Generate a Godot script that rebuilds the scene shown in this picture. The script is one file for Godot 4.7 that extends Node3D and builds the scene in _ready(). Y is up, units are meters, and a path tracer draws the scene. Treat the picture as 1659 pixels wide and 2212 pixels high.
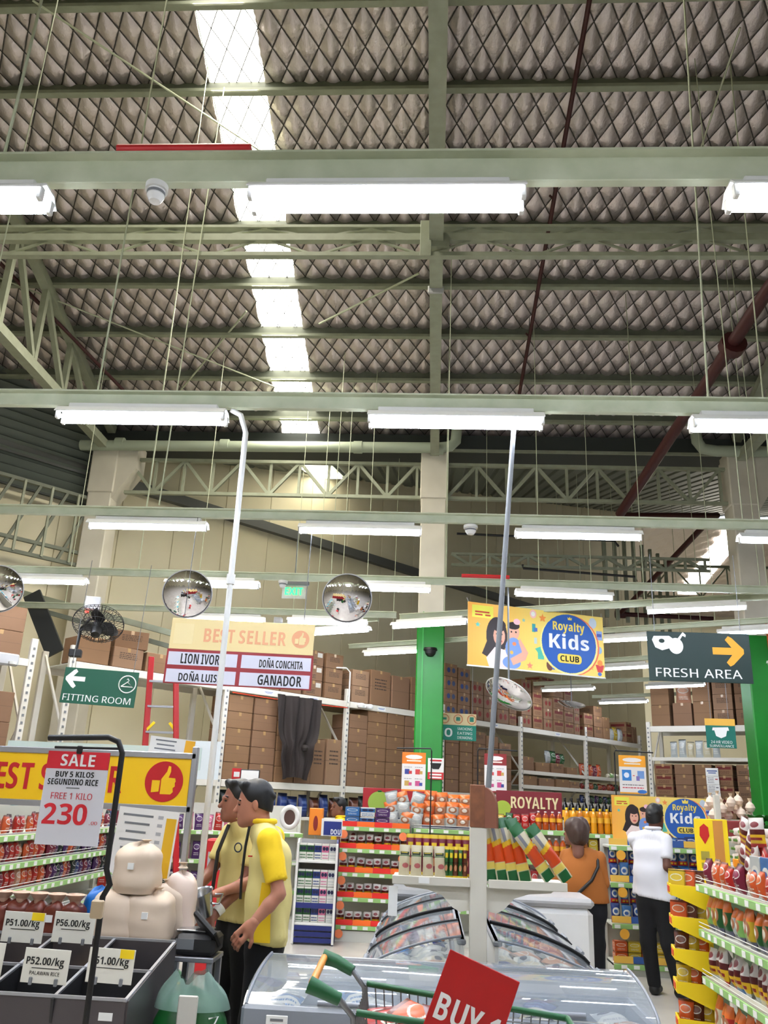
extends Node3D
# A warehouse supermarket seen from the aisle: quilted foil roof, tube lights on rails, pallet racks along a wall
# that runs at an angle, chest freezers, a rice counter and shelves. y up, metres, camera at eye height.

var M := {}
var rng := RandomNumberGenerator.new()
const ORD := ["first", "second", "third", "fourth", "fifth", "sixth", "seventh", "eighth", "ninth", "tenth", "eleventh", "twelfth", "thirteenth", "fourteenth", "fifteenth", "sixteenth", "seventeenth", "eighteenth", "nineteenth", "twentieth", "twenty-first", "twenty-second", "twenty-third", "twenty-fourth"]
const RACK_U := Vector3(0.66913, 0, -0.74314)   # the way the racks and the back wall run
const RACK_N := Vector3(0.74314, 0, 0.66913)    # the way they face
const RACK_Y := 0.83776                         # rotation.y that turns +x to RACK_U and +z to RACK_N

# ---------------------------------------------------------------- mesh building
class Mb:
	var V := PackedVector3Array()
	var N := PackedVector3Array()
	var U := PackedVector2Array()
	var xf := Transform3D()

	func put(p: Vector3, n: Vector3, uv: Vector2) -> void:
		V.push_back(xf * p); N.push_back((xf.basis * n).normalized()); U.push_back(uv)

	# corners run counter-clockwise seen from outside; stored clockwise
	func tri(a: Vector3, b: Vector3, c: Vector3, na: Vector3, nb: Vector3, nc: Vector3, ua := Vector2(), ub := Vector2(1, 0), uc := Vector2(1, 1)) -> void:
		put(a, na, ua); put(c, nc, uc); put(b, nb, ub)

	func quad(a: Vector3, b: Vector3, c: Vector3, d: Vector3, ua := Vector2(0, 1), ub := Vector2(1, 1), uc := Vector2(1, 0), ud := Vector2(0, 0)) -> void:
		var n := (b - a).cross(c - a)
		if n.length_squared() < 1e-18:
			n = (c - a).cross(d - a)
		n = n.normalized()
		tri(a, b, c, n, n, n, ua, ub, uc)
		tri(a, c, d, n, n, n, ua, uc, ud)

	func _fuv(ax: int, sg: float, p: Vector3, s: Vector3) -> Vector2:
		var q := Vector3(p.x / s.x, p.y / s.y, p.z / s.z)
		if ax == 0: return Vector2(0.5 - q.z * sg, 0.5 - q.y)
		if ax == 1: return Vector2(q.x + 0.5, 0.5 + q.z * sg)
		return Vector2(0.5 + q.x * sg, 0.5 - q.y)

	func box(c: Vector3, s: Vector3, bev := 0.0) -> Mb:
		var h := s * 0.5
		bev = minf(bev, minf(h.x, minf(h.y, h.z)) * 0.9)
		for ax in 3:
			var u := (ax + 1) % 3
			var w := (ax + 2) % 3
			for sg in [-1.0, 1.0]:
				var ps := []
				for k in [[-1, -1], [1, -1], [1, 1], [-1, 1]]:
					var p := Vector3()
					p[ax] = h[ax] * sg
					p[u] = (h[u] - bev) * k[0]
					p[w] = (h[w] - bev) * k[1]
					ps.append(p)
				if sg < 0: ps.reverse()
				quad(c + ps[0], c + ps[1], c + ps[2], c + ps[3], _fuv(ax, sg, ps[0], s), _fuv(ax, sg, ps[1], s), _fuv(ax, sg, ps[2], s), _fuv(ax, sg, ps[3], s))
				if bev > 0.0:
					for sw in [-1.0, 1.0]:   # the edge between face ax,sg and face u,sw
						var a := Vector3(); var b := Vector3(); var d := Vector3(); var e := Vector3()
						a[ax] = h[ax] * sg; a[u] = (h[u] - bev) * sw; a[w] = -(h[w] - bev)
						b = a; b[w] = -b[w]
						d[ax] = (h[ax] - bev) * sg; d[u] = h[u] * sw; d[w] = b[w]
						e = d; e[w] = -d[w]
						if sg * sw > 0: quad(c + a, c + e, c + d, c + b, _fuv(ax, sg, a, s), _fuv(ax, sg, e, s), _fuv(ax, sg, d, s), _fuv(ax, sg, b, s))
						else: quad(c + b, c + d, c + e, c + a, _fuv(ax, sg, b, s), _fuv(ax, sg, d, s), _fuv(ax, sg, e, s), _fuv(ax, sg, a, s))
		if bev > 0.0:
			for sx in [-1.0, 1.0]:
				for sy in [-1.0, 1.0]:
					for sz in [-1.0, 1.0]:
						var a := c + Vector3(h.x * sx, (h.y - bev) * sy, (h.z - bev) * sz)
						var b := c + Vector3((h.x - bev) * sx, h.y * sy, (h.z - bev) * sz)
						var d := c + Vector3((h.x - bev) * sx, (h.y - bev) * sy, h.z * sz)
						var n := Vector3(sx, sy, sz).normalized()
						if sx * sy * sz > 0: tri(a, b, d, n, n, n)
						else: tri(a, d, b, n, n, n)
		return self

	# a beam of square section between two points
	func bar(a: Vector3, b: Vector3, w: float, h: float, bev := 0.0, up := Vector3.UP) -> Mb:
		var z := (b - a).normalized()
		if absf(z.dot(up)) > 0.99: up = Vector3.RIGHT
		var x := up.cross(z).normalized()
		var keep := xf
		xf = xf * Transform3D(Basis(x, z.cross(x), z), (a + b) * 0.5)
		box(Vector3.ZERO, Vector3(w, h, a.distance_to(b)), bev)
		xf = keep
		return self

	func tube(pts: Array, r: float, sides := 6, closed := false, rend := -1.0) -> Mb:
		var n := pts.size()
		var rings := []
		var ref := Vector3.UP
		for i in n:
			var a: Vector3 = pts[(i - 1 + n) % n] if closed or i > 0 else pts[i]
			var b: Vector3 = pts[(i + 1) % n] if closed or i < n - 1 else pts[i]
			var t := (b - a).normalized()
			if i == 0 and absf(t.dot(ref)) > 0.9: ref = Vector3.RIGHT
			var x := (ref - t * ref.dot(t)).normalized()
			ref = x
			var y := t.cross(x)
			var ring := []
			var rr := r if rend < 0 else lerpf(r, rend, float(i) / (n - 1))
			for k in sides:
				var an := TAU * k / sides
				ring.append([pts[i] + (x * cos(an) + y * sin(an)) * rr, x * cos(an) + y * sin(an)])
			rings.append(ring)
		for i in (n if closed else n - 1):
			var p: Array = rings[i]
			var q: Array = rings[(i + 1) % n]
			for k in sides:
				var l := (k + 1) % sides
				tri(p[k][0], p[l][0], q[l][0], p[k][1], p[l][1], q[l][1])
				tri(p[k][0], q[l][0], q[k][0], p[k][1], q[l][1], q[k][1])
		if not closed:
			for e in [0, n - 1]:
				var p: Array = rings[e]
				var t: Vector3 = (pts[1] - pts[0]) if n < 2 or e == n - 1 else (pts[0] - pts[1])
				if e > 0: t = pts[n - 1] - pts[n - 2]
				t = t.normalized()
				for k in range(1, sides - 1):
					if e > 0: tri(p[0][0], p[k][0], p[k + 1][0], t, t, t)
					else: tri(p[0][0], p[k + 1][0], p[k][0], t, t, t)
		return self

	# profile of (radius, height) turned about y
	func lathe(prof: Array, sides := 16) -> Mb:
		var n := prof.size()
		for i in n - 1:
			var a: Vector2 = prof[i]
			var b: Vector2 = prof[i + 1]
			if a.distance_to(b) < 1e-6: continue
			var nn := Vector2(b.y - a.y, a.x - b.x).normalized()
			for k in sides:
				var a0 := TAU * k / sides
				var a1 := TAU * (k + 1) / sides
				var c0 := Vector3(sin(a0), 0, cos(a0))
				var c1 := Vector3(sin(a1), 0, cos(a1))
				var up := Vector3.UP
				var n0 := c0 * nn.x + up * nn.y
				var n1 := c1 * nn.x + up * nn.y
				var u0 := fposmod(k / float(sides) + 0.5, 1.0)
				var u1 := u0 + 1.0 / sides
				var h0: float = (prof[0] as Vector2).y
				var h1: float = (prof[n - 1] as Vector2).y
				var va := 1.0 - (a.y - h0) / maxf(h1 - h0, 1e-6)
				var vb := 1.0 - (b.y - h0) / maxf(h1 - h0, 1e-6)
				if a.x > 1e-6: tri(c0 * a.x + up * a.y, c1 * a.x + up * a.y, c1 * b.x + up * b.y, n0, n1, n1, Vector2(u0, va), Vector2(u1, va), Vector2(u1, vb))
				if b.x > 1e-6: tri(c0 * a.x + up * a.y, c1 * b.x + up * b.y, c0 * b.x + up * b.y, n0, n1, n0, Vector2(u0, va), Vector2(u1, vb), Vector2(u0, vb))
		return self

	# a flat outline (counter-clockwise in xy) given depth along z
	func prism(poly: PackedVector2Array, d: float, z := 0.0) -> Mb:
		if Geometry2D.is_polygon_clockwise(poly):
			var rv := poly.duplicate(); rv.reverse(); poly = rv
		var r := Rect2(poly[0], Vector2())
		for p in poly: r = r.expand(p)
		var t := Geometry2D.triangulate_polygon(poly)
		for i in range(0, t.size(), 3):
			var p := [poly[t[i]], poly[t[i + 1]], poly[t[i + 2]]]
			if (p[1] - p[0]).cross(p[2] - p[0]) < 0: p.reverse()
			var q := []
			for k in 3: q.append(Vector2((p[k].x - r.position.x) / r.size.x, 1.0 - (p[k].y - r.position.y) / r.size.y))
			var f := Vector3(0, 0, 1)
			tri(Vector3(p[0].x, p[0].y, z + d / 2), Vector3(p[1].x, p[1].y, z + d / 2), Vector3(p[2].x, p[2].y, z + d / 2), f, f, f, q[0], q[1], q[2])
			tri(Vector3(p[0].x, p[0].y, z - d / 2), Vector3(p[2].x, p[2].y, z - d / 2), Vector3(p[1].x, p[1].y, z - d / 2), -f, -f, -f, q[0], q[2], q[1])
		for i in poly.size():
			var a := poly[i]
			var b := poly[(i + 1) % poly.size()]
			quad(Vector3(a.x, a.y, z - d / 2), Vector3(b.x, b.y, z - d / 2), Vector3(b.x, b.y, z + d / 2), Vector3(a.x, a.y, z + d / 2), Vector2(), Vector2(), Vector2(), Vector2())
		return self

	# a smooth sheet: f(u, v) gives the point; the normal is du x dv
	func grid(nu: int, nv: int, f: Callable, uvscale := Vector2.ONE) -> Mb:
		var P := []
		for j in nv + 1:
			var rowp := PackedVector3Array()
			for i in nu + 1: rowp.push_back(f.call(float(i) / nu, float(j) / nv))
			P.append(rowp)
		var Q := []
		for j in nv + 1:
			var rown := PackedVector3Array()
			for i in nu + 1:
				var du: Vector3 = P[j][mini(i + 1, nu)] - P[j][maxi(i - 1, 0)]
				var dv: Vector3 = P[mini(j + 1, nv)][i] - P[maxi(j - 1, 0)][i]
				rown.push_back(du.cross(dv).normalized())
			Q.append(rown)
		for j in nv:
			for i in nu:
				var t := func(a: int, b: int) -> Vector2: return Vector2(float(a) / nu, 1.0 - float(b) / nv) * uvscale
				tri(P[j][i], P[j][i + 1], P[j + 1][i + 1], Q[j][i], Q[j][i + 1], Q[j + 1][i + 1], t.call(i, j), t.call(i + 1, j), t.call(i + 1, j + 1))
				tri(P[j][i], P[j + 1][i + 1], P[j + 1][i], Q[j][i], Q[j + 1][i + 1], Q[j + 1][i], t.call(i, j), t.call(i + 1, j + 1), t.call(i, j + 1))
		return self

	func mesh() -> ArrayMesh:
		var a := []
		a.resize(Mesh.ARRAY_MAX)
		a[Mesh.ARRAY_VERTEX] = V; a[Mesh.ARRAY_NORMAL] = N; a[Mesh.ARRAY_TEX_UV] = U
		var m := ArrayMesh.new()
		m.add_surface_from_arrays(Mesh.PRIMITIVE_TRIANGLES, a)
		return m

# ---------------------------------------------------------------- flat print for labels and posters
class Ink:
	var im: Image
	var W: int
	var H: int
	func _init(w: int, h: int, c: Color) -> void:
		W = w; H = h
		im = Image.create(w, h, false, Image.FORMAT_RGBA8)
		im.fill(c)
	func rect(x: float, y: float, w: float, h: float, c: Color) -> Ink:
		im.fill_rect(Rect2i(roundi(x * W), roundi(y * H), maxi(1, roundi(w * W)), maxi(1, roundi(h * H))), c)
		return self
	func ell(cx: float, cy: float, rx: float, ry: float, c: Color, turn := 0.0) -> Ink:
		var p := PackedVector2Array()
		for k in 28:
			var q := Vector2(cos(TAU * k / 28) * rx * W, sin(TAU * k / 28) * ry * H).rotated(turn)
			p.push_back(Vector2(cx + q.x / W, cy + q.y / H))
		return poly(p, c)
	func poly(pts: PackedVector2Array, c: Color) -> Ink:
		var lo := 1e9
		var hi := -1e9
		for p in pts: lo = minf(lo, p.y * H); hi = maxf(hi, p.y * H)
		for y in range(maxi(0, floori(lo)), mini(H, ceili(hi) + 1)):
			var xs := []
			for i in pts.size():
				var a := pts[i] * Vector2(W, H)
				var b := pts[(i + 1) % pts.size()] * Vector2(W, H)
				if (a.y <= y + 0.5) != (b.y <= y + 0.5): xs.append(a.x + (y + 0.5 - a.y) / (b.y - a.y) * (b.x - a.x))
			xs.sort()
			for i in range(0, xs.size() - 1, 2):
				var x0 := maxi(0, roundi(xs[i]))
				var x1 := mini(W, roundi(xs[i + 1]))
				if x1 > x0: im.fill_rect(Rect2i(x0, y, x1 - x0, 1), c)
		return self
	func star(cx: float, cy: float, r: float, c: Color) -> Ink:
		var p := PackedVector2Array()
		for k in 10: p.push_back(Vector2(cx, cy) + Vector2.from_angle(TAU * k / 10 - PI / 2) * (r if k % 2 == 0 else r * 0.45) * Vector2(1, float(W) / H))
		return poly(p, c)
	func lines(x: float, y: float, w: float, n: int, pitch: float, th: float, c: Color, seed_: int) -> Ink:   # too small to read
		var g := RandomNumberGenerator.new(); g.seed = seed_
		for i in n:
			var at := x
			while at < x + w - 0.01:
				var l := minf(g.randf_range(0.03, 0.11), x + w - at)
				rect(at, y + i * pitch, l, th, c)
				at += l + 0.02
		return self
	func tex() -> ImageTexture: return ImageTexture.create_from_image(im)

# ---------------------------------------------------------------- materials, nodes
func mat(c: Color, rough := 0.6, metal := 0.0, tex: Texture2D = null) -> StandardMaterial3D:
	var m := StandardMaterial3D.new()
	m.albedo_color = c
	m.roughness = rough
	m.metallic = metal
	if tex: m.albedo_texture = tex; m.albedo_color = Color.WHITE
	m.cull_mode = BaseMaterial3D.CULL_DISABLED
	return m

func glow(c: Color, e: float) -> StandardMaterial3D:
	var m := mat(c, 0.5)
	m.emission_enabled = true; m.emission = c; m.emission_energy_multiplier = e
	return m

func noise_tex(freq: float, a: Color, b: Color, size := 256, s := 1, oct := 4) -> NoiseTexture2D:
	var n := FastNoiseLite.new()
	n.seed = s; n.frequency = freq; n.fractal_octaves = oct
	var t := NoiseTexture2D.new()
	t.width = size; t.height = size; t.seamless = true; t.noise = n
	var g := Gradient.new()
	g.set_color(0, a); g.set_color(1, b)
	t.color_ramp = g
	return t

func tri_mat(t: Texture2D, scale: float, rough: float, metal := 0.0) -> StandardMaterial3D:
	var m := mat(Color.WHITE, rough, metal, t)
	m.uv1_triplanar = true
	m.uv1_scale = Vector3.ONE * scale
	return m

func meta(o: Node3D, label: String, cat: String, group := "", kind := "") -> void:
	if label: o.set_meta("label", label)
	if cat: o.set_meta("category", cat)
	if group: o.set_meta("group", group)
	if kind: o.set_meta("kind", kind)

func thing(called: String, label: String, cat: String, at := Vector3.ZERO, turn := 0.0, group := "") -> Node3D:
	var o := Node3D.new()
	o.name = called
	o.position = at; o.rotation.y = turn
	add_child(o, true)
	meta(o, label, cat, group)
	return o

func part(p: Node3D, called: String, shape, m: Material, at := Vector3.ZERO) -> MeshInstance3D:
	var o := MeshInstance3D.new()
	o.name = called
	o.mesh = shape.mesh() if shape is Mb else shape
	o.material_override = m
	o.position = at
	p.add_child(o, true)
	return o

func solo(called: String, label: String, cat: String, shape, m: Material, at := Vector3.ZERO, turn := 0.0, group := "") -> MeshInstance3D:
	var o := part(self, called, shape, m, at)
	o.rotation.y = turn
	meta(o, label, cat, group)
	return o

func struct(called: String, shape, m: Material, label: String, cat := "") -> MeshInstance3D:
	var o := part(self, called, shape, m)
	meta(o, label, cat, "", "structure")
	return o

func dup(src: Node3D, at: Vector3, turn: float, label: String, group := "") -> Node3D:
	var o: Node3D = src.duplicate()
	var rx := RegEx.create_from_string("\\d+$")
	o.name = rx.sub(src.name, "")
	add_child(o, true)
	o.position = at; o.rotation.y = turn
	o.set_meta("label", label)
	if group: o.set_meta("group", group)
	return o

func mb() -> Mb: return Mb.new()
func bx(c: Vector3, s: Vector3, bev := 0.0) -> Mb: return Mb.new().box(c, s, bev)

var fonts := {}
func text(p: Node3D, s: String, m: Material, at: Vector3, h: float, w := 0.0, face := "Droid Sans", bold := true, depth := 0.003) -> MeshInstance3D:
	var key := face + str(bold)
	if not fonts.has(key):
		var f := SystemFont.new()
		f.font_names = PackedStringArray([face])
		f.font_weight = 700 if bold else 400
		fonts[key] = f
	var t := TextMesh.new()
	t.font = fonts[key]
	t.text = s
	t.font_size = 32
	t.pixel_size = 0.01
	t.depth = 0.01
	t.curve_step = 2.0
	t.horizontal_alignment = HORIZONTAL_ALIGNMENT_CENTER
	var b := t.get_aabb()
	var sy := h / b.size.y
	var sx := w / b.size.x if w > 0 else sy
	var o := part(p, "lettering", t, m, at)
	o.scale = Vector3(sx, sy, depth / 0.01)
	o.position = at - Vector3(b.get_center().x * sx, b.get_center().y * sy, 0)
	return o

func ordinal(i: int) -> String: return ORD[mini(i, ORD.size() - 1)]

# ---------------------------------------------------------------- scene
func _ready() -> void:
	rng.seed = 7
	var cam := Camera3D.new()
	cam.name = "camera"
	cam.position = Vector3(0, 1.62, 0)
	cam.rotation_order = EULER_ORDER_YXZ
	cam.rotation_degrees = Vector3(18.97, 3.88, 2.43)
	cam.fov = 62.72
	cam.near = 0.05; cam.far = 200.0
	add_child(cam)
	var env := Environment.new()
	var sky := Sky.new()
	var sm := ProceduralSkyMaterial.new()
	sm.sky_top_color = Color(0.75, 0.82, 0.92); sm.sky_horizon_color = Color(0.9, 0.92, 0.95)
	sm.ground_bottom_color = Color(0.35, 0.34, 0.32); sm.ground_horizon_color = Color(0.7, 0.7, 0.7)
	sky.sky_material = sm
	env.background_mode = Environment.BG_SKY
	env.sky = sky
	env.tonemap_mode = Environment.TONE_MAPPER_LINEAR
	env.tonemap_exposure = EXPOSURE
	env.sdfgi_enabled = true; env.ssao_enabled = true; env.ssil_enabled = true
	var we := WorldEnvironment.new()
	we.name = "world"
	we.environment = env
	add_child(we)
	skylight_lamps()
	palette()
	shell()
	roof()
	trusses()
	lighting()
	details_up()
	racks()
	signs()
	rice_counter()
	freezers()
	shelving()
	right_side()
	people()

const EXPOSURE := 2.75
const TUBE_ENERGY := 0.25     # the lamp of each 1.2 m tube fitting
const SKYLIGHT_ENERGY := 36.0

func skylight_lamps() -> void:
	# daylight through the translucent roof strips
	for s in [[Vector3(-2.7, 10.0, -8.6), 12.0, -16.7, 1.0], [Vector3(-2.7, 8.75, -17.3), 4.0, 15.1, 0.35], [Vector3(11.6, 11.6, -34.8), 7.5, -6.8, 0.6]]:
		var l := AreaLight3D.new()
		l.name = "skylight_glow"
		l.area_size = Vector2(0.6, s[1])
		l.position = s[0]
		l.rotation_degrees = Vector3(-90 + s[2], 0, 0)
		l.light_color = Color(1.0, 0.97, 0.9)
		l.light_energy = SKYLIGHT_ENERGY * s[3]
		l.area_range = 60.0
		l.shadow_enabled = true
		add_child(l, true)

func palette() -> void:
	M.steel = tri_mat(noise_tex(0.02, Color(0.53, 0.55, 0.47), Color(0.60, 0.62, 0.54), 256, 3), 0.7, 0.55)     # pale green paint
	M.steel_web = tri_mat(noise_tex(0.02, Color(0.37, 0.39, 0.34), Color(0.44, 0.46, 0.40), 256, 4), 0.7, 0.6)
	M.rail = tri_mat(noise_tex(0.02, Color(0.68, 0.71, 0.60), Color(0.75, 0.77, 0.67), 256, 5), 0.9, 0.5)
	M.foil = mat(Color(0.80, 0.76, 0.75), 0.38, 0.7)
	M.foil.normal_enabled = true
	var fn := noise_tex(0.03, Color.BLACK, Color.WHITE, 256, 9, 5)
	fn.as_normal_map = true; fn.bump_strength = 3.0; fn.color_ramp = null
	M.foil.normal_texture = fn
	M.foil.uv1_triplanar = true; M.foil.uv1_world_triplanar = true; M.foil.uv1_scale = Vector3.ONE * 1.7
	M.wire = mat(Color(0.3, 0.29, 0.27), 0.7, 0.3)
	M.sky_pane = glow(Color(1.0, 0.98, 0.93), 5.0)
	M.tube = glow(Color(0.90, 0.93, 1.0), 42.0)
	M.white = mat(Color(0.86, 0.86, 0.84), 0.45)
	M.white_gloss = mat(Color(0.88, 0.88, 0.87), 0.2)
	M.cream = tri_mat(noise_tex(0.006, Color(0.80, 0.77, 0.65), Color(0.86, 0.83, 0.72), 256, 11), 0.2, 0.7)
	M.column_white = tri_mat(noise_tex(0.008, Color(0.76, 0.74, 0.68), Color(0.84, 0.82, 0.76), 256, 12), 0.4, 0.75)
	M.column_green = tri_mat(noise_tex(0.008, Color(0.03, 0.44, 0.09), Color(0.05, 0.50, 0.13), 256, 13), 0.4, 0.4)
	M.floor = tri_mat(noise_tex(0.01, Color(0.70, 0.68, 0.65), Color(0.77, 0.75, 0.72), 256, 14), 0.5, 0.25)
	M.roof_dark = mat(Color(0.36, 0.39, 0.36), 0.6)
	M.black = mat(Color(0.03, 0.03, 0.032), 0.5)
	M.dark = mat(Color(0.12, 0.12, 0.125), 0.5)
	M.grey = mat(Color(0.45, 0.46, 0.47), 0.5)
	M.lightgrey = mat(Color(0.66, 0.66, 0.66), 0.45)
	M.pvc = mat(Color(0.62, 0.66, 0.58), 0.5)
	M.red_pipe = mat(Color(0.24, 0.06, 0.065), 0.5)
	M.red = mat(Color(0.72, 0.08, 0.10), 0.45)
	M.rackwhite = mat(Color(0.83, 0.81, 0.76), 0.45)
	M.chrome = mat(Color(0.75, 0.76, 0.78), 0.22, 0.95)
	M.alu = mat(Color(0.70, 0.71, 0.74), 0.35, 0.8)
	M.railgreen = mat(Color(0.55, 0.72, 0.42), 0.45)
	M.yellow = mat(Color(0.93, 0.80, 0.05), 0.45)
	M.shelf = mat(Color(0.78, 0.78, 0.74), 0.5)
	M.tag = mat(Color(0.9, 0.9, 0.88), 0.6)
	M.blackink = mat(Color(0.06, 0.06, 0.06), 0.7)
	M.whiteink = mat(Color(0.93, 0.93, 0.92), 0.7)
	M.redink = mat(Color(0.72, 0.07, 0.09), 0.7)
	M.glass = mat(Color(0.9, 0.95, 0.96, 0.16), 0.04)
	M.glass.transparency = BaseMaterial3D.TRANSPARENCY_ALPHA
	M.rubber = mat(Color(0.08, 0.08, 0.09), 0.7)

# ---------------------------------------------------------------- building
func shell() -> void:
	struct("floor", bx(Vector3(4, -0.1, -18), Vector3(44, 0.2, 54)), M.floor, "pale polished shop floor between the shelves", "floor")
	# the long back wall, which runs at an angle, of wide panels with open joints
	var w := Node3D.new()
	w.name = "wall_back"
	w.position = Vector3(0, 0, -22.3); w.rotation.y = RACK_Y
	add_child(w)
	meta(w, "long cream panelled wall running at an angle behind the pallet racks", "wall", "", "structure")
	part(w, "backing", bx(Vector3(-4.6, 7, -0.2), Vector3(31, 14, 0.2)), mat(Color(0.5, 0.48, 0.42), 0.8))
	var pm := bx(Vector3(0, 7, 0), Vector3(1.19, 14, 0.06), 0.008).mesh()
	for i in 26:
		part(w, "panel", pm, M.cream, Vector3(-19.5 + i * 1.2, 0, -0.07))
	var lv := Node3D.new()
	lv.name = "wall_louvre"
	lv.position = Vector3(0, 0, -22.3); lv.rotation.y = RACK_Y
	add_child(lv)
	meta(lv, "dark louvred upper wall left of the haunched column", "wall", "", "structure")
	part(lv, "backing", bx(Vector3(-12.6, 8.0, 0.05), Vector3(5.6, 2.6, 0.06)), mat(Color(0.2, 0.22, 0.21), 0.7))
	var slat := mb()
	slat.xf = Transform3D(Basis(Vector3.RIGHT, 0.6), Vector3.ZERO)
	slat.box(Vector3.ZERO, Vector3(5.6, 0.15, 0.012))
	var sl := slat.mesh()
	for i in 15: part(lv, "slat", sl, M.roof_dark, Vector3(-12.6, 6.8 + i * 0.17, 0.12))
	struct("wall_far", bx(Vector3(16, 7, -42.2), Vector3(34, 14, 0.3)), M.cream, "far cream wall beyond the next roof bay", "wall")
	struct("wall_left", bx(Vector3(-15.2, 8, -10), Vector3(0.3, 16.5, 40)), M.cream, "cream side wall at the left end of the hall", "wall")
	struct("wall_right", bx(Vector3(25.5, 8, -18), Vector3(0.3, 16.5, 54)), M.cream, "cream side wall at the right end of the hall", "wall")
	struct("wall_front", bx(Vector3(4, 8.5, 8.5), Vector3(44, 17, 0.3)), M.cream, "cream wall behind the viewer", "wall")
	# columns
	var at := [-6.3, -0.08, 5.45]
	var lab := ["white concrete column with a haunch behind the wall fan", "concrete column at the middle, white above and bright green below", "concrete column beside the fresh area sign, white above and green below"]
	for i in 3:
		var c := Node3D.new()
		c.name = "column"
		c.position = Vector3(at[i], 0, -14.6)
		add_child(c, true)
		meta(c, lab[i], "column", "", "structure")
		part(c, "shaft", bx(Vector3(0, 3.95, 0), Vector3(0.46, 7.9, 0.46), 0.02), M.column_white)
		part(c, "collar", bx(Vector3(0, 7.32, 0), Vector3(0.5, 0.95, 0.5), 0.02), M.column_white)
		if i > 0:
			part(c, "green_sleeve", bx(Vector3(0, 2.26, 0), Vector3(0.475, 4.52, 0.475), 0.02), M.column_green)
			part(c, "conduit", bx(Vector3(-0.13 if i == 1 else 0.12, 2.4, 0.245), Vector3(0.022, 4.7, 0.02)), mat(Color(0.2, 0.6, 0.25), 0.5) if i == 1 else mat(Color(0.72, 0.33, 0.12), 0.5))
		if i != 1:
			var hp := PackedVector2Array([Vector2(0.2, 6.7), Vector2(0.62, 7.35), Vector2(0.62, 7.85), Vector2(0.2, 7.85)])
			part(c, "haunch", mb().prism(hp, 0.44), M.column_white)

func roof_h(d: float) -> float: return 12.82 - 0.3 * d

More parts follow.
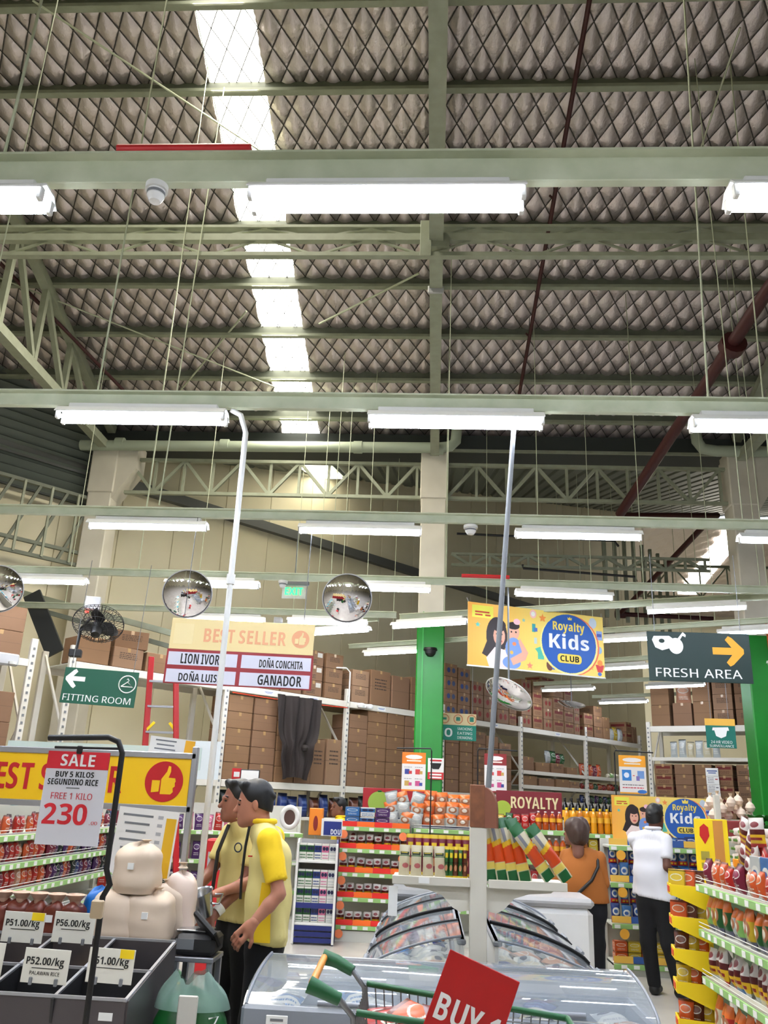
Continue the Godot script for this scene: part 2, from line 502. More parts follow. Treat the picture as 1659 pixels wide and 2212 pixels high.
func roof() -> void:
	var c := Node3D.new()
	c.name = "ceiling"
	add_child(c)
	meta(c, "sloping roof lined with quilted silver foil held up by wire netting", "ceiling", "", "structure")
	# the quilted foil: diamond pillows that sag between the wires, one sheet to each bay and to each side of the skylight
	var LX := 0.29
	var LS := 0.48
	for bay in 10:
		var d0 := 5.36 + bay * 0.99
		for side in [[-10.6, -3.06], [-2.34, 10.6]]:
			var m := mb()
			for iu in range(-80, 120):
				for iv in range(-120, 80):
					var cx := (iu + iv + 1) * LX / 2
					var cd := (iu - iv) * LS / 2
					if cd < d0 - 0.01 or cd >= d0 + 0.98 or cx < side[0] - 0.1 or cx > side[1] + 0.1: continue
					var puff := 0.048 * (1.0 + 0.35 * sin(iu * 2.3 + iv * 1.1) * cos(iv * 1.7))
					var lean := 0.25 * sin(iu * 1.3 - iv * 2.9)
					m.grid(4, 4, func(p: float, q: float) -> Vector3:
						var a := 2 * p - 1
						var b := 2 * q - 1
						var x := clampf((iu + p + iv + q) * LX / 2, side[0], side[1])
						var d := (iu + p - iv - q) * LS / 2
						return Vector3(x, roof_h(d) - puff * pow((1 - a * a) * (1 - b * b), 0.7) * (1 + lean * a), -d), Vector2(0.2, 0.2))
			part(c, "foil_panel", m, M.foil)
	var wires := mb()
	for k in range(-60, 90):
		for sg in [-1.0, 1.0]:
			var xa: float = LX * (k - sg * 5.4 / LS)
			var xb: float = LX * (k - sg * 15.2 / LS)
			if maxf(xa, xb) < -10.5 or minf(xa, xb) > 10.5: continue
			wires.tube([Vector3(xa, roof_h(5.4) - 0.008, -5.4), Vector3(xb, roof_h(15.2) - 0.008, -15.2)], 0.007, 3)
	var wo := part(c, "wire_netting", wires, M.wire)
	wo.set_meta("kind", "stuff")
	# plain sheets outside the view and outside the quilt
	part(c, "roof_sheet", mb().grid(1, 1, func(u: float, v: float) -> Vector3: return Vector3(lerpf(-15.2, 25.5, u), roof_h(lerpf(-8.6, 15.3, 1 - v)) + 0.12, -lerpf(-8.6, 15.3, 1 - v))), M.roof_dark)
	# beyond the valley the next roof rises, of ribbed sheets
	var rib := mb()
	for i in 128:
		var x := -15.0 + i * 0.32
		for q in [[x, x + 0.2, 0.0, 0.0], [x + 0.2, x + 0.24, 0.0, 0.05], [x + 0.24, x + 0.28, 0.05, 0.05], [x + 0.28, x + 0.32, 0.05, 0.0]]:
			rib.quad(Vector3(q[0], 8.05 + q[2], -15.3), Vector3(q[0], 12.4 + q[2], -31), Vector3(q[1], 12.4 + q[3], -31), Vector3(q[1], 8.05 + q[3], -15.3))
	part(c, "ribbed_roof_sheet", rib, M.roof_dark)
	part(c, "foil_panel", mb().grid(150, 40, func(u: float, v: float) -> Vector3:
		var x := lerpf(6, 25.5, u)
		var d := lerpf(31, 42.2, 1 - v)
		var a := absf(fposmod(x / 0.6 + d / 0.9, 1.0) - 0.5) * 2.0
		var b := absf(fposmod(x / 0.6 - d / 0.9, 1.0) - 0.5) * 2.0
		return Vector3(x, 12.3 - 0.12 * (d - 31) - 0.07 * (1 - a * a) * (1 - b * b), -d)), M.foil)
	# skylights: translucent panes between the purlins
	var s := Node3D.new()
	s.name = "window_1"
	add_child(s)
	meta(s, "long bright skylight strip running up the foil roof", "skylight", "", "structure")
	for bay in 10:
		var d0 := 5.36 + bay * 0.99
		part(s, "pane", mb().grid(6, 1, func(u: float, v: float) -> Vector3: return Vector3(-3.06 + 0.72 * u, roof_h(d0 + 0.99 * (1 - v)) + 0.03 + 0.02 * cos(u * TAU * 3), -(d0 + 0.99 * (1 - v)))), M.sky_pane)
	var s2 := Node3D.new()
	s2.name = "window_2"
	add_child(s2)
	meta(s2, "short lit skylight over the gutter beside the cream wall", "skylight", "", "structure")
	for k in 3:
		var d0 := 15.6 + k * 1.25
		part(s2, "pane", mb().grid(1, 1, func(u: float, v: float) -> Vector3: return Vector3(-3.06 + 0.72 * u, 8.0 + 0.277 * (d0 - 15.3 + 1.15 * (1 - v)), -(d0 + 1.15 * (1 - v)))), glow(Color(1, 0.97, 0.88), 3.0))
	var s3 := Node3D.new()
	s3.name = "window_3"
	add_child(s3)
	meta(s3, "skylight strip in the farther foil roof beside the fresh area column", "skylight", "", "structure")
	for k in 6:
		var d0 := 31.2 + k * 1.3
		part(s3, "pane", mb().grid(1, 1, func(u: float, v: float) -> Vector3: return Vector3(11.2 + 0.85 * u, 12.2 - 0.12 * (d0 - 31 + 1.15 * (1 - v)), -(d0 + 1.15 * (1 - v)))), M.sky_pane)
	# purlins: a dark web with a pale lower flange
	for i in 11:
		var d := 5.36 + i * 0.99
		var p := Node3D.new()
		p.name = "purlin"
		p.position = Vector3(0, roof_h(d), -d)
		add_child(p, true)
		meta(p, "pale green steel purlin crossing the foil roof, " + ordinal(10 - i) + " up from the gutter", "purlin", "", "structure")
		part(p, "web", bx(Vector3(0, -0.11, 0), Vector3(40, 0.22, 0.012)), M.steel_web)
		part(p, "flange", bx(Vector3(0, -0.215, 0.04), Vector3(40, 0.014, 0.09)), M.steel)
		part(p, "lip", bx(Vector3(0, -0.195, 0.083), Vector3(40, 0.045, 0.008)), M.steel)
	# valley gutter
	var g := Node3D.new()
	g.name = "trim_1"
	add_child(g)
	meta(g, "dark box gutter in the valley between the two roofs", "gutter", "", "structure")
	part(g, "trough", bx(Vector3(0, 8.12, -15.1), Vector3(40, 0.3, 0.75)), mat(Color(0.2, 0.22, 0.21), 0.6))
	part(g, "flashing", bx(Vector3(0, 7.95, -14.72), Vector3(40, 0.05, 0.05)), M.steel)

func trusses() -> void:
	var names := ["pale green roof truss above the fan column", "pale green roof truss seen end on over the middle column", "pale green roof truss over the fresh area column"]
	var at := [-6.3, -0.08, 5.45]
	for i in 3:
		var t := Node3D.new()
		t.name = "roof_truss"
		t.position = Vector3(at[i], 0, 0)
		add_child(t, true)
		meta(t, names[i], "roof truss", "", "structure")
		part(t, "top_chord", mb().bar(Vector3(0, roof_h(1) - 0.3, -1), Vector3(0, roof_h(14.5) - 0.3, -14.5), 0.15, 0.15), M.steel)
		part(t, "lower_chord", mb().bar(Vector3(0, 7.75, 0), Vector3(0, 7.75, -14.8), 0.16, 0.15), M.steel)
		var d := 13.4
		while d > 4.0:
			var h := roof_h(d) - 0.35
			part(t, "post", mb().bar(Vector3(0, 7.8, -d), Vector3(0, h, -d), 0.09, 0.09), M.steel)
			part(t, "brace", mb().bar(Vector3(0, 7.8, -d), Vector3(0, roof_h(d - 1.1) - 0.35, -d + 1.1), 0.08, 0.08), M.steel)
			d -= 1.1
	# lattice truss tying the roof trusses together, across the picture
	lattice("tie_truss", "long pale green lattice truss under the foil roof above the lamps", -12.0, 11.0, -8.1, [7.89, 7.74, 7.51], [0.035, 0.09, 0.05], 0.62, true)
	lattice("wall_truss", "pale green lattice truss between the white columns below the gutter", -5.9, 5.2, -14.55, [7.58, 6.92], [0.06, 0.06], 0.55, false)
	var wt := Node3D.new()
	wt.name = "wall_truss"
	wt.position = Vector3(0, 0, -22.3); wt.rotation.y = RACK_Y
	add_child(wt, true)
	meta(wt, "dark lattice frame before the cream wall left of the haunched column", "truss", "", "structure")
	for h in [6.75, 5.68, 5.45]: part(wt, "chord", bx(Vector3(-11.8, h, 0.4), Vector3(4.2, 0.06, 0.07)), M.steel_web)
	for k in 8:
		part(wt, "lacing_bar", mb().bar(Vector3(-13.6 + k * 0.5, 5.45, 0.4), Vector3(-13.1 + k * 0.5, 6.75, 0.4), 0.06, 0.05), M.steel_web)
		part(wt, "lacing_post", mb().bar(Vector3(-13.4 + k * 0.5, 5.45, 0.44), Vector3(-13.4 + k * 0.5, 6.75, 0.44), 0.04, 0.04), M.steel)
	lattice("wall_truss", "thin dark lattice girder behind the column before the panelled wall", 0.3, 5.6, -17.0, [6.58, 6.34], [0.045, 0.05], 0.4, false)
	lattice("wall_truss", "far lattice girder under the second foil roof", 6.8, 18.0, -31.0, [10.4, 9.2], [0.09, 0.09], 1.0, false)
	for k in 8:
		struct("steel_post", bx(Vector3(4.2 + k * 0.42, 7.3 + k * 0.1, -20.6 - k * 0.75), Vector3(0.09, 2.4, 0.09)), M.steel, "slim steel hanger, " + ordinal(k) + " in the group before the far foil roof", "steel post")
	var bracket := thing("bracket_plate", "square steel bracket plate where the lattice truss meets the middle roof truss", "bracket", Vector3(-0.08, 7.7, -8.1))
	part(bracket, "plate", bx(Vector3(-0.12, 0, 0.06), Vector3(0.13, 0.48, 0.02), 0.004), M.steel)
	part(bracket, "clamp", bx(Vector3(0.0, -0.05, 0.0), Vector3(0.3, 0.1, 0.1)), M.steel)
	solo("notice_plate", "small off-white square plate fixed under the middle roof truss", "plate", bx(Vector3.ZERO, Vector3(0.2, 0.1, 0.03), 0.005), M.lightgrey, Vector3(-0.08, 7.66, -9.0))
	# raking struts by the left column and the girt on the back wall
	var girt := Node3D.new()
	girt.name = "trim_2"
	girt.position = Vector3(0, 7.38, -22.3); girt.rotation.y = RACK_Y
	add_child(girt)
	meta(girt, "dark steel girt running along the cream back wall", "girt", "", "structure")
	part(girt, "girt", bx(Vector3(-2, 0, 0.06), Vector3(22, 0.2, 0.16)), mat(Color(0.33, 0.34, 0.33), 0.6))
	struct("strut", mb().bar(Vector3(-6.9, 4.62, -13), Vector3(-4.1, 3.98, -13), 0.09, 0.09), M.steel, "upper pale sloping strut beside the fan", "strut")
	struct("strut", mb().bar(Vector3(-6.6, 4.36, -13), Vector3(-3.3, 3.58, -13), 0.07, 0.07), M.steel_web, "lower darker sloping strut behind the fan", "strut")
	struct("strut", mb().bar(Vector3(-6.5, 4.55, -12.9), Vector3(-5.95, 3.6, -12.9), 0.05, 0.28), mat(Color(0.16, 0.17, 0.17), 0.6), "wide dark raking plate left of the fan", "strut")

func lattice(called: String, label: String, x0: float, x1: float, z: float, hs: Array, th: Array, pitch: float, wide: bool) -> void:
	var t := Node3D.new()
	t.name = called
	add_child(t, true)
	meta(t, label, "truss", "", "structure")
	for k in hs.size():
		part(t, "chord", bx(Vector3((x0 + x1) / 2, hs[k], z), Vector3(x1 - x0, th[k], 0.08)), M.steel)
	var n := int((x1 - x0) / pitch)
	var r := 0.012 if wide else 0.028
	for lay in range(hs.size() - 1):
		for i in n:
			var a := Vector3(x0 + i * pitch, hs[lay], z)
			var b := Vector3(x0 + (i + 1) * pitch, hs[lay + 1], z)
			if i % 2 == 1:
				a.y = hs[lay + 1]; b.y = hs[lay]
			part(t, "lacing_bar", mb().bar(a, b, r * 2, r * 2), M.steel)
			if not wide: part(t, "lacing_post", mb().bar(Vector3(b.x, hs[lay], z), Vector3(b.x, hs[lay + 1], z), r * 1.7, r * 1.7), M.steel)

# ---------------------------------------------------------------- lamps on rails
func make_lamp(twin: bool, label: String) -> Node3D:
	var t := thing("tube_lamp", label, "tube light", Vector3.ZERO, 0, "tube lights on the rails")
	var tray := PackedVector2Array([Vector2(-0.085, -0.01), Vector2(-0.04, 0.035), Vector2(0.04, 0.035), Vector2(0.085, -0.01), Vector2(0.088, -0.004), Vector2(0.044, 0.045), Vector2(-0.044, 0.045), Vector2(-0.088, -0.004)])
	var k := mb()
	k.xf = Transform3D(Basis(Vector3.UP, PI / 2), Vector3.ZERO)
	k.prism(tray, 1.24)
	part(t, "reflector_tray", k, M.white_gloss)
	part(t, "spine", bx(Vector3(0, 0.065, 0), Vector3(1.1, 0.04, 0.05), 0.005), M.white)
	for z in ([-0.05, 0.05] if twin else [0.0]):
		part(t, "tube", mb().tube([Vector3(-0.59, -0.035, z), Vector3(0.59, -0.035, z)], 0.014, 10), M.tube)
		for s in [-1, 1]:
			part(t, "socket", bx(Vector3(0.605 * s, -0.02, z), Vector3(0.024, 0.07, 0.036), 0.004), M.white)
	return t

func lamp_light(p: Vector3, turn: float) -> void:
	var l := AreaLight3D.new()
	l.name = "tube_glow"
	l.area_size = Vector2(1.15, 0.03)
	l.position = p + Vector3(0, 0.012, 0)
	l.rotation = Vector3(-PI / 2, turn, 0)
	l.light_color = Color(0.95, 0.97, 1.0)
	l.light_energy = TUBE_ENERGY
	l.area_range = 40.0
	l.shadow_enabled = true
	add_child(l, true)

func lighting() -> void:
	# rails: [from, to, section]; each carries lamps by their middle
	var rails := [
		[Vector3(-14, 4.36, -3.15), Vector3(14, 4.36, -3.15), 0.13, "first lamp rail, widest and nearest to the viewer"],
		[Vector3(-14, 4.32, -5.46), Vector3(14, 4.32, -5.46), 0.1, "second lamp rail, crossing below the last purlins"],
		[Vector3(-12, 4.32, -8.03), Vector3(12, 4.32, -8.03), 0.08, "third lamp rail, passing in front of the white column heads"],
		[Vector3(-10, 4.32, -10.48), Vector3(6.2, 4.32, -10.6), 0.08, "fourth lamp rail, level with the round mirrors"],
		[Vector3(-9, 4.32, -12.75), Vector3(-0.6, 4.32, -12.7), 0.08, "fifth lamp rail, behind the hanging best seller board"],
		[Vector3(-0.55, 4.32, -12.85), Vector3(4.9, 4.32, -10.65), 0.08, "slanting lamp rail above the kids club banner"],
		[Vector3(-2.6, 4.32, -13.86), Vector3(-0.9, 4.32, -13.0), 0.07, "short slanting lamp rail left of the green column"],
		[Vector3(-1.6, 4.32, -15.62), Vector3(5.0, 4.32, -12.25), 0.07, "slanting lamp rail passing behind the kids club banner"],
		[Vector3(2.4, 4.32, -16.85), Vector3(6.2, 4.32, -14.35), 0.07, "slanting lamp rail over the fresh area sign"],
		[Vector3(2.3, 4.32, -19.87), Vector3(7.0, 4.32, -17.2), 0.07, "slanting lamp rail in front of the upper cartons"],
		[Vector3(4.0, 4.32, -21.9), Vector3(7.5, 4.32, -19.7), 0.07, "farthest slanting lamp rail by the rack corner"],
		[Vector3(-8, 4.32, -0.8), Vector3(8, 4.32, -0.8), 0.08, "lamp rail just above and behind the viewer"], [Vector3(-8, 4.32, 1.8), Vector3(8, 4.32, 1.8), 0.08, "lamp rail well behind the viewer"],
		[Vector3(6.6, 4.32, -12), Vector3(8.4, 4.32, -12), 0.08, "short lamp rail beyond the right edge"], [Vector3(8.1, 4.32, -16), Vector3(9.9, 4.32, -16), 0.08, "farther short lamp rail beyond the right edge"]]
	for r in rails:
		var a: Vector3 = r[0]
		var b: Vector3 = r[1]
		var t := thing("lamp_rail", "pale green steel " + r[3], "rail", Vector3.ZERO)
		part(t, "web", mb().bar(a, b, 0.05, r[2], 0.004), M.rail)
		part(t, "flange", mb().bar(a + Vector3(0, r[2] * 0.5, 0.03), b + Vector3(0, r[2] * 0.5, 0.03), 0.09, 0.012), M.rail)
		for k in 4:
			var q := a.lerp(b, (k + 0.5) / 4.0)
			part(t, "hanger_rod", mb().tube([q, q + Vector3(0, maxf(0.5, (roof_h(-q.z) if q.z > -15.2 else 8.0 - 0.27 * (q.z + 15.2)) - q.y - 0.12), 0)], 0.006, 5), M.rail)
	var twin := make_lamp(true, "bare twin tube light")
	var single := make_lamp(false, "bare single tube light")
	var list := [
		[-0.26, -3.1, 0, 1, "large twin tube light crossing the skylight on the first rail"], [-2.44, -3.1, 0, 1, "twin tube light cut by the left edge on the first rail"], [1.86, -3.1, 0, 1, "twin tube light cut by the right edge on the first rail"],
		[-2.15, -5.42, 0, 1, "twin tube light above the haunched column on the second rail"], [0.11, -5.42, 0, 1, "twin tube light under the middle roof truss on the second rail"], [2.36, -5.42, 0, 1, "twin tube light at the right end of the second rail"],
		[-2.96, -8.03, 0, 0, "tube light beside the haunched column on the third rail"], [-0.78, -8.03, 0, 0, "tube light left of the middle column on the third rail"], [1.39, -8.03, 0, 0, "tube light right of the middle column on the third rail"], [3.56, -8.03, 0, 0, "tube light before the right column on the third rail"],
		[-5.2, -10.5, 0, 0, "tube light beside the round mirror at the left edge"], [-2.9, -10.46, 0, 0, "tube light partly behind the round mirror over the best seller board"], [-0.69, -10.42, 0, 0, "tube light partly behind the round mirror by the column"], [1.62, -10.53, 4, 0, "tube light above the left part of the kids club banner"],
		[-3.26, -12.72, 0, 0, "tube light above the left part of the best seller board"], [-1.66, -12.68, 0, 0, "tube light above the right part of the best seller board"],
		[-0.1, -12.6, -24, 0, "slanting tube light across the green column top"], [3.42, -11.1, -20, 0, "slanting tube light above the fresh area sign"],
		[-1.6, -13.42, -26, 0, "short looking tube light right of the best seller board end"], [-0.75, -15.2, -26, 0, "slanting tube light at the left edge of the green column"],
		[2.83, -13.4, -26, 0, "upper tube light between the banner and the fresh area sign"], [4.75, -12.4, -26, 0, "tube light at the top of the right green column"],
		[3.45, -16.2, -33, 0, "lower tube light between the banner and the fresh area sign"],
		[3.02, -19.5, -28, 0, "tube light below the banner in front of the stacked cartons"], [5.09, -18.37, -31, 0, "tube light just below the fresh area sign"],
		[4.67, -21.5, -31, 0, "lowest tube light by the rack corner upright"]]
	for i in list.size():
		var e: Array = list[i]
		var p := Vector3(e[0], 4.19, e[1])
		var turn := -deg_to_rad(-e[2])
		if i == 0:
			twin.position = p; twin.set_meta("label", e[4])
		elif i == 6:
			single.position = p; single.set_meta("label", e[4])
		else:
			dup(twin if e[3] == 1 else single, p, turn, e[4])
		lamp_light(p, turn)
		# more rails of the hall run on behind the viewer and outside the frame
	for q in [[-5, -3.1], [4.4, -3.1], [-4.5, -5.42], [4.7, -5.42], [-2.4, -0.8], [0.2, -0.8], [2.8, -0.8], [-5.2, -0.8], [0, 1.8], [3, 1.8], [-3, 1.8], [6, -8], [-5.4, -8.0], [7.5, -12], [9, -16]]:
		var lab := "bare tube light on a rail outside the picture"
		var o := dup(single, Vector3(q[0], 4.19, q[1]), 0, lab, "tube lights outside the picture")
		o.name = "tube_lamp"
		lamp_light(Vector3(q[0], 4.19, q[1]), 0)

# ---------------------------------------------------------------- pallet racks and their cartons
func carton_prints() -> void:
	if M.has("cartons"): return
	var base := Color(0.56, 0.42, 0.29)
	M.cartons = []
	for k in 8:
		var b := base.lightened(0.04 * (k % 3)).lerp(Color(0.45, 0.33, 0.24), 0.25 * (k % 2))
		var i := Ink.new(96, 96, b)
		i.rect(0, 0.47, 1, 0.012, b.darkened(0.25))
		if k == 2 or k == 3: i.lines(0.2, 0.25, 0.6, 4, 0.09, 0.035, Color(0.2, 0.15, 0.12), k)
		if k == 4:
			for q in 2: i.ell(0.3 + 0.4 * q, 0.5, 0.13, 0.2, [Color(0.2, 0.3, 0.55), Color(0.25, 0.33, 0.5)][q])
		if k == 5:
			for q in 2: i.ell(0.3 + 0.4 * q, 0.5, 0.12, 0.22, Color(0.55, 0.16, 0.12))
		if k == 6: i.rect(0.1, 0.2, 0.8, 0.25, Color(0.45, 0.13, 0.1)); i.lines(0.2, 0.6, 0.6, 3, 0.1, 0.03, Color(0.3, 0.1, 0.08), 5)
		if k == 7: i.rect(0.62, 0.12, 0.3, 0.3, Color(0.85, 0.84, 0.8)); i.lines(0.1, 0.6, 0.5, 3, 0.1, 0.04, Color(0.2, 0.16, 0.13), 3)
		var m := mat(b, 0.8, 0.0, i.tex())
		m.albedo_color = Color(0.88, 0.87, 0.87)
		M.cartons.append(m)
	M.tape = mat(Color(0.66, 0.53, 0.36), 0.25)

func carton(s: Vector3, kind: int, at: Vector3, base: Transform3D, label: String, group: String, jitter := 0.03) -> void:
	var o := thing("carton", label, "carton", base * at, 0, group)
	o.rotation.y = base.basis.get_euler().y + rng.randf_range(-jitter, jitter)
	var key := "c%.2f_%.2f_%.2f" % [s.x, s.y, s.z]
	if not M.has(key):
		M[key] = bx(Vector3(0, s.y / 2, 0), s, 0.006).mesh()
		M[key + "t"] = mb().box(Vector3(0, s.y + 0.0005, 0), Vector3(0.05, 0.002, s.z * 0.98)).box(Vector3(0, s.y - 0.03, s.z / 2 + 0.0005), Vector3(0.05, 0.06, 0.002)).mesh()
	part(o, "box", M[key], M.cartons[kind])
	part(o, "tape", M[key + "t"], M.tape)

func rack(called_at: Vector3, turn: float, uprights: Array, beams: Array, label: String) -> Transform3D:
	var t := thing("pallet_rack", label, "rack", called_at, turn)
	for u in uprights:
		for z in [-0.04, -1.0]:
			var p := part(t, "upright", bx(Vector3(u, 1.78, z), Vector3(0.09, 3.56, 0.07), 0.006), M.rackwhite)
			if z > -0.5:
				var hl := mb()
				for k in 34: hl.box(Vector3(u, 0.12 + k * 0.1, 0.0), Vector3(0.03, 0.035, 0.004))
				var hp := part(p, "slot_line", hl, M.grey)
				hp.set_meta("kind", "stuff")
		for k in 3:
			part(t, "brace", mb().bar(Vector3(u, 0.2 + k * 1.1, -0.06 if k % 2 == 0 else -0.98), Vector3(u, 1.3 + k * 1.1, -0.98 if k % 2 == 0 else -0.06), 0.03, 0.03), M.rackwhite)
	for b in beams:   # from, to, height, thickness
		part(t, "beam", bx(Vector3((b[0] + b[1]) / 2, b[2], -0.02), Vector3(b[1] - b[0], b[3], 0.05), 0.006), M.rackwhite)
		part(t, "rear_beam", bx(Vector3((b[0] + b[1]) / 2, b[2], -1.0), Vector3(b[1] - b[0], b[3], 0.05)), M.rackwhite)
		part(t, "deck", bx(Vector3((b[0] + b[1]) / 2, b[2] + b[3] / 2 - 0.008, -0.5), Vector3(b[1] - b[0], 0.016, 0.94)), M.shelf)
	return Transform3D(Basis(Vector3.UP, turn), called_at)

# columns: [x middle, width, rows, row height, kind]
func stacks(base: Transform3D, y0: float, cols: Array, where: String, group: String) -> void:
	for c in cols.size():
		var e: Array = cols[c]
		for r in int(e[2]):
			carton(Vector3(e[1] - 0.012, e[3] - 0.004, 0.5), (e[4] if e[4] >= 0 else [0, 1, 0, 2, 1, 7, 0, 3][(c * 3 + r * 5) % 8]), Vector3(e[0], y0 + r * e[3], -0.27), base, "brown carton, %s across and %s up, %s" % [ordinal(c), ordinal(r), where], group, 0.02)

func racks() -> void:
	carton_prints()
	var ups := []
	for k in 7: ups.append(-7.7 + 2.67 * k)
	var bm := []
	for k in 6:
		bm.append([ups[k] + 0.05, ups[k + 1] - 0.05, 3.28, 0.11])
		if k < 4: bm.append([ups[k] + 0.05, ups[k + 1] - 0.05, 1.79, 0.11])
		else:
			bm.append([ups[k] + 0.05, ups[k + 1] - 0.05, 2.36, 0.08]); bm.append([ups[k] + 0.05, ups[k + 1] - 0.05, 2.05, 0.08]); bm.append([ups[k] + 0.05, ups[k + 1] - 0.05, 1.72, 0.08])
		bm.append([ups[k] + 0.05, ups[k + 1] - 0.05, 1.28, 0.05])
	var B := rack(Vector3(0, 0, -17.5), RACK_Y, ups, bm, "long row of white pallet racking along the angled back wall")
	# bay of the ladder: single cartons on top
	stacks(B, 3.345, [[-7.4, 0.5, 1, 0.38, 0], [-6.85, 0.5, 1, 0.3, 2], [-6.3, 0.52, 1, 0.29, 0], [-5.65, 0.5, 1, 0.3, 1], [-5.2, 0.38, 2, 0.26, 0]], "upper deck above the red ladder", "cartons above the ladder")
	carton(Vector3(0.5, 0.27, 0.45), 3, Vector3(-6.75, 3.645, -0.27), B, "brown carton with printed lines on top of two others by the fan", "cartons above the ladder", 0.3)
	# bay of the curtain
	stacks(B, 1.85, [[-4.72, 0.5, 5, 0.265, 0], [-4.2, 0.5, 5, 0.265, 1], [-3.72, 0.42, 5, 0.25, 0], [-3.32, 0.36, 4, 0.24, -1]], "lower deck of the bay with the curtain", "cartons around the curtain")
	carton(Vector3(0.3, 0.75, 0.4), 3, Vector3(-2.99, 1.85, -0.02 - 0.2), B, "tall printed brown carton standing right of the hanging curtain", "", 0.0)
	carton(Vector3(0.34, 0.78, 0.4), 2, Vector3(-2.62, 1.85, -0.22), B, "tall carton with dark blue edges beside the rack upright", "", 0.0)
	stacks(B, 3.345, [[-4.7, 0.5, 2, 0.3, 0], [-4.2, 0.48, 2, 0.3, 2], [-3.7, 0.46, 2, 0.32, 1], [-3.2, 0.4, 3, 0.27, 7], [-2.72, 0.42, 3, 0.27, 3]], "upper deck behind the best seller board", "cartons behind the board")
	# bay left of the green column
	stacks(B, 1.85, [[-2.05, 0.46, 5, 0.255, 1], [-1.56, 0.5, 6, 0.235, 0], [-1.06, 0.48, 6, 0.235, 0], [-0.56, 0.48, 6, 0.235, 1], [-0.1, 0.42, 4, 0.26, 7]], "lower deck left of the green column", "cartons left of the green column")
	stacks(B, 3.345, [[-2.05, 0.44, 2, 0.3, 2], [-1.52, 0.54, 1, 0.66, 3], [-0.96, 0.5, 1, 0.62, 1], [-0.46, 0.42, 2, 0.33, 0], [-0.05, 0.4, 2, 0.33, 7]], "upper deck left of the green column", "cartons above, left of the green column")
	# right of the green column
	stacks(B, 1.85, [[0.62, 0.42, 5, 0.24, 1], [1.06, 0.42, 6, 0.2, 0], [1.5, 0.42, 5, 0.25, 3], [1.94, 0.42, 5, 0.24, 0], [2.4, 0.42, 4, 0.27, -1]], "lower deck right of the green column", "cartons right of the green column")
	stacks(B, 3.345, [[0.55, 0.4, 4, 0.27, 4], [0.98, 0.4, 4, 0.26, 4], [1.42, 0.42, 3, 0.27, 5], [1.86, 0.42, 3, 0.27, 5], [2.32, 0.42, 2, 0.3, 5], [2.68, 0.28, 2, 0.25, 6]], "upper deck right of the green column", "printed cartons right of the green column")
	stacks(B, 3.345, [[3.2, 0.4, 4, 0.27, 5], [3.64, 0.38, 4, 0.28, 6], [4.06, 0.36, 3, 0.25, 5], [4.5, 0.42, 4, 0.27, 6], [4.94, 0.4, 4, 0.26, 6], [5.28, 0.26, 3, 0.25, 5]], "upper deck behind the tilted mirror", "printed cartons behind the mirror")
	carton(Vector3(0.6, 0.16, 0.45), 6, Vector3(4.1, 4.6, -0.27) + Vector3(0, -0.18, 0), B, "flat dark carton lying across the top of the printed cartons", "", 0.1)
	stacks(B, 3.345, [[5.8, 0.42, 2, 0.28, 6], [6.25, 0.4, 3, 0.26, 3], [6.65, 0.3, 2, 0.27, 0], [7.75, 0.3, 2, 0.26, 6], [8.05, 0.22, 1, 0.42, 1]], "upper deck by the rack corner", "cartons by the rack corner")
	# lower shelves of these two bays
	stacks(B, 2.4, [[3.25, 0.42, 1, 0.3, 1], [3.8, 0.55, 1, 0.2, 0], [4.4, 0.5, 1, 0.22, 3], [5.0, 0.45, 1, 0.16, 0]], "shelf above the red header sign", "cartons on the snack shelves")
	stacks(B, 2.09, [[3.3, 0.55, 1, 0.2, 0], [3.95, 0.6, 1, 0.17, 1], [4.6, 0.55, 1, 0.18, 0], [5.1, 0.4, 1, 0.15, 2]], "second shelf above the red header sign", "cartons on the snack shelves")
	pouch_row(B, Vector3(4.4, 2.62, -0.3), [Color(0.85, 0.9, 0.8), Color(0.3, 0.65, 0.2), Color(0.65, 0.08, 0.2)], 4, 0.2, Vector3(0.22, 0.3, 0.14), "bright snack bag, %s across, upright on cartons above the red header sign", "snack bags on the rack")
	pouch_row(B, Vector3(5.7, 2.4, -0.2), [Color(0.9, 0.3, 0.1), Color(0.5, 0.08, 0.15), Color(0.9, 0.35, 0.15)], 5, 0.2, Vector3(0.2, 0.3, 0.12), "orange or maroon snack bag, %s across, on the shelf by the rack corner", "snack bags on the rack")
	pouch_row(B, Vector3(6.9, 2.4, -0.2), [Color(0.75, 0.85, 0.7), Color(0.55, 0.75, 0.45)], 5, 0.2, Vector3(0.18, 0.12, 0.12), "small pale green pack, %s across, on the shelf by the rack corner", "snack bags on the rack")
	pouch_row(B, Vector3(5.7, 2.09, -0.2), [Color(0.85, 0.2, 0.15), Color(0.25, 0.5, 0.2), Color(0.8, 0.25, 0.2)], 11, 0.2, Vector3(0.18, 0.16, 0.12), "red or green pack, %s across, on the shelf under the snack bags", "snack bags on the rack")
	pouch_row(B, Vector3(6.95, 3.345, -0.2), [Color(0.7, 0.85, 0.2), Color(0.8, 0.88, 0.9), Color(0.65, 0.8, 0.15)], 4, 0.2, Vector3(0.22, 0.36, 0.14), "lime and white bag, %s across, upper deck by the rack corner", "snack bags on the rack")
	pouch_row(B, Vector3(5.7, 1.77, -0.2), [Color(0.15, 0.2, 0.55), Color(0.25, 0.1, 0.35), Color(0.2, 0.3, 0.15)], 11, 0.2, Vector3(0.18, 0.2, 0.12), "dark blue or purple pack, %s across, lowest shelf by the rack corner", "snack bags on the rack")
